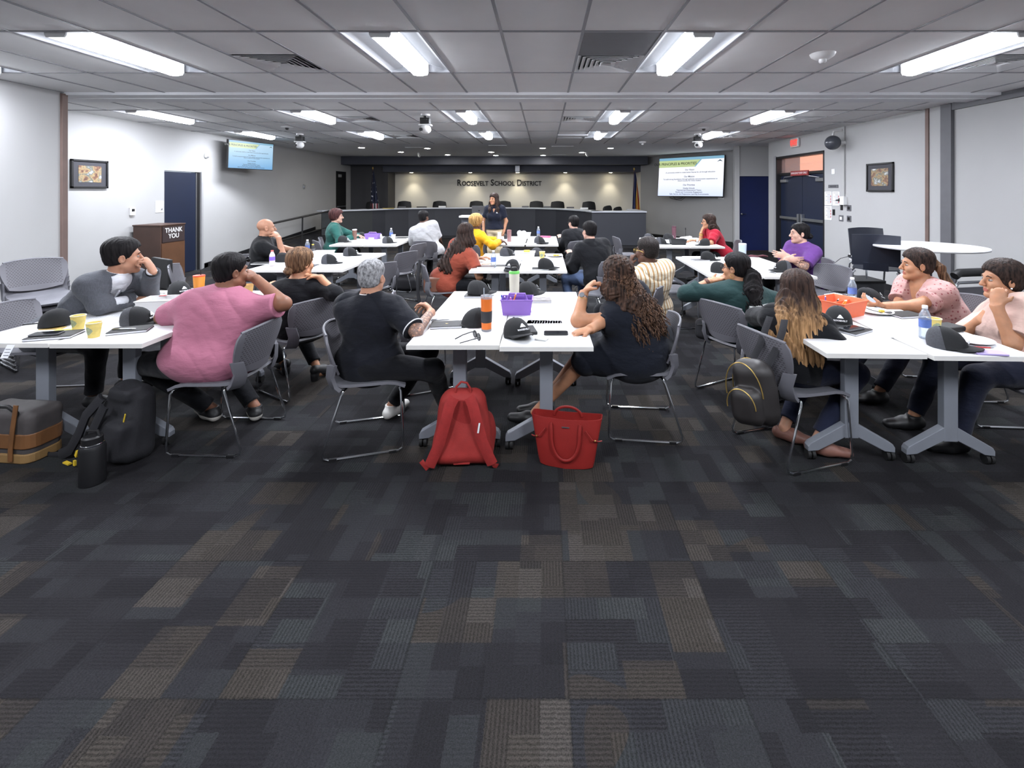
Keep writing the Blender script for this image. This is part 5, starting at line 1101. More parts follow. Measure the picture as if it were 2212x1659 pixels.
cap(2047, 750, 135, 'black cap lying nearest the camera in front of the empty plate', mesh=True, tilt=.08); plate(2098, 738, 'empty white plate in front of the woman in pale pink'); b = MB(); b.rbox((0, 0, .006), (.075, .16, .011), .014); o = b.build('phone', mat('lilac_case', (176, 160, 210), .4), bevel=.003); o.location = tb(2137, 764); o.rotation_euler = (0, 0, hz(100)); tag(o, 'phone in a lilac case at the front table edge', 'phone'); b = MB(); b.box((0, 0, .001), (.13, .13, .002)); o = b.build('paper_napkin', M_paper); o.location = tb(2140, 748); tag(o, 'white napkin beside the lilac phone', 'napkin'); pen(2118, 752, 100, 'thin red stirrer on the white napkin', m=M_red_ink)
cap(1878, 652, 100, 'black cap beside the bottle behind the orange bin', mesh=False); paper(1870, 722, 70, 'sheet beside the notebook and grey phone'); paper(1920, 702, 80, 'sheet in the middle of the front table on the door side'); paper(1662, 646, 80, 'sheet between the green sweater and the ombre hair')
slab('card', 'white folded card behind the orange bin', 'card', tb(1800, 643), (.14, .07, .03), M_paper, .4); 
b = MB(); b.rbox((0, 0, .04), (.34, .20, .08), .05, top=.8); o = b.build('black_bag', M_blackcloth, None, True, bevel=.01); o.location = (3.45, 5.0, .0); tag(o, 'black bag on the floor behind the water bottle and orange bin', 'bag')
# ---- second pair on the door side
tumbler(1604, 561, 'pale blue tumbler with a white straw', .22, .05, mat('pale_blue', (188, 202, 212), .4, var=.03), mat('pale_blue_lid', (206, 214, 220), .4), True); notebook(1690, 589, 90, 'black notebook under the cap before the purple shirt'); cap(1690, 585, 265, 'black cap with white lettering before the purple shirt', z=TT+.017, mesh=True); cap(1554, 588, 90, 'black cap half hidden by the green sweater woman', mesh=False); notebook(1512, 563, 80, 'notebook with white pages at the empty chairs', m=M_grey_trim); cap(1530, 562, 95, 'black cap lying beyond the empty chairs', mesh=False); b = MB(); b.ball((0, 0, .02), (.06, .05, .03), 10); b.ball((.05, .03, .02), (.04, .04, .025), 10); o = b.build('scarf', mat('pale_pink_scarf', (212, 176, 190), .8, var=.15, vscale=30), None, True); o.location = tb(1575, 558); tag(o, 'crumpled pale pink cloth beside the pale blue tumbler', 'cloth')
paper(1640, 580, 110, 'sheet in the middle of the table before the purple shirt'); paper(1500, 556, 88, 'sheet at the far corner of the table with the blue tumbler')
b = MB(); b.tube([(-.1, 0, .012), (-.03, .02, .02), (.05, -.02, .016), (.14, .03, .02), (.2, .0, .012)], [.01, .016, .012, .016, .008], 8); o = b.build('lanyard', mat('dark_red_cord', (96, 48, 56), .7), None, True); o.location = tb(1628, 556); tag(o, 'dark red cord lying beside the pale blue tumbler', 'cord')
# ---- third pair on the door side
caddy(1464, 528, 90, 'black bin with a white clip on the table of the woman in red', M_black, (.17, .27, .09), handle=False); tumbler(1456, 515, 'maroon tumbler behind the black bin', .24, .042, mat('maroon', (92, 58, 68), .4), mat('maroon_lid', (74, 46, 56), .4)); cap(1428, 527, 100, 'black cap beside the black bin', mesh=True); cap(1521, 530, -100, 'black cap in front of the woman in red', mesh=False); cap(1402, 517, 60, 'black cap by the dais corner', mesh=True); cap(1444, 517, 90, 'black cap behind the maroon tumbler', mesh=False)
t = thing('microphone', 'thin black table microphone beside the white box', 'microphone', tb(1481, 514)); b = MB(); b.lathe((0, 0, 0), [(.05, 0), (.05, .012), (.01, .02)], 16); b.build('base', M_black, t, True); b = MB(); b.cyl((0, 0, .01), (0, 0, .17), .005, n=8); b.build('stem', M_black, t, True); b = MB(); b.ball((0, 0, .18), (.012, .012, .025), 8); b.build('head', M_black, t, True)
t = thing('tissue_box', 'white box tilted on the table before the woman in red', 'box', tb(1482, 521)); b = MB(); b.box((0, 0, .05), (.19, .12, .06), rotm(.0, -.12, .0)); b.build('carton', M_white, t, bevel=.003); b = MB(); b.box((-.07, 0, .02), (.10, .10, .04)); b.build('stand', mat('tan_card', (186, 150, 120), .7), t)
# ================================================================== bags
def softbox(name, lab, cat, loc, rz, m, ops, h=.008, wob=.003):
    t = thing(name, lab, cat, loc, rz); v = Vol(h); ops(v); v.wobble(lambda X, Y, Z: wob*np.sin(28*Z+9*X)*np.sin(21*X+13*Y+2)); V, Q = v.mesh(); vmesh('bag_body', V, Q, m, t); return t
M_redbag = mat('red_nylon', (146, 38, 34), .75, var=.10, vscale=18, bump=.25, bscale=180); M_redleather = mat('red_leather', (134, 36, 33), .42, var=.07, vscale=14, bump=.2, bscale=200); M_reddark = mat('red_pad', (140, 32, 30), .85, var=.1, vscale=30, bump=.3, bscale=120)
def strap(t, pts, w_, th, m, name='strap', nrm=None):
    b = MB(); pts = [Vector(p) for p in pts]; n = len(pts); g = []
    for i, p in enumerate(pts):
        d = U_(pts[min(i+1, n-1)]-pts[max(i-1, 0)]); s_ = d.cross(Vector(nrm or (0, -1, 0))); s_ = U_(s_); g.append([p-s_*w_/2, p-s_*w_/6+Vector(nrm or (0, -1, 0))*th*.5, p+s_*w_/6+Vector(nrm or (0, -1, 0))*th*.5, p+s_*w_/2])
    b.sheet(g, th); return b.build(name, m, t, True)
def U_(v): return Vector(v).normalized()
p = fl(993, 1016)
t = softbox('backpack', 'red backpack standing before the leg of the centre table, straps forward', 'backpack', (p.x, p.y+.12, 0), math.radians(4), M_redbag, lambda v: (v.rbox((0, 0, .215), (.165, .085, .215), .07, rotm(-.10), taper=.20), v.rbox((.015, .115, .165), (.125, .06, .13), .05, rotm(-.10)), v.ell((.15, .06, .14), (.05, .07, .12), None, .03)), .006)
for s in (-1, 1):
    strap(t, [(s*.045, -.075, .415), (s*.068, -.105, .38), (s*.095, -.115, .28), (s*.125, -.12, .17), (s*.165, -.125, .08), (s*.185, -.12, .035)], .058, .016, M_reddark, 'shoulder_strap'); strap(t, [(s*.185, -.125, .045), (s*.20, -.12, .02), (s*.215 if s > 0 else -.235, -.11, .012 if s > 0 else .06)], .028, .005, M_redbag, 'strap_end')
b = MB(); b.prism([(-.05, .0), (.05, .0), (.055, .33), (.035, .37), (-.035, .37), (-.055, .33)], .012, (0, -.088, .02), (1, 0, 0), (0, .1, .995), (0, -1, 0)); b.build('back_panel', M_reddark, t, bevel=.004)
b = MB(); b.tube([(-.045, -.02, .42), (-.04, -.02, .455), (-.01, -.02, .485), (.025, -.02, .478), (.045, -.02, .445), (.05, -.02, .41)], .007, 8); b.build('top_handle', M_redbag, t, True); b = MB(); b.box((.105, -.136, .255), (.010, .002, .06), rotm(0, .15, 0)); b.build('strap_label', M_whiteprint, t)
# red tote
p = fl(1226, 1016); t = thing('tote_bag', 'red leather tote bag standing open beside the red backpack', 'handbag', (p.x, p.y+.075, 0), math.radians(-10))
def tring(w_, d_, z, n=10, dip=0.):
    pts = []
    for k in range(4*n):
        a = 2*PI*k/(4*n); c_, s_ = math.cos(a), math.sin(a); e = .24; x = w_*math.copysign(abs(c_)**e, c_); y = d_*math.copysign(abs(s_)**e, s_); pts.append((x, y*(1-.25*abs(x/w_)**2), z+.012*abs(x/w_)**2-dip*(1 if y < 0 else -.3)))
    return pts
rings = [tring(.162, .062, .0), tring(.172, .068, .04), tring(.190, .068, .15), tring(.206, .062, .24), tring(.215, .056, .288)]; inn = [[(x*.97, y*.90, z) for x, y, z in r_] for r_ in reversed(rings[1:])]+[[(x*.9, y*.8, .012) for x, y, z in rings[0]]]
b = MB(); R_ = rings+inn; n = len(R_[0]); vs = [q for r_ in R_ for q in r_]; fs = [tuple(reversed(range(n))), tuple(range((len(R_)-1)*n, len(R_)*n))]
for i in range(len(R_)-1): fs += [(i*n+k, i*n+(k+1) % n, (i+1)*n+(k+1) % n, (i+1)*n+k) for k in range(n)]
b.add(vs, fs); b.build('bag_body', M_redleather, t, True, angle=50)
for y0, zd in ((-.066, 0), (.05, .27)):
    b = MB(); pts = []
    for k in range(17):
        a = PI*k/16; x = .085*math.cos(a); z = (.225-.165*math.sin(a)**.8) if y0 < 0 else (.265+.06*math.sin(a)); pts.append((x, y0-(.010 if y0 < 0 else .0)-.006*math.sin(a), z))
    pts = [(.088, y0, .272)]+pts+[(-.088, y0, .272)] if y0 < 0 else pts; strap(t, pts, .014, .006, M_redleather, 'handle')
b = MB(); b.box((0, -.068, .250), (.045, .002, .006)); b.build('name_plate', M_alu, t)
for s in (-1, 1): b = MB(); b.tube([(s*.12, -.07, .24), (s*.16, -.074, .19), (s*.195, -.05, .175), (s*.212, -.03, .17)], .004, 6); b.build('side_lace', M_redleather, t, True); b = MB(); b.ball((s*.175, -.066, .185), .006, 8); b.build('eyelet', M_gold, t, True)
# black backpack, bottle and brown handbag on the floor
p = fl(222, 1000); M_bk = mat('black_nylon', (24, 24, 29), .8, var=.12, vscale=24, bump=.3, bscale=160)
t = softbox('backpack', 'black backpack leaning on the floor beside the brown handbag', 'backpack', (-2.62, 2.98, 0), math.radians(-22), M_bk, lambda v: (v.rbox((0, 0, .225), (.165, .095, .225), .08, rotm(-.12, .06), taper=.16), v.rbox((.03, -.10, .15), (.12, .05, .12), .045, rotm(-.12, .06)), v.rbox((.03, -.02, .40), (.10, .06, .04), .03)), .007)
b = MB(); b.box((.135, -.088, .29), (.008, .004, .055), rotm(0, .35, 0)); b.build('zipper_pull', mat('yellow_tab', (214, 182, 48), .6), t)
strap(t, [(-.09, -.09, .38), (-.15, -.14, .28), (-.19, -.16, .16), (-.26, -.17, .06), (-.34, -.18, .02)], .06, .016, M_bk, 'shoulder_strap'); strap(t, [(-.34, -.18, .02), (-.42, -.2, .012), (-.5, -.2, .01)], .03, .006, M_bk, 'strap_end'); strap(t, [(.02, -.13, .36), (-.03, -.16, .22), (-.10, -.18, .08)], .06, .016, M_bk, 'shoulder_strap')
b = MB(); b.box((-.20, -.21, .012), (.06, .02, .008)); b.build('yellow_tag', MATS['yellow_tab'], t); b = MB(); b.box((-.19, -.17, .05), (.02, .01, .04), rotm(0, .5, 0)); b.build('yellow_tag', MATS['yellow_tab'], t); b = MB(); b.box((-.12, -.21, .03), (.018, .01, .03)); b.build('yellow_tag', MATS['yellow_tab'], t)
q = fl(185, 1052); t = thing('flask', 'tall black steel bottle standing on the carpet before the black backpack', 'bottle', (q.x, q.y+.04, 0)); b = MB(); b.lathe((0, 0, 0), [(.056, 0), (.060, .004), (.060, .20), (.055, .215)], 28); b.build('body', mat('matte_black', (15, 15, 18), .5), t, True); b = MB(); b.lathe((0, 0, 0), [(.050, .213), (.052, .216), (.052, .226), (.05, .228)], 24); b.build('steel_ring', M_chrome, t, True); b = MB(); b.lathe((0, 0, 0), [(.048, .226), (.048, .262), (.04, .27)], 24); b.tube([(-.04, 0, .262), (-.03, 0, .295), (.03, 0, .295), (.04, 0, .262)], .008, 8); b.build('lid', M_black, t, True)
M_bh = mat('brown_handbag_leather', (110, 74, 44), .5, var=.2, vscale=9, bump=.15); M_bh2 = mat('grey_handbag_canvas', (66, 62, 62), .7, var=.15, vscale=20); M_bh3 = mat('tan_handbag_base', (128, 100, 62), .6, var=.15)
t = softbox('handbag', 'brown and grey handbag on the carpet at the picture edge', 'handbag', (-3.30, 2.98, 0), math.radians(-6), [M_bh2], lambda v: v.rbox((0, 0, .165), (.20, .10, .15), .05, None, taper=-.05), .008)
b = MB(); b.rbox((0, 0, .135), (.412, .212, .09), .06); b.build('leather_band', M_bh, t, bevel=.006); b = MB(); b.rbox((0, 0, .03), (.40, .21, .055), .06); b.build('base_panel', M_bh3, t, bevel=.006)
b = MB(); b.tube([(-.12, -.09, .26), (-.12, -.10, .31), (-.06, -.10, .345), (.05, -.10, .345), (.11, -.10, .31), (.11, -.09, .26)], .011, 8); b.build('handle', M_black, t, True); strap(t, [(.115, -.106, .36), (.10, -.112, .22), (.085, -.112, .10), (.08, -.11, .02)], .03, .006, M_bh, 'side_strap')
# backpack on the ombre chair, round pouch on the green chair, bag strap on the rust chair
t = softbox('backpack', 'black backpack with gold zippers hanging on the chair of the ombre haired woman', 'backpack', (1.275, 2.84, .255), math.radians(-52), mat('black_satin', (34, 31, 31), .5, var=.15, vscale=10), lambda v: (v.rbox((0, 0, .20), (.13, .075, .19), .09, rotm(0, -.18)), v.rbox((-.012, -.085, .13), (.10, .045, .11), .06, rotm(0, -.18))), .006)
for y, wd, hh_, c0 in ((-.072, .114, .172, .20), (.02, .122, .180, .20), (-.126, .088, .098, .135)):
    b = MB(); pts = []
    for k in range(21):
        a = -.1+(PI+.2)*k/20; x = wd*math.cos(a)*1.02; z = c0+hh_*math.sin(a)*1.02; pts.append(rotm(0, -.18) @ Vector((x, y, z-.2 if False else z)))
    b.tube(pts, .0035, 6); b.build('zipper', M_gold, t, True)
strap(t, [(.05, .05, .36), (.08, .09, .46), (.10, .12, .56), (.09, .17, .62)], .04, .008, M_bk, 'shoulder_strap'); strap(t, [(-.05, .05, .36), (-.02, .09, .46), (.0, .12, .56), (.0, .17, .62)], .04, .008, M_bk, 'shoulder_strap')
t = softbox('pouch', 'round black pouch hanging by a strap beside the green sweater woman', 'bag', (1.345, 3.97, .50), math.radians(-40), M_bk, lambda v: (v.rbox((0, 0, .0), (.072, .05, .085), .045),), .006); strap(t, [(.0, .0, .08), (.01, .03, .2), (.03, .06, .33)], .022, .006, M_bk); b = MB(); b.tube([(-.04, -.05, .04), (0, -.056, .05), (.04, -.05, .04)], .003, 6); b.build('zipper', M_black, t, True)
t = thing('shoulder_bag', 'black bag strap and brown bag hung over the chair of the woman in rust', 'bag', (-1.47, 5.73, 0)); strap(t, [(.05, .02, .845), (-.02, -.03, .82), (-.05, -.05, .60), (-.04, -.06, .42), (-.02, -.06, .30)], .05, .01, M_bk, 'strap', (-.6, -.8, 0)); b = MB(); b.rbox((.12, .02, .52), (.22, .12, .17), .03, rotm(0, 0, .3)); b.build('bag_body', mat('brown_bag', (108, 70, 54), .5, var=.1), t, bevel=.01)
softbox('black_bag', 'black bag on the carpet under the empty chair by the white shirt', 'bag', (-2.34, 7.97, 0), 0, M_bk, lambda v: v.rbox((0, 0, .11), (.24, .15, .11), .06), .01)
t = thing('laptop', 'pale grey laptop standing on edge on the carpet by the bar stools', 'laptop', (4.20, 6.75, 0), math.radians(12)); b = MB(); b.rbox((0, 0, .125), (.32, .015, .23), .003, rotm(.12)); b.build('lid', M_alu, t, bevel=.004); b = MB(); b.ball((0, -.012, .13), (.016, .003, .02), 10); b.build('lid_emblem', M_white, t, True); b = MB(); b.box((0, .06, .008), (.32, .16, .012)); b.build('base', M_alu, t)
# ================================================================== people
def skin(name, rgb):
    if name in MATS: return MATS[name]
    n = NT(name); c = lin(rgb); co = n.coord(); f = n.noise(co, 22, 3)
    n.base(n.ramp(f, [(.3, tuple(x*.9 for x in c)), (.7, (min(1, c[0]*1.1), c[1]*1.06, c[2]*1.04))]), .5, spec=.35)
    n.b.inputs['Subsurface Weight'].default_value = .08; n.b.inputs['Subsurface Radius'].default_value = (.02, .008, .004); n.bump(n.noise(co, 180, 2), .12, .002); MATS[name] = n.m; return n.m
def hair_mat(name, c0, c1, tip=None, z0=0., z1=0., scale=70, axis=(1, 1, .08)):
    """fine strands along z; tip: lighter ends between z1 (full) and z0"""
    if name in MATS: return MATS[name]
    n = NT(name); co = n.coord(); f = n.noise(n.mapping(co, axis), scale, 3, .6); c = n.ramp(f, [(.35, lin(c0)), (.68, lin(c1))])
    if tip:
        sp = n.n('SeparateXYZ'); n.l(co, sp.inputs[0]); g = n.n('MapRange'); n.l(n.math('ADD', sp.outputs[2], n.math('MULTIPLY', n.math('SUBTRACT', n.noise(n.mapping(co, (1, 1, .1)), 30, 2), .5), .22)), g.inputs[0]); g.inputs[1].default_value = z0; g.inputs[2].default_value = z1
        c = n.mix(g.outputs[0], c, n.ramp(f, [(.35, lin(tip[0])), (.68, lin(tip[1]))]))
    n.base(c, .6, spec=.15); n.bump(f, .5, .004); MATS[name] = n.m; return n.m
def cloth(name, rgb, rough=.85, var=.07, fn=None):
    if name in MATS: return MATS[name]
    n = NT(name); co = n.coord(); c = lin(rgb); f = n.noise(co, 9, 3)
    col = n.ramp(f, [(.3, tuple(x*(1-var) for x in c)), (.7, tuple(min(1, x*(1+var)) for x in c))])
    if fn: col = fn(n, co, col)
    n.base(col, rough, spec=.2); wv = n.n('TexWave'); n.l(co, wv.inputs[0]); wv.bands_direction = 'DIAGONAL'; wv.inputs['Scale'].default_value = 2.6; wv.inputs['Distortion'].default_value = 9; wv.inputs['Detail'].default_value = 2; wv.inputs['Detail Scale'].default_value = 1.4
    n.bump(n.math('ADD', n.math('MULTIPLY', n.noise(co, 420, 2), .12), n.math('ADD', n.math('MULTIPLY', wv.outputs['Fac'], .5), n.noise(n.mapping(co, (1, 1, 2.2)), 11, 3))), .55, .016)
    n.b.inputs['Sheen Weight'].default_value = .08; MATS[name] = n.m; return n.m
M_eye = None
def eye_mat():
    global M_eye
    if M_eye: return M_eye
    M_eye = [mat('eye_white', (160, 148, 142), .6, spec=.2), mat('eye_iris', (40, 28, 24), .4)]; return M_eye
def U(v): v = Vector(v); return v.normalized()
def hfwd(deg): a = math.radians(deg); return Vector((math.sin(a), math.cos(a), 0))
def hright(deg): a = math.radians(deg); return Vector((math.cos(a), -math.sin(a), 0))
def hand(v, W, d, n, s, curl, side, spread=1.0, k=.005):
    d = U(d); n = Vector(n)-d*d.dot(Vector(n)); n = U(n); l = d.cross(n)*(1 if side == 'R' else -1)
    v.cone(W-d*.01, W+d*.045*s, .025*s, .034*s, .02, (n, .55)); v.cone(W+d*.03*s+l*.006, W+d*.078*s+l*.004, .034*s, .036*s, .014, (n, .42))
    cs = curl if isinstance(curl, (list, tuple)) else [curl*.9, curl, curl*1.05, curl*1.1]
    for i in range(4):
        off = (.0295-.0195*i)*s*spread; b = W+d*(.092-.004*abs(i-1.2))*s+l*off; L = (.046, .052, .048, .037)[i]*s; a = .12+cs[i]*.55; fan = l*(.05*(1.2-i)*spread)
        p = b-d*.012*s
        for q, (fl_, r0, r1) in enumerate(((1., .0092, .0088), (.68, .0088, .0080), (.52, .0080, .0066))):
            e = p+U(d*math.cos(a)+n*math.sin(a)+fan)*L*fl_; v.cone(p, e, r0*s, r1*s, k); p = e; a += cs[i]*.85
    b = W+d*.022*s+l*.022*s; m = b+U(d*.62+l*.72+n*.25)*.045*s; e = m+U(d*.85+l*.28+n*(.25+.5*min(1, max(cs))))*.034*s
    v.cone(b, m, .0145*s, .0115*s, .012); v.cone(m, e, .0108*s, .0085*s, k)
def ik(S, W, a, b, pole):
    d = W-S; L = d.length
    if L > (a+b)*.985: W = S+d*((a+b)*.985/L); d = W-S; L = d.length
    if L < abs(a-b)+.03: W = S+d*((abs(a-b)+.03)/max(L, 1e-4)); d = W-S; L = d.length
    x = (a*a-b*b+L*L)/(2*L); h = math.sqrt(max(0, a*a-x*x)); u = d/L; p = pole-S; p = p-u*p.dot(u); p = U(p) if p.length > 1e-4 else Vector((0, 0, -1)); return S+u*x+p*h, W
FOLD = {}
def person(label, head, yaw, pelvis, head_deg, skin_m, shirt, bottom, hair, arms, pitch=0, roll=0, s=.92, hs=.93, sw=1., g=1., belly=.0, bust=0., lh=None, lspread=10, feet=None, shoes=None, h=.0055, bodyh=None, legs=True, brow=None, shd=.055, standing=False, extra=None, neckr=.056, beard=None):
    """head: centre of the head (point of the room), yaw/head_deg/lh: where head, chest and thighs point (0 = away from the camera, 90 = +X)"""
    Hc = Vector(head); P = Vector(pelvis); org = Vector((P.x, P.y, 0)); bodyh = bodyh or h
    ya, pa = math.radians(yaw), math.radians(pitch); hf = Vector((math.sin(ya)*math.cos(pa), math.cos(ya)*math.cos(pa), math.sin(pa))); hr = Vector((math.cos(ya), -math.sin(ya), 0)); hu = hr.cross(hf)
    if roll: q = Matrix.Rotation(math.radians(roll), 3, hf); hr = q @ hr; hu = q @ hu
    HR = Matrix((hr, hf, hu)).transposed()
    def hp(x, y, z): return Hc+(hr*x+hf*y+hu*z)*hs
    N = Hc-hu*.105*hs-hf*.03*hs-Vector((0, 0, .045*s)); t = U(N-P); L = (N-P).length
    r = hright(head_deg); r = U(r-t*r.dot(t)); f = t.cross(r)
    TF = Matrix((r, f, t)).transposed(); C = P+t*L*.66
    SL, SR = N-t*shd*s-r*.158*sw*s, N-t*shd*s+r*.158*sw*s
    J = {}
    for sd, S in (('L', SL), ('R', SR)):
        a = arms.get(sd) or {}; W = a.get('w'); W = Vector(W) if W is not None else P+f*.42*s+t*.22*s+r*(.12 if sd == 'R' else -.12)
        pole = a.get('e'); pole = Vector(pole) if pole is not None else S+(r if sd == 'R' else -r)*.25-Vector((0, 0, .4))-f*.05
        E, W = (Vector(a['E']), W) if 'E' in a else ik(S, W, .285*s*a.get('k', 1), .25*s*a.get('k', 1), pole); J[sd] = (S, E, W, a)
    lh = head_deg if lh is None else lh; LG = {}
    for sd, sg in (('L', -1), ('R', 1)):
        Hj = P+hright(lh)*sg*.085*s*min(g, 1.15)-Vector((0, 0, .015))
        if standing: K = Hj+Vector((0, 0, -.42*s))+hfwd(lh)*.02; A = Vector((K.x, K.y, .08))-hfwd(lh)*.02; fd = hfwd(lh+sg*8)
        else:
            kd = hfwd(lh+sg*lspread); K = Hj+kd*.43*s; K.z = max(.47, Hj.z-.03)
            if feet and feet.get(sd): A = Vector((*feet[sd][:2], .085)); fd = hfwd(feet[sd][2] if len(feet[sd]) > 2 else lh)
            else: A = K-kd*.03; A.z = .085; fd = hfwd(lh+sg*8)
        LG[sd] = (Hj, K, A, fd)
    tk = 1.0
    def torso(v, e, lower=True):
        v.ell(P+t*.02, ((.165*g)+e, .118*min(g, 1.2)+e, .115+e), TF, .03)
        v.cone(P+t*.05, P+t*L*.5, .135*g*s+e, .128*g*s+e, .08, (f, .74)); v.ell(C, (.150*s*(.5+.5*g)*sw+e, .104*s*(.6+.4*g)+e, .175*s+e), TF, .08)
        v.cone(SL+r*.03, SR-r*.03, .056*s+e, None, .07); v.ell(N-t*.12*s-f*.035, (.145*s*sw+e, .068*s+e, .11*s+e), TF, .08)
        if belly: v.ell(P+t*.15+f*.06*belly, (.15*g+e, .10+.07*belly+e, .15+e), TF, .09)
        for q in (-1, 1):
            v.cone(N+t*.012, (SL if q < 0 else SR)+t*.004, .040*s+e*.6, .046*s+e*.6, .06)
            if bust: v.ell(C+t*.0+f*(.075+.03*bust)*s+r*q*.072*s-t*.03, (.068*s*(.7+.3*bust)+e, .055*bust*s+e, .066*s+e), TF, .05)
    def armc(v, sd, e, ln, end=True):
        S, E, W, a = J[sd]; ga = .55+.45*g
        if ln <= 0: return
        q = E if ln >= 1 else S+(E-S)*ln
        v.cone(S, q, .047*s*ga+e, (.047-.009*min(ln, 1))*s*ga+e, .05, cut=ln < 1)
        if ln > 1: w_ = E+(W-E)*min(1, ln-1); v.cone(E, w_, .040*s*ga+e, (.041-.012*min(1, ln-1))*s*ga+e, .03, cut=True)
    # ---- body: head, neck, trunk, arms, legs as one surface
    v = Vol(bodyh); torso(v, -.012)
    v.cone(N-t*.03, hp(0, -.025, -.055), neckr*s*1.02, neckr*.94*hs, .035)
    v.ell(hp(0, -.012, .036), (.074*hs, .094*hs, .083*hs), HR, .02); v.ell(hp(0, .028, -.03), (.061*hs, .060*hs, .083*hs), HR, .03)
    for q in (-1, 1): v.cone(hp(q*.045, .012, -.062), hp(q*.012, .068, -.094), .022*hs, .018*hs, .025); v.ell(hp(q*.038, .062, -.028), .024*hs, None, .02)
    v.ell(hp(0, .074, -.094), (.02*hs, .017*hs, .016*hs), HR, .015)
    v.cone(hp(-.03, .080, .026), hp(.03, .080, .026), .012*hs, None, .018)
    for q in (-1, 1): v.ell(hp(q*.031, .100, .004), .0150*hs, None, .012, '-')
    v.cone(hp(0, .088, .014), hp(0, .110, -.026), .0085*hs, .0125*hs, .012); v.cone(hp(-.011, .098, -.030), hp(.011, .098, -.030), .0075*hs, None, .006)
    v.cone(hp(-.017, .085, -.056), hp(.017, .085, -.056), .0065*hs, None, .006, (hf, .9)); v.cone(hp(-.014, .084, -.0675), hp(.014, .084, -.0675), .0072*hs, None, .006)
    for q in (-1, 1): v.ell(hp(q*.078, -.008, -.004), (.009*hs, .020*hs, .031*hs), HR @ Matrix.Rotation(-q*.25, 3, 'Z'), .008); v.ell(hp(q*.086, -.004, -.004), (.006*hs, .010*hs, .017*hs), HR, .006, '-')
    for sd in 'LR':
        armc(v, sd, -.002, 2); S, E, W, a = J[sd]
        if a.get('hand', True): hd = U(W-E) if a.get('d') is None else U(a['d']); hand(v, W, hd, a.get('n', (0, 0, -1)), s*1.02, a.get('curl', .45), sd)
    if legs:
        for sd in 'LR': Hj, K, A, fd = LG[sd]; v.cone(Hj, K, .074*s, .05*s, .05); v.cone(K, A, .05*s, .034*s, .04); v.cone(A-Vector((0, 0, .035)), A+fd*.13*s-Vector((0, 0, .055)), .032*s, .026*s, .03)
    V, Q = v.mesh(); lc = hp(0, .088, -.062); A3 = np.array(HR, dtype=np.float32)
    def lips(Cn): d = (Cn-npv(lc)) @ A3; return (d[:, 0]/(.023*hs))**2+(d[:, 1]/(.022*hs))**2+(d[:, 2]/(.0115*hs))**2 < 1
    mats = [skin_m[0], skin_m[1]]; regs = [(1, lips)]
    if extra and 'regions' in extra:
        for m_, c_, R_ in extra['regions'](J): mats.append(m_); regs.append((len(mats)-1, (lambda c_, R_: lambda Cn: ((Cn-npv(c_))**2).sum(1) < R_*R_)(c_, R_)))
    body = vmesh('person', V, Q, mats, None, regs, org); body.location = org; tag(body, label, 'person', None)
    kid = lambda nm, V, Q, m_, rg=None: vmesh(nm, V, Q, m_, body, rg, org)
    # eyes, brows
    for q in (-1, 1):
        b = MB(); b.ball(hp(q*.031, .0765, .004)-org, (.0135*hs, .0115*hs, .0075*hs), 12, HR); b.m(1).ball(hp(q*.031, .0838, .004)-org, (.0068*hs, .0050*hs, .0066*hs), 10, HR); b.build('eye', eye_mat(), body, True)
    bc = brow or hair.get('m')
    for q in (-1, 1):
        b = MB(); b.tube([hp(q*.014, .0905, .024)-org, hp(q*.030, .0915, .030)-org, hp(q*.047, .080, .024)-org], [.0035*hs, .0042*hs, .0022*hs], 6); b.build('eyebrow', bc, body, True)
    # ---- clothes
    tgt = None
    for gi, gm in enumerate(shirt if isinstance(shirt, list) else [shirt]):
        e = gm.get('e', .012); v = Vol(h); torso(v, e)
        for sd in 'LR': armc(v, sd, e+gm.get('es', 0), gm.get('sl', .6))
        v.ell(P-t*.02, ((.175*g)+e+gm.get('hip', 0), .135*min(g, 1.25)+e+gm.get('hip', 0), .13+e), TF, .05)
        nk = gm.get('neck', .066); v.cone(N-t*.05*s, hp(0, -.02, -.06), nk*s, nk*s*1.1, .01, op='-') if not gm.get('high') else None
        if gm.get('v'):      # V opening down the chest
            dv, wv = gm['v'], gm.get('vw', .075)
            def vcut(X, Y, Z, dv=dv, wv=wv):
                x, y, z = X-N[0], Y-N[1], Z-N[2]; lx = x*r[0]+y*r[1]+z*r[2]; ly = x*f[0]+y*f[1]+z*f[2]; lz = -(x*t[0]+y*t[1]+z*t[2])
                return np.minimum(np.minimum(np.minimum(wv*(1-lz/dv)-np.abs(lx), ly-.0), .19-ly), np.minimum(lz+.1, dv-lz))
            v.cutfn(vcut)
        hem = gm.get('hem', -.09)
        v.cutfn(lambda X, Y, Z: -((X-P[0])*t[0]+(Y-P[1])*t[1]+(Z-P[2])*t[2])+hem)
        am = gm.get('wr', .0035); ph = random.random()*6
        v.wobble(lambda X, Y, Z, am=am, ph=ph: am*1.15*((1-2*np.abs(np.sin(13*(Z+.6*X+.45*Y)+1.6*np.sin(9*X+ph)+1.3*np.sin(8*Y+ph*2)))**.7)*(.35+.65*np.sin(6*Z+5*X+4*Y+ph)**2))+am*.45*(1-2*np.abs(np.sin(22*(Z*.7-X*.7+Y*.3)+2*np.sin(7*Z+ph)))**.6)*np.sin(7*X+5*Z-4*Y+ph))
        if gm.get('skirt'):
            for sd in 'LR': Hj, K, A, fd = LG[sd]; v.cone(Hj, K, .095*s*min(g, 1.3)+e, .085*s+e, .10)
            v.cone((LG['L'][0]+LG['R'][0])/2, (LG['L'][1]+LG['R'][1])/2, .10*s, .085*s, .08)
            v.fns = [x for x in v.fns[:-1]]
        V, Q = v.mesh(); rg = None
        if gm.get('frill'): pass
        kid(gm.get('n', 'shirt'), V, Q, gm['m'])
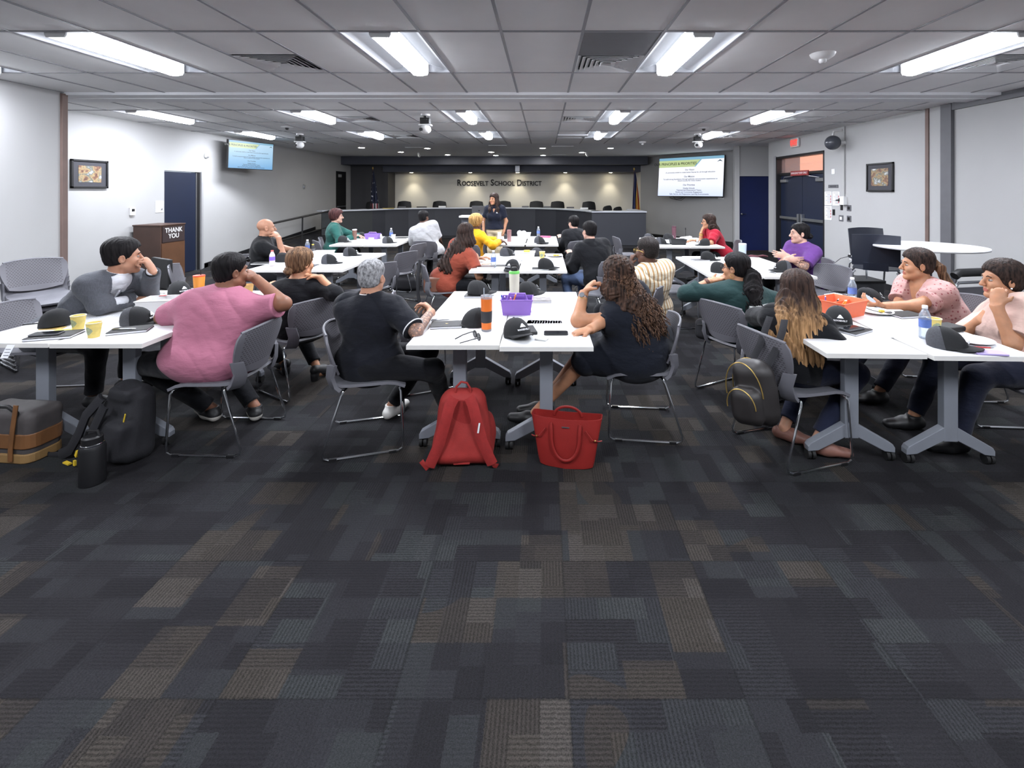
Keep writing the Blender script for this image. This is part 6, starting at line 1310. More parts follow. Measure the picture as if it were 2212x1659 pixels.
        if gm.get('collar'):
            a0, a1 = N-t*.02*s, N+(hp(0, -.02, -.06)-N)*.62; up = U(a1-a0); w2 = Vol(min(h, .0045)); w2.cone(a0-up*.01, a1, .076*s*gm.get('cw', 1), .068*s*gm.get('cw', 1), .01, cut=True); w2.cone(a0-up*.05, a1+up*.06, .062*s*gm.get('cw', 1), None, .003, op='-')
            for q in (-1, 1): w2.cone(N-t*.01+f*.062*s+r*q*.02*s, N-t*.07*s+f*.10*s+r*q*.055*s, .018, .022, .01, (f, .35))
            V, Q = w2.mesh(); kid('collar', V, Q, gm['collar'])
            if gm.get('stripe'):
                xa = U(up.cross(f)); ya_ = xa.cross(up); rr = .0725*s; b = MB(); b.tube([a1-up*.012+(xa*math.cos(k*PI/12)+ya_*math.sin(k*PI/12))*rr-org for k in range(24)], .0038, 6, closed=True); b.build('collar_stripe', gm['stripe'], body, True)
                for sd in 'LR':
                    S, E, W, a = J[sd]; q = S+(E-S)*gm['sl']; u_ = U(E-S); xa = U(u_.cross(Vector((0, 0, 1))) if abs(u_.z) < .95 else u_.cross(Vector((1, 0, 0)))); ya_ = xa.cross(u_); rr = (.050-.010*gm['sl'])*s*(.55+.45*g)+e+gm.get('es', 0)
                    b = MB(); b.tube([q-u_*.004+(xa*math.cos(k*PI/12)+ya_*math.sin(k*PI/12))*rr-org for k in range(24)], .004, 6, closed=True); b.build('cuff_stripe', gm['stripe'], body, True)
    if bottom and legs:
        e = bottom.get('e', .014); v = Vol(max(h, .006)); v.ell(P-t*.015, (.160*g+e*.3, .115*min(g, 1.2)+e*.3, .10+e*.5), TF, .03)
        for sd in 'LR':
            Hj, K, A, fd = LG[sd]; v.cone(Hj, K, .076*s*min(g, 1.25)+e, .055*s+e, .05); ln = bottom.get('ln', .93); q = K+(A-K)*ln; v.cone(K, q, .054*s+e, .040*s+e*bottom.get('flare', 1.), .04, cut=True)
        ph = random.random()*6; v.wobble(lambda X, Y, Z: .003*np.sin(34*(Z+.5*X-.5*Y)+2*np.sin(9*X+ph))*np.sin(9*Z+7*Y+ph)); V, Q = v.mesh(); kid(bottom.get('n', 'trousers'), V, Q, bottom['m'])
    if shoes and legs:
        for sd in 'LR':
            Hj, K, A, fd = LG[sd]; v = Vol(.005); sg = -1 if sd == 'L' else 1; hl = A-fd*.035*s; to = A+fd*.175*s; z = Vector((0, 0, 1)); sh = shoes.get('h', .0)
            v.cone(Vector((hl.x, hl.y, .045+sh)), Vector((*(A+fd*.06*s).xy, .045+sh*.5)), .042*s, .044*s, .03); v.cone(Vector((*(A+fd*.06*s).xy, .042+sh*.4)), Vector((to.x, to.y, .036)), .046*s, .036*s, .03, ((0, 0, 1), .8))
            if not shoes.get('low'): v.cone(A-z*.03, A+z*.012, .042*s, .043*s, .02, cut=True)
            if sh: v.cone(Vector((hl.x, hl.y, .0)), Vector((hl.x, hl.y, .05)), .03, .036, .01)
            v.cutfn(lambda X, Y, Z: .001-Z+0*X+0*Y); V, Q = v.mesh(); zs = shoes.get('sole_z', .03)
            kid('shoe', V, Q, [shoes['m'], shoes.get('sole', shoes['m'])], [(1, lambda Cn, zs=zs: Cn[:, 2] < zs)])
    # ---- hair
    hm = hair.get('m'); st = hair.get('st', 'short'); 
    if st != 'bald':
        th = hair.get('th', .011)*hs; v = Vol(min(h, .0055)); nape = hair.get('nape', -.07)
        tn = min(th, .006) if st == 'short' and not hair.get('full') else th
        v.ell(hp(0, -.014, .038), (.074*hs+tn, .094*hs+tn, .083*hs+tn), HR, .02); v.ell(hp(0, -.010, .038+hair.get('up', .036)), (.070*hs+th*.75, .088*hs+th*.8, .050*hs+th*hair.get('top', 1.1)), HR, .04)
        v.ell(hp(0, -.045, -.01), (.066*hs+tn*.6, .055*hs+tn*.7, .07*hs), HR, .03)
        yk = [-.14, -.07, -.03, .012, .030, .050, .080, .14]; zk = [nape, nape, nape*.9, -.042+hair.get('side', 0.), -.012+hair.get('side', 0.), .030, .064+hair.get('fl', 0), .085+hair.get('fl', 0)]
        def face_cut(X, Y, Z):
            x, y, z = X-Hc[0], Y-Hc[1], Z-Hc[2]; ly = (x*hf[0]+y*hf[1]+z*hf[2])/hs; lz = (x*hu[0]+y*hu[1]+z*hu[2])/hs
            return ((np.interp(ly, yk, zk)-lz)*hs*.8).astype(np.float32)
        v.cutfn(face_cut); cyc = hair.get('curl', 0.)
        amp = hair.get('amp', .0016)
        def wob(X, Y, Z):
            x, y, z = X-Hc[0], Y-Hc[1], Z-Hc[2]; lx = x*hr[0]+y*hr[1]; ly = x*hf[0]+y*hf[1]; a_ = np.arctan2(lx, -ly+.02)
            q = amp*np.sin(a_*34+5*np.sin(z*14)+3*np.sin(a_*5))+amp*.8*np.sin(a_*71+z*25)
            return q+(cyc*np.sin(95*X+9*np.sin(40*Z))*np.sin(90*Y+3)*np.sin(85*Z+1) if cyc else 0)
        v.wobble(wob); V, Q = v.mesh(); cap = kid('hair', V, Q, hm)
        bk = Vector((-hf.x, -hf.y, 0)); bk = U(bk)
        if st in ('long', 'curly', 'pony', 'wave'):
            v = Vol(min(h, .0055)); ln = hair.get('len', .45); sp = hair.get('sp', 1.); bo = hair.get('bo', .09); dn = Vector((0, 0, -1)); tw = hair.get('tw', Vector((0, 0, 0))); ar = hair.get('ar', .17); rd = hair.get('rd', 1.)
            if st == 'pony':
                p0 = hp(0, -.10, hair.get('ph', .02)); v.ell(p0, .028, None, .02); po = hair.get('po', .05); p1 = p0+bk*po+dn*.05; p2 = p0+bk*po*.8+dn*ln*.5+tw; p3 = p0+bk*po*.4+dn*ln+tw*1.3; v.cone(p0, p1, .024, .034*rd, .02); v.cone(p1, p2, .034*rd, .042*rd, .03); v.cone(p2, p3, .042*rd, .022*rd, .03)
            else:
                nst = 7
                for j in range(nst):
                    u = j/(nst-1)*2-1; a_ = u*hair.get('wrap', 1.5); p0 = hp(.066*math.sin(a_), -.012-.075*math.cos(a_), .03); p1 = hp(.088*math.sin(a_), -.015-.088*math.cos(a_), -.08)
                    ga = .6+.4*g; p2 = N-t*.03-f*(.075*ga+bo)*math.cos(a_*.55)+r*u*.095*sp+tw*.5; p3 = N-t*(ln+random.uniform(-.03, .03))-f*(.112*ga+bo+.012)*math.cos(a_*.40)+r*u*.120*sp+tw
                    v.cone(p0, p1, .030*hs*rd, .034*rd, .03); v.cone(p1, p2, .034*rd, .038*rd, .035, (bk, .7)); v.cone(p2, p3, .038*rd, .019*rd, .03, (bk, .6))
            amp2 = hair.get('amp2', .0035)
            def wob2(X, Y, Z):
                x, y = (X-Hc[0])*hr[0]+(Y-Hc[1])*hr[1], (X-Hc[0])*hf[0]+(Y-Hc[1])*hf[1]
                q = amp2*np.sin(x*150+4*np.sin(Z*18)+y*60)+amp2*.7*np.sin(x*330+y*200+Z*9)
                return q+(cyc*1.2*np.sin(80*X+9*np.sin(30*Z))*np.sin(75*Y+3)*np.sin(60*Z+1) if cyc else 0)
            v.wobble(wob2); V, Q = v.mesh(); kid('ponytail' if st == 'pony' else 'long_hair', V, Q, hair.get('m2', hm))
            if st == 'pony': b = MB(); b.lathe(hp(0, -.105, hair.get('ph', .02))-org, [(.026, -.008), (.032, 0), (.026, .008)], 16, (Matrix((hr, hu, -hf)).transposed())); b.build('hair_tie', hair.get('tie', M_black), body, True)
            for q in hair.get('front', ()):
                w3 = Vol(min(h, .0055)); q0, q1 = hp(q*.078, .0, .02), hp(q*.088, .015, -.10); q2, q3 = N+r*q*.085+f*.095-t*.06, N+r*q*.09+f*.125-t*hair.get('fln', .2); w3.cone(q0, q1, .024, .032, .03); w3.cone(q1, q2, .032, .032, .03); w3.cone(q2, q3, .032, .014, .03); w3.wobble(wob2); V, Q = w3.mesh(); kid('hair_lock', V, Q, hm)
            if st == 'curly':           # spiral locks over the mass
                b = MB(); rs = random.Random(5)
                for i in range(hair.get('nl', 90)):
                    a_ = rs.uniform(-1.9, 1.9); ph = rs.uniform(.0, 1.0); p = hp((.080+.012)*math.sin(a_)*math.sqrt(1-ph*ph*.7), -.014-(.1+.012)*math.cos(a_)*math.sqrt(1-ph*ph*.7), .03+.085*ph); e = N-t*ln*rs.uniform(.35, 1.06)-f*(.105*(.6+.4*g)+bo+rs.uniform(.0, .035))*math.cos(a_*.40)+r*(a_/1.5)*.135*sp+tw
                    mid = hp(.105*math.sin(a_), -.02-.112*math.cos(a_), -.05); pts = []; R0 = rs.uniform(.007, .013); w_ = rs.uniform(0, 6); nt = rs.uniform(7, 10)
                    for q in range(44):
                        f_ = q/43; c_ = (p*(1-f_)**2+mid*2*f_*(1-f_)+e*f_*f_); an = w_+f_*nt*2*PI; pts.append(c_+(hr*math.cos(an)+bk*math.sin(an))*R0*min(1, f_*4)-org)
                    b.tube(pts, [.0062*(1-.6*(q/43)**3) for q in range(44)], 5)
                b.build('curls', hair.get('m3', hm), body, True)
        if st == 'bun': v = Vol(.0045); p0 = hp(0, -.115, hair.get('bz', -.045)); v.ell(p0, (.043*hs, .036*hs, .037*hs), HR, .01); v.wobble(lambda X, Y, Z: .003*np.sin(130*(Z+X*.4)+3*np.sin(60*Y))); V, Q = v.mesh(); kid('hair_bun', V, Q, hm)
    if beard:
        v = Vol(min(h, .005)); v.ell(hp(0, .03, -.062), (.063*hs, .064*hs, .058*hs), HR, .02); v.ell(hp(0, .025, -.02), (.058*hs, .054*hs, .07*hs), HR, .002, '-'); v.ell(hp(0, .085, -.062), (.024*hs, .03*hs, .014*hs), HR, .006, '-')
        V, Q = v.mesh(); kid('beard', V, Q, beard)
    ctx = dict(body=body, org=org, hp=hp, HR=HR, J=J, N=N, P=P, C=C, t=t, r=r, f=f, L=L, hs=hs, s=s, LG=LG, g=g)
    return ctx
def on(c, mb, name, m, smooth=True): o = mb.build(name, m, c['body'], smooth); return o
def glasses(c, m, lens=None, up=0.0, fw=0.0, name='glasses'):
    hp, org = c['hp'], c['org']; b = MB()
    for q in (-1, 1):
        b.tube([hp(q*.033+.024*math.cos(k*PI/8), .107+fw, .004+up+.018*math.sin(k*PI/8))-org for k in range(16)], .0022, 6, closed=True)
        b.tube([hp(q*.057, .103+fw, .010+up)-org, hp(q*.076, .09+fw, .012+up)-org, hp(q*.083, .02+fw*.5, .012+up*.8)-org, hp(q*.083, -.02, .0+up*.6)-org], .0022, 6)
    b.tube([hp(-.010, .108+fw, .008+up)-org, hp(.010, .108+fw, .008+up)-org], .0022, 6); o = on(c, b, name, m)
    if lens:
        b = MB()
        for q in (-1, 1): b.prism([(.022*math.cos(k*PI/8), .016*math.sin(k*PI/8)) for k in range(16)], .002, hp(q*.033, .106+fw, .004+up)-org, c['HR'].col[0], c['HR'].col[2])
        o2 = b.build('lens', lens, o, False)
def band(c, sd, m, name='wristband', r=.032, w_=.022, k=.9, face=None):
    S, E, W, a = c['J'][sd]; p = E+(W-E)*k; u_ = U(W-E); R = u_.to_track_quat('Z', 'Y').to_matrix(); b = MB(); b.lathe(p-c['org'], [(r, -w_/2), (r+.004, -w_/4), (r+.004, w_/4), (r, w_/2)], 20, R, cap0=False, cap1=False)
    o = on(c, b, name, m)
    if face: q = R @ Vector((1, 0, 0)); q = Vector(face[1]); q = U(q-u_*q.dot(u_)); b = MB(); b.cyl(p+q*r-c['org'], p+q*(r+.010)-c['org'], .018, n=20); b.build('watch_face', face[0], o, True)
def earring(c, q, m, r=.012, hoop=True):
    hp, org = c['hp'], c['org']; p = hp(q*.082, -.004, -.036)-org; b = MB()
    if hoop: x, z = c['HR'].col[1], c['HR'].col[2]; b.tube([p-z*r+(x*math.cos(k*PI/8)+z*math.sin(k*PI/8))*r for k in range(16)], .002, 6, closed=True)
    else: b.ball(p, r*.5, 8)
    on(c, b, 'earring', m)
SK = {'tan': (skin('skin_tan', (174, 129, 105)), skin('lips_tan', (158, 92, 84))), 'light': (skin('skin_light', (200, 160, 143)), skin('lips_light', (186, 112, 108))), 'brown': (skin('skin_brown', (130, 89, 69)), skin('lips_brown', (116, 66, 60))),
      'dark': (skin('skin_dark', (92, 64, 52)), skin('lips_dark', (84, 48, 44))), 'gold': (skin('skin_gold', (178, 130, 100)), skin('lips_gold', (168, 96, 84)))}
H_black = hair_mat('hair_black', (9, 8, 10), (28, 25, 26)); H_dkbrown = hair_mat('hair_dark_brown', (24, 18, 16), (62, 46, 40)); H_brown = hair_mat('hair_brown', (62, 44, 32), (128, 98, 72)); H_grey = hair_mat('hair_grey', (88, 88, 90), (172, 172, 174), axis=(1, 1, .6), scale=60)
H_blond = hair_mat('hair_honey_blond', (120, 86, 48), (204, 164, 104)); H_ombre = hair_mat('hair_ombre', (30, 23, 22), (74, 56, 48), ((98, 72, 46), (190, 148, 104)), .98, .80); H_curl = hair_mat('hair_curly_brown', (22, 16, 14), (84, 62, 50)); H_curl2 = hair_mat('hair_curl_locks', (34, 25, 21), (112, 84, 66))
H_pony = hair_mat('hair_pony_brown', (60, 44, 34), (130, 100, 76)); H_streak = hair_mat('hair_streaked', (24, 19, 18), (66, 52, 46), axis=(1, 1, .3))
C_black = cloth('black_knit', (18, 19, 23)); C_black2 = cloth('black_cotton', (16, 17, 20)); C_navy = cloth('navy_polo', (18, 22, 36)); C_trous = cloth('black_trousers', (14, 15, 20)); C_jean = cloth('dark_denim', (25, 30, 50)); C_jean2 = cloth('blue_black_denim', (20, 24, 40))
S_black = mat('black_shoe', (22, 22, 24), .5, var=.1); S_white = mat('white_shoe', (206, 204, 200), .6, var=.05); S_sole = mat('white_sole', (214, 210, 202), .6, var=.03)
# 1 --------------------------------------------------------------- man in grey blazer
def bz(n, co, c): return n.mix(n.math('MULTIPLY', n.math('GREATER_THAN', n.noise(n.mapping(co, (60, 60, 8)), 4, 2), .52), .35), c, lin((90, 93, 100)))
c = person('man in grey blazer leaning on the table, hand at his mouth', pt(266, 556, 3.62), 48, (-3.86, 3.74, .53), 104, SK['tan'], [dict(m=cloth('white_shirt', (224, 226, 232)), sl=2.02, e=.004, collar=cloth('white_shirt', (224, 226, 232)), neck=.062, n='shirt'), dict(m=cloth('grey_blazer', (72, 74, 80), fn=bz), sl=1.9, e=.020, v=.34, vw=.065, neck=.074, n='blazer', hem=-.13, wr=.004, es=.003)],
    dict(m=C_trous), dict(m=H_black, st='short', th=.021, nape=-.05, top=1.2, fl=.004), {'R': dict(w=pt(292, 646, 3.72), E=pt(214, 660, 3.46), n=(0, 0, -1), d=(.9, .25, -.08), curl=.5), 'L': dict(w=pt(329, 584, 3.66), E=pt(322, 638, 3.84), d=(-.38, -.1, .8), n=(-.8, -.2, -.3), curl=1.45)}, s=1.0, hs=1.08, sw=1.06, g=1.05, lh=84, shoes=dict(m=S_black), h=.0055, bodyh=.0045, beard=None)
band(c, 'L', S_black, 'wristband', .036, .03, .92)
for q in (-1, 1):
    v = Vol(.005); N, r, f, t = c['N'], c['r'], c['f'], c['t']; v.cone(N+r*q*.075+f*.01+t*.012, N+r*q*.082+f*.095-t*.06, .020, .030, .02, (f, .4)); v.cone(N+r*q*.082+f*.095-t*.06, N+r*q*.055+f*.138-t*.17, .034, .028, .02, (f, .35)); v.cone(N+r*q*.055+f*.138-t*.17, N+r*q*.012+f*.150-t*.30, .028, .010, .02, (f, .35))
    V, Q = v.mesh(); vmesh('lapel', V, Q, cloth('blazer_lapel', (62, 64, 70)), c['body'], None, c['org'])
b = MB(); o = c['N']-c['org']; b.tube([o+c['f']*(.085+.05*k/6)-c['t']*(.04+.20*k/6) for k in range(7)], .006, 6); on(c, b, 'shirt_placket', cloth('white_shirt', (224, 226, 232)))
# 2 --------------------------------------------------------------- man in pink polo
c = person('man in pink polo shirt seen from behind, sunglasses pushed up on his head', pt(499, 588, 3.30), 32, (-2.24, 3.17, .545), -12, SK['brown'], dict(m=cloth('pink_polo', (168, 105, 126), var=.03), sl=.82, e=.022, es=.014, collar=cloth('pink_polo', (168, 105, 126)), cw=1.18, wr=.0024, hem=-.19, hip=.02), dict(m=C_trous), dict(m=H_black, st='short', th=.010, nape=-.07),
    {'R': dict(w=pt(551, 601, 3.40), E=pt(613, 656, 3.26), d=(-.6, .1, .35), n=(-.5, .3, -.6), curl=1.3), 'L': dict(w=(-2.62, 3.55, .775), e=(-2.75, 3.15, .75), curl=.3)}, s=1.02, hs=1.02, sw=1.2, shd=.085, g=1.44, belly=1.0, lh=-62, lspread=16, feet={'L': (-2.40, 3.42, -60), 'R': (-2.10, 3.44, -35)}, shoes=dict(m=S_black, sole=S_sole, sole_z=.046), h=.0055, bodyh=.0045, neckr=.068)
glasses(c, M_black, M_black, up=.075, fw=-.012, name='sunglasses')
# 3 --------------------------------------------------------------- bald man
c = person('bald man in black shirt with his hand at his chin, by the ramp', pt(575, 493, 6.45), 52, (-3.90, 6.5, .52), 62, SK['tan'], dict(m=C_black2, sl=.85, e=.016, es=.012, collar=C_black2), dict(m=C_trous), dict(m=H_black, st='bald'), {'R': dict(w=pt(601, 512, 6.30), e=pt(604, 556, 6.3), d=(-.45, .2, .4), n=(-.6, .3, -.3), curl=1.1), 'L': dict(w=(-3.35, 6.7, .78), curl=.4)}, s=1.0, hs=1.06, sw=1.1, g=1.25, lh=84, shoes=dict(m=S_black), h=.008, bodyh=.0065, brow=H_black)
# 4 --------------------------------------------------------------- woman with bun
c = person('woman in black top with a low brown hair bun, chin on her hand', pt(650, 570, 3.98), 26, (-2.06, 4.04, .52), -18, SK['gold'], dict(m=C_black, sl=1.0, e=.016, es=.012, neck=.085, hem=-.12), dict(m=C_trous, ln=.86), dict(m=H_brown, st='bun', th=.018, nape=-.085, amp=.002, side=-.02),
    {'R': dict(w=pt(690, 598, 3.97), E=pt(724, 634, 3.90), d=(-.8, -.1, .12), n=(-.5, -.2, -.5), curl=1.2), 'L': dict(w=(-2.45, 4.25, .78))}, s=.95, hs=.98, g=1.12, lh=-58, feet={'L': (-2.36, 4.30, -50), 'R': (-1.99, 4.16, 20)}, shoes=dict(m=S_black, h=.05, low=True), h=.0055, bodyh=.0048, shd=.07)
b = MB(); hp = c['hp']; b.tube([c['N']-c['org']+(c['r']*math.cos(a)+c['f']*math.sin(a))*.064+Vector((0, 0, -.012+.02*-math.sin(a))) for a in [k*PI/12 for k in range(24)]], .0018, 5, closed=True); on(c, b, 'necklace', M_black)
# 5 --------------------------------------------------------------- man with grey hair, tattooed arm
n = NT('tattooed_skin'); co = n.coord(); f1 = n.noise(co, 34, 4, .6); tt = n.ramp(f1, [(.40, lin((186, 140, 114))), (.47, lin((74, 70, 72))), (.52, lin((160, 120, 100))), (.57, lin((66, 64, 68))), (.63, lin((182, 138, 112)))]); n.base(tt, .5); M_tat = n.m
c = person('grey haired man in black polo with white trim, tattooed arm on the table', pt(804, 600, 3.20), 10, (-1.17, 3.19, .52), 8, SK['tan'], dict(m=C_navy if False else cloth('black_polo', (18, 20, 28)), sl=.88, e=.018, es=.012, collar=cloth('black_polo', (18, 20, 28)), stripe=M_whiteprint, hem=-.15, wr=.005), dict(m=C_trous), dict(m=H_grey, st='short', th=.006, nape=-.055, amp=.0008),
    {'R': dict(w=(-.80, 3.36, .80), E=pt(899, 716, 3.02), d=(-.5, .7, .3), n=(-.5, -.3, -.5), curl=.9), 'L': dict(w=(-1.25, 3.6, .72))}, s=.95, hs=.96, sw=1.12, g=1.18, lh=72, lspread=14, feet={'R': (-.70, 3.42, 115), 'L': (-1.12, 3.46, 20)}, shoes=dict(m=S_white, sole=S_sole), h=.0055, bodyh=.0045, neckr=.064, extra={'regions': lambda J: [(M_tat, J['R'][1], .085), (M_tat, J['R'][1]+(J['R'][2]-J['R'][1])*.5, .11), (M_tat, J['R'][1]+(J['R'][0]-J['R'][1])*.3, .075)]})
# 6 --------------------------------------------------------------- woman in green sweater
c = person('woman with short dark red hair in a green sweater, in front of the dais', pt(727, 468, 8.95), 62, (-4.02, 8.98, .53), 62, SK['light'], dict(m=cloth('green_sweater', (36, 82, 76)), sl=2, e=.016, es=.008, neck=.064), dict(m=C_trous), dict(m=hair_mat('hair_auburn', (36, 20, 22), (78, 46, 44)), st='short', full=1, th=.026, nape=-.07, top=1.0), {'R': dict(w=pt(762, 512, 8.85), curl=.4), 'L': dict(w=(-3.55, 9.15, .77), curl=.4)}, s=.98, hs=1.05, g=1.15, bust=.9, lh=72, shoes=dict(m=S_black), h=.009, bodyh=.008)
# 7 --------------------------------------------------------------- man in white shirt
c = person('man in white polo shirt seen from behind, facing the dais', pt(915, 470, 8.72), 22, (-2.06, 8.58, .53), 8, SK['dark'], dict(m=cloth('offwhite_polo', (162, 162, 164)), sl=.9, e=.020, es=.016, collar=cloth('offwhite_polo', (162, 162, 164)), hem=-.1), dict(m=C_trous), dict(m=H_black, st='short', th=.010, nape=-.06), {'R': dict(w=(-1.98, 9.0, .70), e=(-1.80, 8.5, .6)), 'L': dict(w=(-2.42, 8.98, .78), e=(-2.45, 8.5, .6))}, s=1.0, hs=1.0, sw=1.2, g=1.35, lh=8, shoes=dict(m=S_black), h=.009, bodyh=.008)
# 8 --------------------------------------------------------------- woman in rust top, long dark hair
c = person('woman in rust top with long straight dark hair', pt(1006, 507, 5.88), 10, (-1.22, 5.88, .52), 36, SK['gold'], dict(m=cloth('rust_top', (132, 62, 46)), sl=.62, e=.016, es=.014, neck=.07, hem=-.10), dict(m=C_trous, n='trousers'), dict(m=H_dkbrown, st='long', th=.016, len=.32, sp=1.0, bo=.03, tw=Vector((-.02, 0, 0)), wrap=1.7, amp=.002, rd=1.1, side=-.03), {'R': dict(w=pt(1031, 565, 5.80), e=pt(1019, 590, 5.55), d=(-.1, .45, .6), n=(-.6, .3, 0), curl=1.0), 'L': dict(w=(-.85, 6.15, .78))}, s=1.0, hs=1.04, g=1.25, bust=.8, lh=72, shoes=dict(m=S_black), h=.007, bodyh=.006)
# 9 --------------------------------------------------------------- person in yellow blazer
c = person('person with short honey blond hair and black face mask in a yellow blazer', pt(1029, 481, 8.02), 38, (-1.20, 8.0, .53), 34, SK['dark'], dict(m=cloth('yellow_blazer', (224, 160, 26)), sl=1.95, e=.018, es=.008, neck=.072, hem=-.16), dict(m=C_trous), dict(m=H_blond, st='short', full=1, th=.024, nape=-.06, top=1.0, amp=.003, curl=.002), {'R': dict(w=pt(1078, 522, 8.0), e=pt(1052, 530, 7.7), d=(.8, .4, 0), curl=.6), 'L': dict(w=(-.7, 8.3, .77))}, s=.98, hs=1.06, sw=1.0, g=1.05, lh=40, shoes=dict(m=S_black), h=.008, bodyh=.007, brow=H_black)
glasses(c, M_white); v = Vol(.006); hp = c['hp']; hs = c['hs']; v.ell(hp(0, .045, -.055), (.062*hs, .062*hs, .055*hs), c['HR'], .01); v.ell(hp(0, .02, -.05), (.058*hs, .05*hs, .08*hs), c['HR'], .002, '-'); V, Q = v.mesh(); vmesh('face_mask', V, Q, C_black2, c['body'], None, c['org'])
# 10 -------------------------------------------------------------- the standing presenter
Hh = pt(1067, 431, 9.9)
def logo(c, sz, dx, dz, m):   # small triangle emblem on the chest
    o = c['C']+c['f']*(.135*c['s'])+c['r']*dx+c['t']*dz-c['org']; b = MB(); x, y = c['r'], c['t']; b.prism([(-sz, 0), (sz, 0), (sz*.25, sz*1.1), (-sz*.25, sz*1.1)], .012, o, x, y, c['f']); return on(c, b, 'chest_emblem', m, False)
c = person('woman standing before the dais with long dark hair, navy polo and khaki trousers', Hh, -148, (Hh.x+.02, 9.93, .84), -172, SK['gold'], dict(m=C_navy, sl=.72, e=.014, es=.010, v=.13, vw=.05, collar=C_navy, hem=.02), dict(m=cloth('khaki_twill', (200, 184, 154)), e=.022, flare=1.4), dict(m=H_dkbrown, st='long', th=.014, len=.20, sp=1.1, bo=.01, wrap=2.0, front=(1, -1), fln=.17, side=-.04, rd=.9, fl=-.005), {'L': dict(w=(Hh.x+.21, 9.86, .80), e=(Hh.x+.32, 9.98, 1.05), d=(-.1, -.1, -1), n=(-1, 0, 0)), 'R': dict(w=(Hh.x-.21, 9.86, .80), e=(Hh.x-.32, 10.0, 1.05), d=(.1, -.1, -1), n=(1, 0, 0))}, s=.95, hs=.98, g=1.05, bust=.9, standing=True, shoes=dict(m=S_black), h=.007, bodyh=.006)
c['body']['label'] = 'woman standing before the dais with long dark hair, navy polo and khaki trousers'
logo(c, .022, -.075, .03, M_whiteprint)
b = MB(); cc = c['P']-c['org']; b.lathe(cc+Vector((0, 0, .052)), [(1, -.018), (1.02, 0), (1, .018)], 32, cap0=False, cap1=False, sx=.176, sy=.138); on(c, b, 'belt', M_black)
# 11, 12 ---------------------------------------------------------- two men in black at the centre tables
c = person('man in glasses and dark shirt, nearest the dais on the screen side', pt(1239, 482, 8.62), -35, (.58, 8.5, .52), -20, SK['light'], dict(m=C_black, sl=1.9, e=.016, es=.008, collar=C_black), dict(m=C_trous), dict(m=H_black, st='short', th=.018, nape=-.06, top=1.1), {'L': dict(w=(.30, 8.82, .77), e=(.35, 8.4, .5)), 'R': dict(w=(.55, 8.90, .72))}, s=.98, hs=1.0, sw=1.1, g=1.2, lh=-24, shoes=dict(m=S_black), h=.009, bodyh=.007); glasses(c, M_black)
c = person('man in black jacket with short black hair, seen from behind at the middle table', pt(1273, 500, 6.35), -30, (.74, 6.22, .52), -24, SK['light'], dict(m=cloth('black_jacket', (20, 21, 25)), sl=1.95, e=.020, es=.012, collar=C_black2, hem=-.12, wr=.005), dict(m=cloth('blue_denim', (84, 100, 132))), dict(m=H_black, st='short', th=.014, nape=-.05, top=1.2), {'L': dict(w=(.36, 6.52, .77), e=(.42, 6.1, .5)), 'R': dict(w=(.72, 6.62, .70))}, s=1.0, hs=1.02, sw=1.18, g=1.25, lh=-50, shoes=dict(m=S_black), h=.007, bodyh=.006)
# 13 -------------------------------------------------------------- woman with curly hair, sleeveless dress
c = person('woman with long curly brown hair in a sleeveless black dress, arm propped on the table', pt(1334, 598, 3.34), -30, (.72, 3.37, .53), -38, SK['gold'], dict(m=cloth('black_dress', (19, 23, 33)), sl=.16, e=.014, es=.014, neck=.068, hem=-.16, skirt=True, n='dress', wr=.004), None, dict(m=H_curl, m3=H_curl2, st='curly', th=.022, len=.33, sp=1.0, bo=.03, wrap=1.75, curl=.005, amp=.002, amp2=.004, tw=Vector((.03, -.01, 0)), rd=1.2, side=-.03, nl=130),
    {'L': dict(w=pt(1262, 630, 3.32), E=pt(1248, 692, 3.20), d=(.55, .05, .55), n=(.6, 0, -.4), curl=1.0, k=1.02), 'R': dict(w=pt(1274, 712, 3.05), E=(.60, 3.42, .80), d=(-1, -.25, -.12), n=(0, 0, -1), curl=.45)}, s=.98, hs=1.02, sw=1.12, g=1.42, bust=1.0, belly=.3, lh=-84, lspread=7, feet={'L': (-.06, 3.36, -80), 'R': (.0, 3.52, -95)}, shoes=dict(m=S_black, low=True), h=.0055, bodyh=.0045)
band(c, 'L', M_alu, 'watch', .031, .02, .80, (M_alu, (-.3, -.8, .2))); band(c, 'L', M_gold, 'bracelet', .033, .006, .70)
earring(c, -1, M_gold, .020)
# ruffle at the shoulder of the dress
v = Vol(.005)
for sd in 'LR':
    S = c['J'][sd][0]
    for k in range(7): a = -1.2+k*.4; v.ell(S+c['f']*.055*math.sin(a)+c['t']*(.045*math.cos(a)+.01)+c['r']*(.03 if sd == 'R' else -.03), (.028, .026, .016), None, .01)
V, Q = v.mesh(); vmesh('shoulder_ruffle', V, Q, MATS['black_dress'], c['body'], None, c['org'])
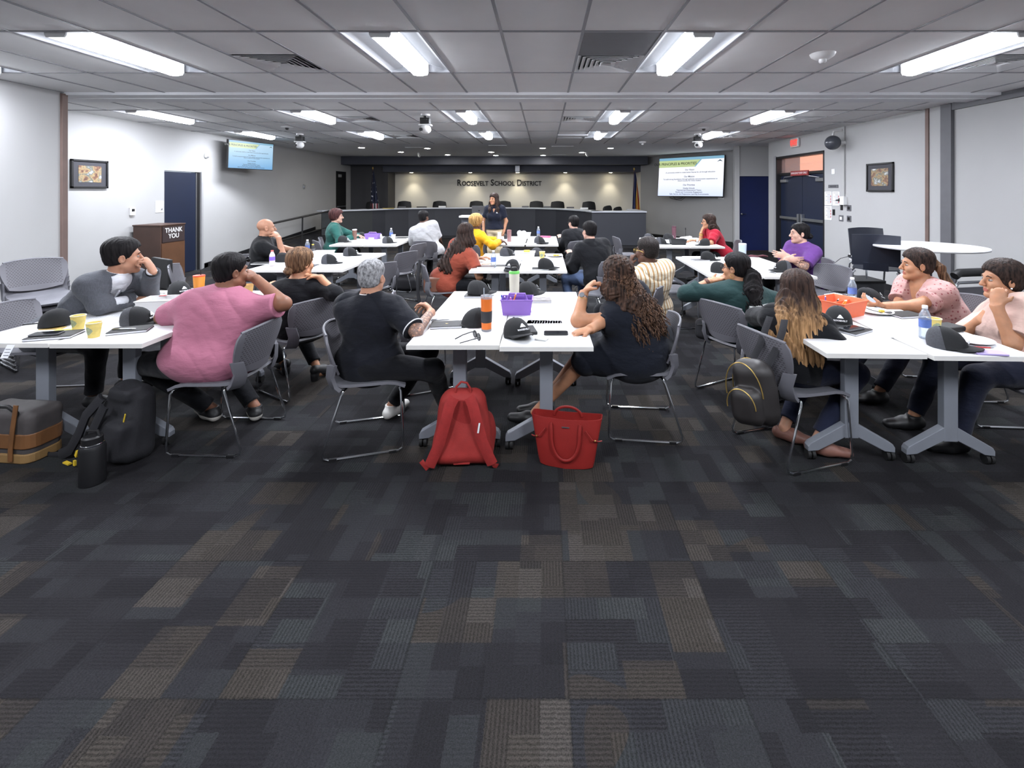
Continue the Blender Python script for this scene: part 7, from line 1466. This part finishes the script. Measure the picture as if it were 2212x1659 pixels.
# 14 -------------------------------------------------------------- man in striped shirt
def plaid(n, co, c):
    sp = n.n('SeparateXYZ'); n.l(co, sp.inputs[0]); x = n.math('ADD', sp.outputs[0], n.math('MULTIPLY', sp.outputs[1], .6))
    a = n.math('GREATER_THAN', n.math('FRACT', n.math('MULTIPLY', x, 21)), .62); b_ = n.math('GREATER_THAN', n.math('FRACT', n.math('MULTIPLY', x, 63)), .75); d = n.math('GREATER_THAN', n.math('FRACT', n.math('MULTIPLY', sp.outputs[2], 11)), .8)
    low = n.math('LESS_THAN', sp.outputs[2], .80)
    q = n.mix(a, c, lin((176, 140, 96))); q = n.mix(n.math('MULTIPLY', b_, .7), q, lin((104, 86, 72))); return n.mix(n.math('MULTIPLY', n.math('MULTIPLY', d, low), .6), q, lin((96, 84, 74)))
c = person('man in cream and brown striped shirt with closely cut hair', pt(1398, 543, 4.50), -42, (1.02, 4.60, .52), -26, SK['dark'], dict(m=cloth('striped_cream_shirt', (222, 212, 190), fn=plaid), sl=.95, e=.020, es=.016, collar=cloth('striped_cream_shirt', (222, 212, 190)), hem=-.16, wr=.006), dict(m=C_trous), dict(m=hair_mat('hair_cropped', (24, 22, 22), (52, 46, 44), scale=120, axis=(1, 1, 1)), st='short', th=.005, nape=-.055, amp=.0006), {'L': dict(w=pt(1362, 575, 4.62), e=(.62, 4.55, .74), curl=1.0, d=(.1, -.05, 1), n=(1, 0, 0)), 'R': dict(w=(.9, 5.0, .75))}, s=1.0, hs=1.06, sw=1.16, g=1.25, lh=-60, shoes=dict(m=S_black), h=.006, bodyh=.0055); glasses(c, M_gold)
# 15 -------------------------------------------------------------- woman in dark green sweater with curly ponytail
c = person('woman in dark green sweater with a black curly ponytail, elbow on the chair', pt(1590, 580, 3.95), -42, (1.60, 3.92, .52), -6, SK['gold'], dict(m=cloth('dark_green_sweater', (28, 52, 52)), sl=1.5, e=.014, es=.010, neck=.066, hem=-.1, wr=.005), dict(m=C_trous), dict(m=H_black, st='pony', th=.008, nape=-.06, len=.30, curl=.0, amp=.0016, amp2=.006, ph=-.005, tie=mat('green_scrunchie', (24, 74, 66), .8, var=.1), rd=1.6, po=.035, tw=Vector((-.01, -.04, 0))), {'L': dict(w=pt(1536, 606, 4.02), e=pt(1480, 655, 3.95), d=(.9, .1, .12), n=(.3, 0, .8), curl=.4), 'R': dict(w=(1.95, 4.15, .77), e=(2.0, 3.75, .7))}, s=.98, hs=1.02, sw=1.05, g=1.2, bust=.6, lh=62, feet={'L': (1.8, 4.2, 60), 'R': (1.95, 4.0, 80)}, shoes=dict(m=S_black), h=.006, bodyh=.005)
glasses(c, M_black); earring(c, -1, M_gold, .016); band(c, 'L', mat('brown_bracelet', (88, 50, 36), .6), 'bracelet', .034, .03, .85)
# curls of the ponytail
b = MB(); rs = random.Random(9); p0 = c['hp'](0, -.105, -.005); bk = U(Vector((-c['HR'].col[1].x, -c['HR'].col[1].y, 0)))
for i in range(80):
    e = p0+Vector((-.01, -.06, -.28))*rs.uniform(.5, 1.15)+Vector((rs.uniform(-.075, .075), rs.uniform(-.06, .06), 0)); m = p0+bk*(.05+rs.uniform(-.03, .03))+Vector((rs.uniform(-.07, .07), 0, -.07)); w_ = rs.uniform(0, 6); R0 = rs.uniform(.008, .014); nt = rs.uniform(5, 8); pts = []
    for q in range(36): f_ = q/35; cc = p0*(1-f_)**2+m*2*f_*(1-f_)+e*f_*f_; an = w_+f_*nt*2*PI; pts.append(cc+Vector((math.cos(an), math.sin(an), 0))*R0*min(1, f_*4)-c['org'])
    b.tube(pts, .0055, 5)
on(c, b, 'curls', H_black)
# 16 -------------------------------------------------------------- woman with ombre hair
c = person('woman in black top with long dark hair fading to blond ends', pt(1719, 628, 3.12), 0, (1.60, 3.08, .52), 16, SK['tan'], dict(m=cloth('black_sweater', (14, 15, 19)), sl=1.9, e=.014, es=.008, neck=.066, hem=-.06, wr=.005), dict(m=C_jean, ln=.9), dict(m=H_ombre, st='long', th=.016, len=.27, sp=1.25, bo=.035, wrap=1.75, amp=.0018, amp2=.0035, rd=1.1, side=-.05, fl=.0), {'R': dict(w=(1.74, 3.46, .80), E=pt(1806, 744, 2.96), d=(-.4, .8, 0), curl=.4), 'L': dict(w=(1.75, 3.45, .78), e=(1.35, 3.3, .75))}, s=.95, hs=1.0, sw=1.0, g=1.05, bust=.6, lh=70, feet={'R': (1.72, 2.98, 110), 'L': (1.60, 3.15, 125)}, shoes=dict(m=skin('tan_flats', (120, 84, 74)), low=True, sole=S_black, sole_z=.014), h=.0055, bodyh=.005)
# 17 -------------------------------------------------------------- woman in red shirt
c = person('woman with long dark hair in a red polo shirt, hand at her mouth', pt(1530, 480, 8.42), -80, (3.18, 8.45, .52), -95, SK['gold'], dict(m=cloth('red_polo', (152, 24, 44)), sl=.8, e=.016, es=.014, collar=cloth('red_polo', (152, 24, 44)), v=.12, vw=.05), dict(m=C_trous), dict(m=H_dkbrown, st='long', th=.018, len=.22, sp=.8, bo=.03, wrap=1.5, amp=.002, side=-.03, tw=Vector((.02, 0, 0)), rd=1.05), {'R': dict(w=pt(1515, 502, 8.45), e=pt(1508, 528, 8.45), d=(.25, 0, .7), n=(.7, 0, -.2), curl=1.0), 'L': dict(w=pt(1503, 519, 8.15), e=pt(1540, 524, 8.1), d=(-1, .1, 0), curl=.3)}, s=.98, hs=1.04, g=1.25, bust=.9, lh=-85, shoes=dict(m=S_black), h=.008, bodyh=.007)
glasses(c, M_black); band(c, 'L', M_white, 'watch', .036, .03, .9, (M_white, (-.2, -1, .3))); band(c, 'R', M_gold, 'watch', .034, .025, .85, (M_gold, (-.4, -1, .1))); logo(c, .02, .06, .05, M_whiteprint)
# 18 -------------------------------------------------------------- woman in purple T-shirt
c = person('woman in purple t-shirt with yellow print, arms folded, by the double doors', pt(1727, 505, 6.02), -82, (3.40, 6.12, .52), -112, SK['light'], dict(m=cloth('purple_tshirt', (100, 62, 130)), sl=.78, e=.016, es=.016, neck=.066, hem=-.12), dict(m=C_trous), dict(m=H_black, st='bun', th=.008, nape=-.06, bz=-.03), {'R': dict(w=pt(1702, 560, 5.86), e=pt(1690, 561, 6.25), d=(.6, -.7, 0), n=(.3, .5, 0), curl=.4), 'L': dict(w=pt(1700, 553, 5.95), e=pt(1746, 566, 5.80), d=(-.8, .4, .1), n=(.3, .6, 0), curl=.4)}, s=1.0, hs=1.04, g=1.25, bust=.6, lh=-98, shoes=dict(m=S_black), h=.0065, bodyh=.006, extra={'regions': lambda J: [(M_tat, J['L'][1]+(J['L'][0]-J['L'][1])*.12, .085)]})
b = MB(); o = c['C']-c['org']; rs = random.Random(4)
for row in range(3):
    for k in range(5):
        x0 = -.085+.042*k; z0 = .05-.045*row; pts = []
        for q in range(7): xx = x0+rs.uniform(0, .034); zz = z0+rs.uniform(-.016, .02); pts.append(o+c['r']*xx+c['t']*zz+c['f']*(.128-.9*xx*xx+.012))
        b.tube(pts, .0042, 5)
b.build('shirt_print', mat('yellow_print', (226, 206, 132), .8), c['body'], True)
# 19 -------------------------------------------------------------- woman in dotted pink blouse
def dots(n, co, c):
    v = n.n('TexVoronoi'); n.l(co, v.inputs['Vector']); v.inputs['Scale'].default_value = 34; v.inputs['Randomness'].default_value = .6
    return n.mix(n.math('LESS_THAN', v.outputs['Distance'], .26), c, lin((150, 88, 92)))
c = person('woman in dotted pink blouse with a streaked ponytail, holding a phone', pt(1981, 573, 3.92), -72, (3.36, 3.95, .52), -96, SK['gold'], dict(m=cloth('dotted_pink_blouse', (186, 147, 143), fn=dots), sl=.62, e=.018, es=.020, v=.17, vw=.055, neck=.075, hem=-.14, wr=.005), dict(m=C_jean2), dict(m=H_streak, m2=H_pony, st='pony', th=.010, nape=-.06, len=.40, ph=.035, rd=.85, tw=Vector((.05, -.04, 0))), {'R': dict(w=pt(1898, 660, 3.86), e=pt(1965, 668, 4.05), d=(-.85, -.25, .05), n=(.1, .0, 1), curl=.7), 'L': dict(w=pt(1906, 662, 3.70), e=pt(2004, 690, 3.62), d=(-.9, .25, .05), n=(0, .5, .8), curl=.8)}, s=1.0, hs=1.06, g=1.45, bust=1.25, belly=.6, lh=-88, lspread=12, feet={'L': (2.62, 3.7, -90), 'R': (2.55, 4.0, -80)}, shoes=dict(m=S_black), h=.006, bodyh=.005)
earring(c, -1, M_gold, .008, False)
ph = pt(1884, 652, 3.74); t = thing('phone', 'phone held by the woman in the dotted pink blouse', 'phone', ph); b = MB(); Rp = rotm(.5, -.25, .5); b.rbox((0, 0, 0), (.075, .15, .009), .012, Rp); b.build('case', M_black, t); b = MB(); b.rbox(Rp @ Vector((0, 0, .0055)), (.068, .142, .002), .01, Rp); b.build('screen', mat('phone_screen', (150, 160, 182), .15), t)
# 20 -------------------------------------------------------------- woman in pale pink top at the picture edge
c = person('woman in pale pink top with dark tied hair, chin on her hand', pt(2164, 606, 3.27), -76, (3.17, 3.12, .53), -78, SK['gold'], dict(m=cloth('pale_pink_top', (204, 174, 163)), sl=.78, e=.018, es=.016, neck=.075, hem=-.12, wr=.005), dict(m=C_jean2), dict(m=H_streak, st='bun', th=.014, nape=-.065, bz=-.01, amp=.002), {'L': dict(w=pt(2152, 658, 3.08), e=pt(2128, 768, 2.98), d=(.25, .12, .7), n=(.5, .4, .2), curl=1.3), 'R': dict(w=pt(2120, 690, 3.28), e=pt(2085, 722, 3.45), d=(.5, -.3, .6), n=(.5, -.2, .3), curl=1.1)}, s=1.0, hs=1.08, sw=1.05, g=1.3, bust=1.1, lh=-86, lspread=9, feet={'L': (2.62, 3.0, -90), 'R': (2.58, 3.3, -90)}, shoes=dict(m=S_black), h=.006, bodyh=.005)
earring(c, -1, M_white, .012, False)
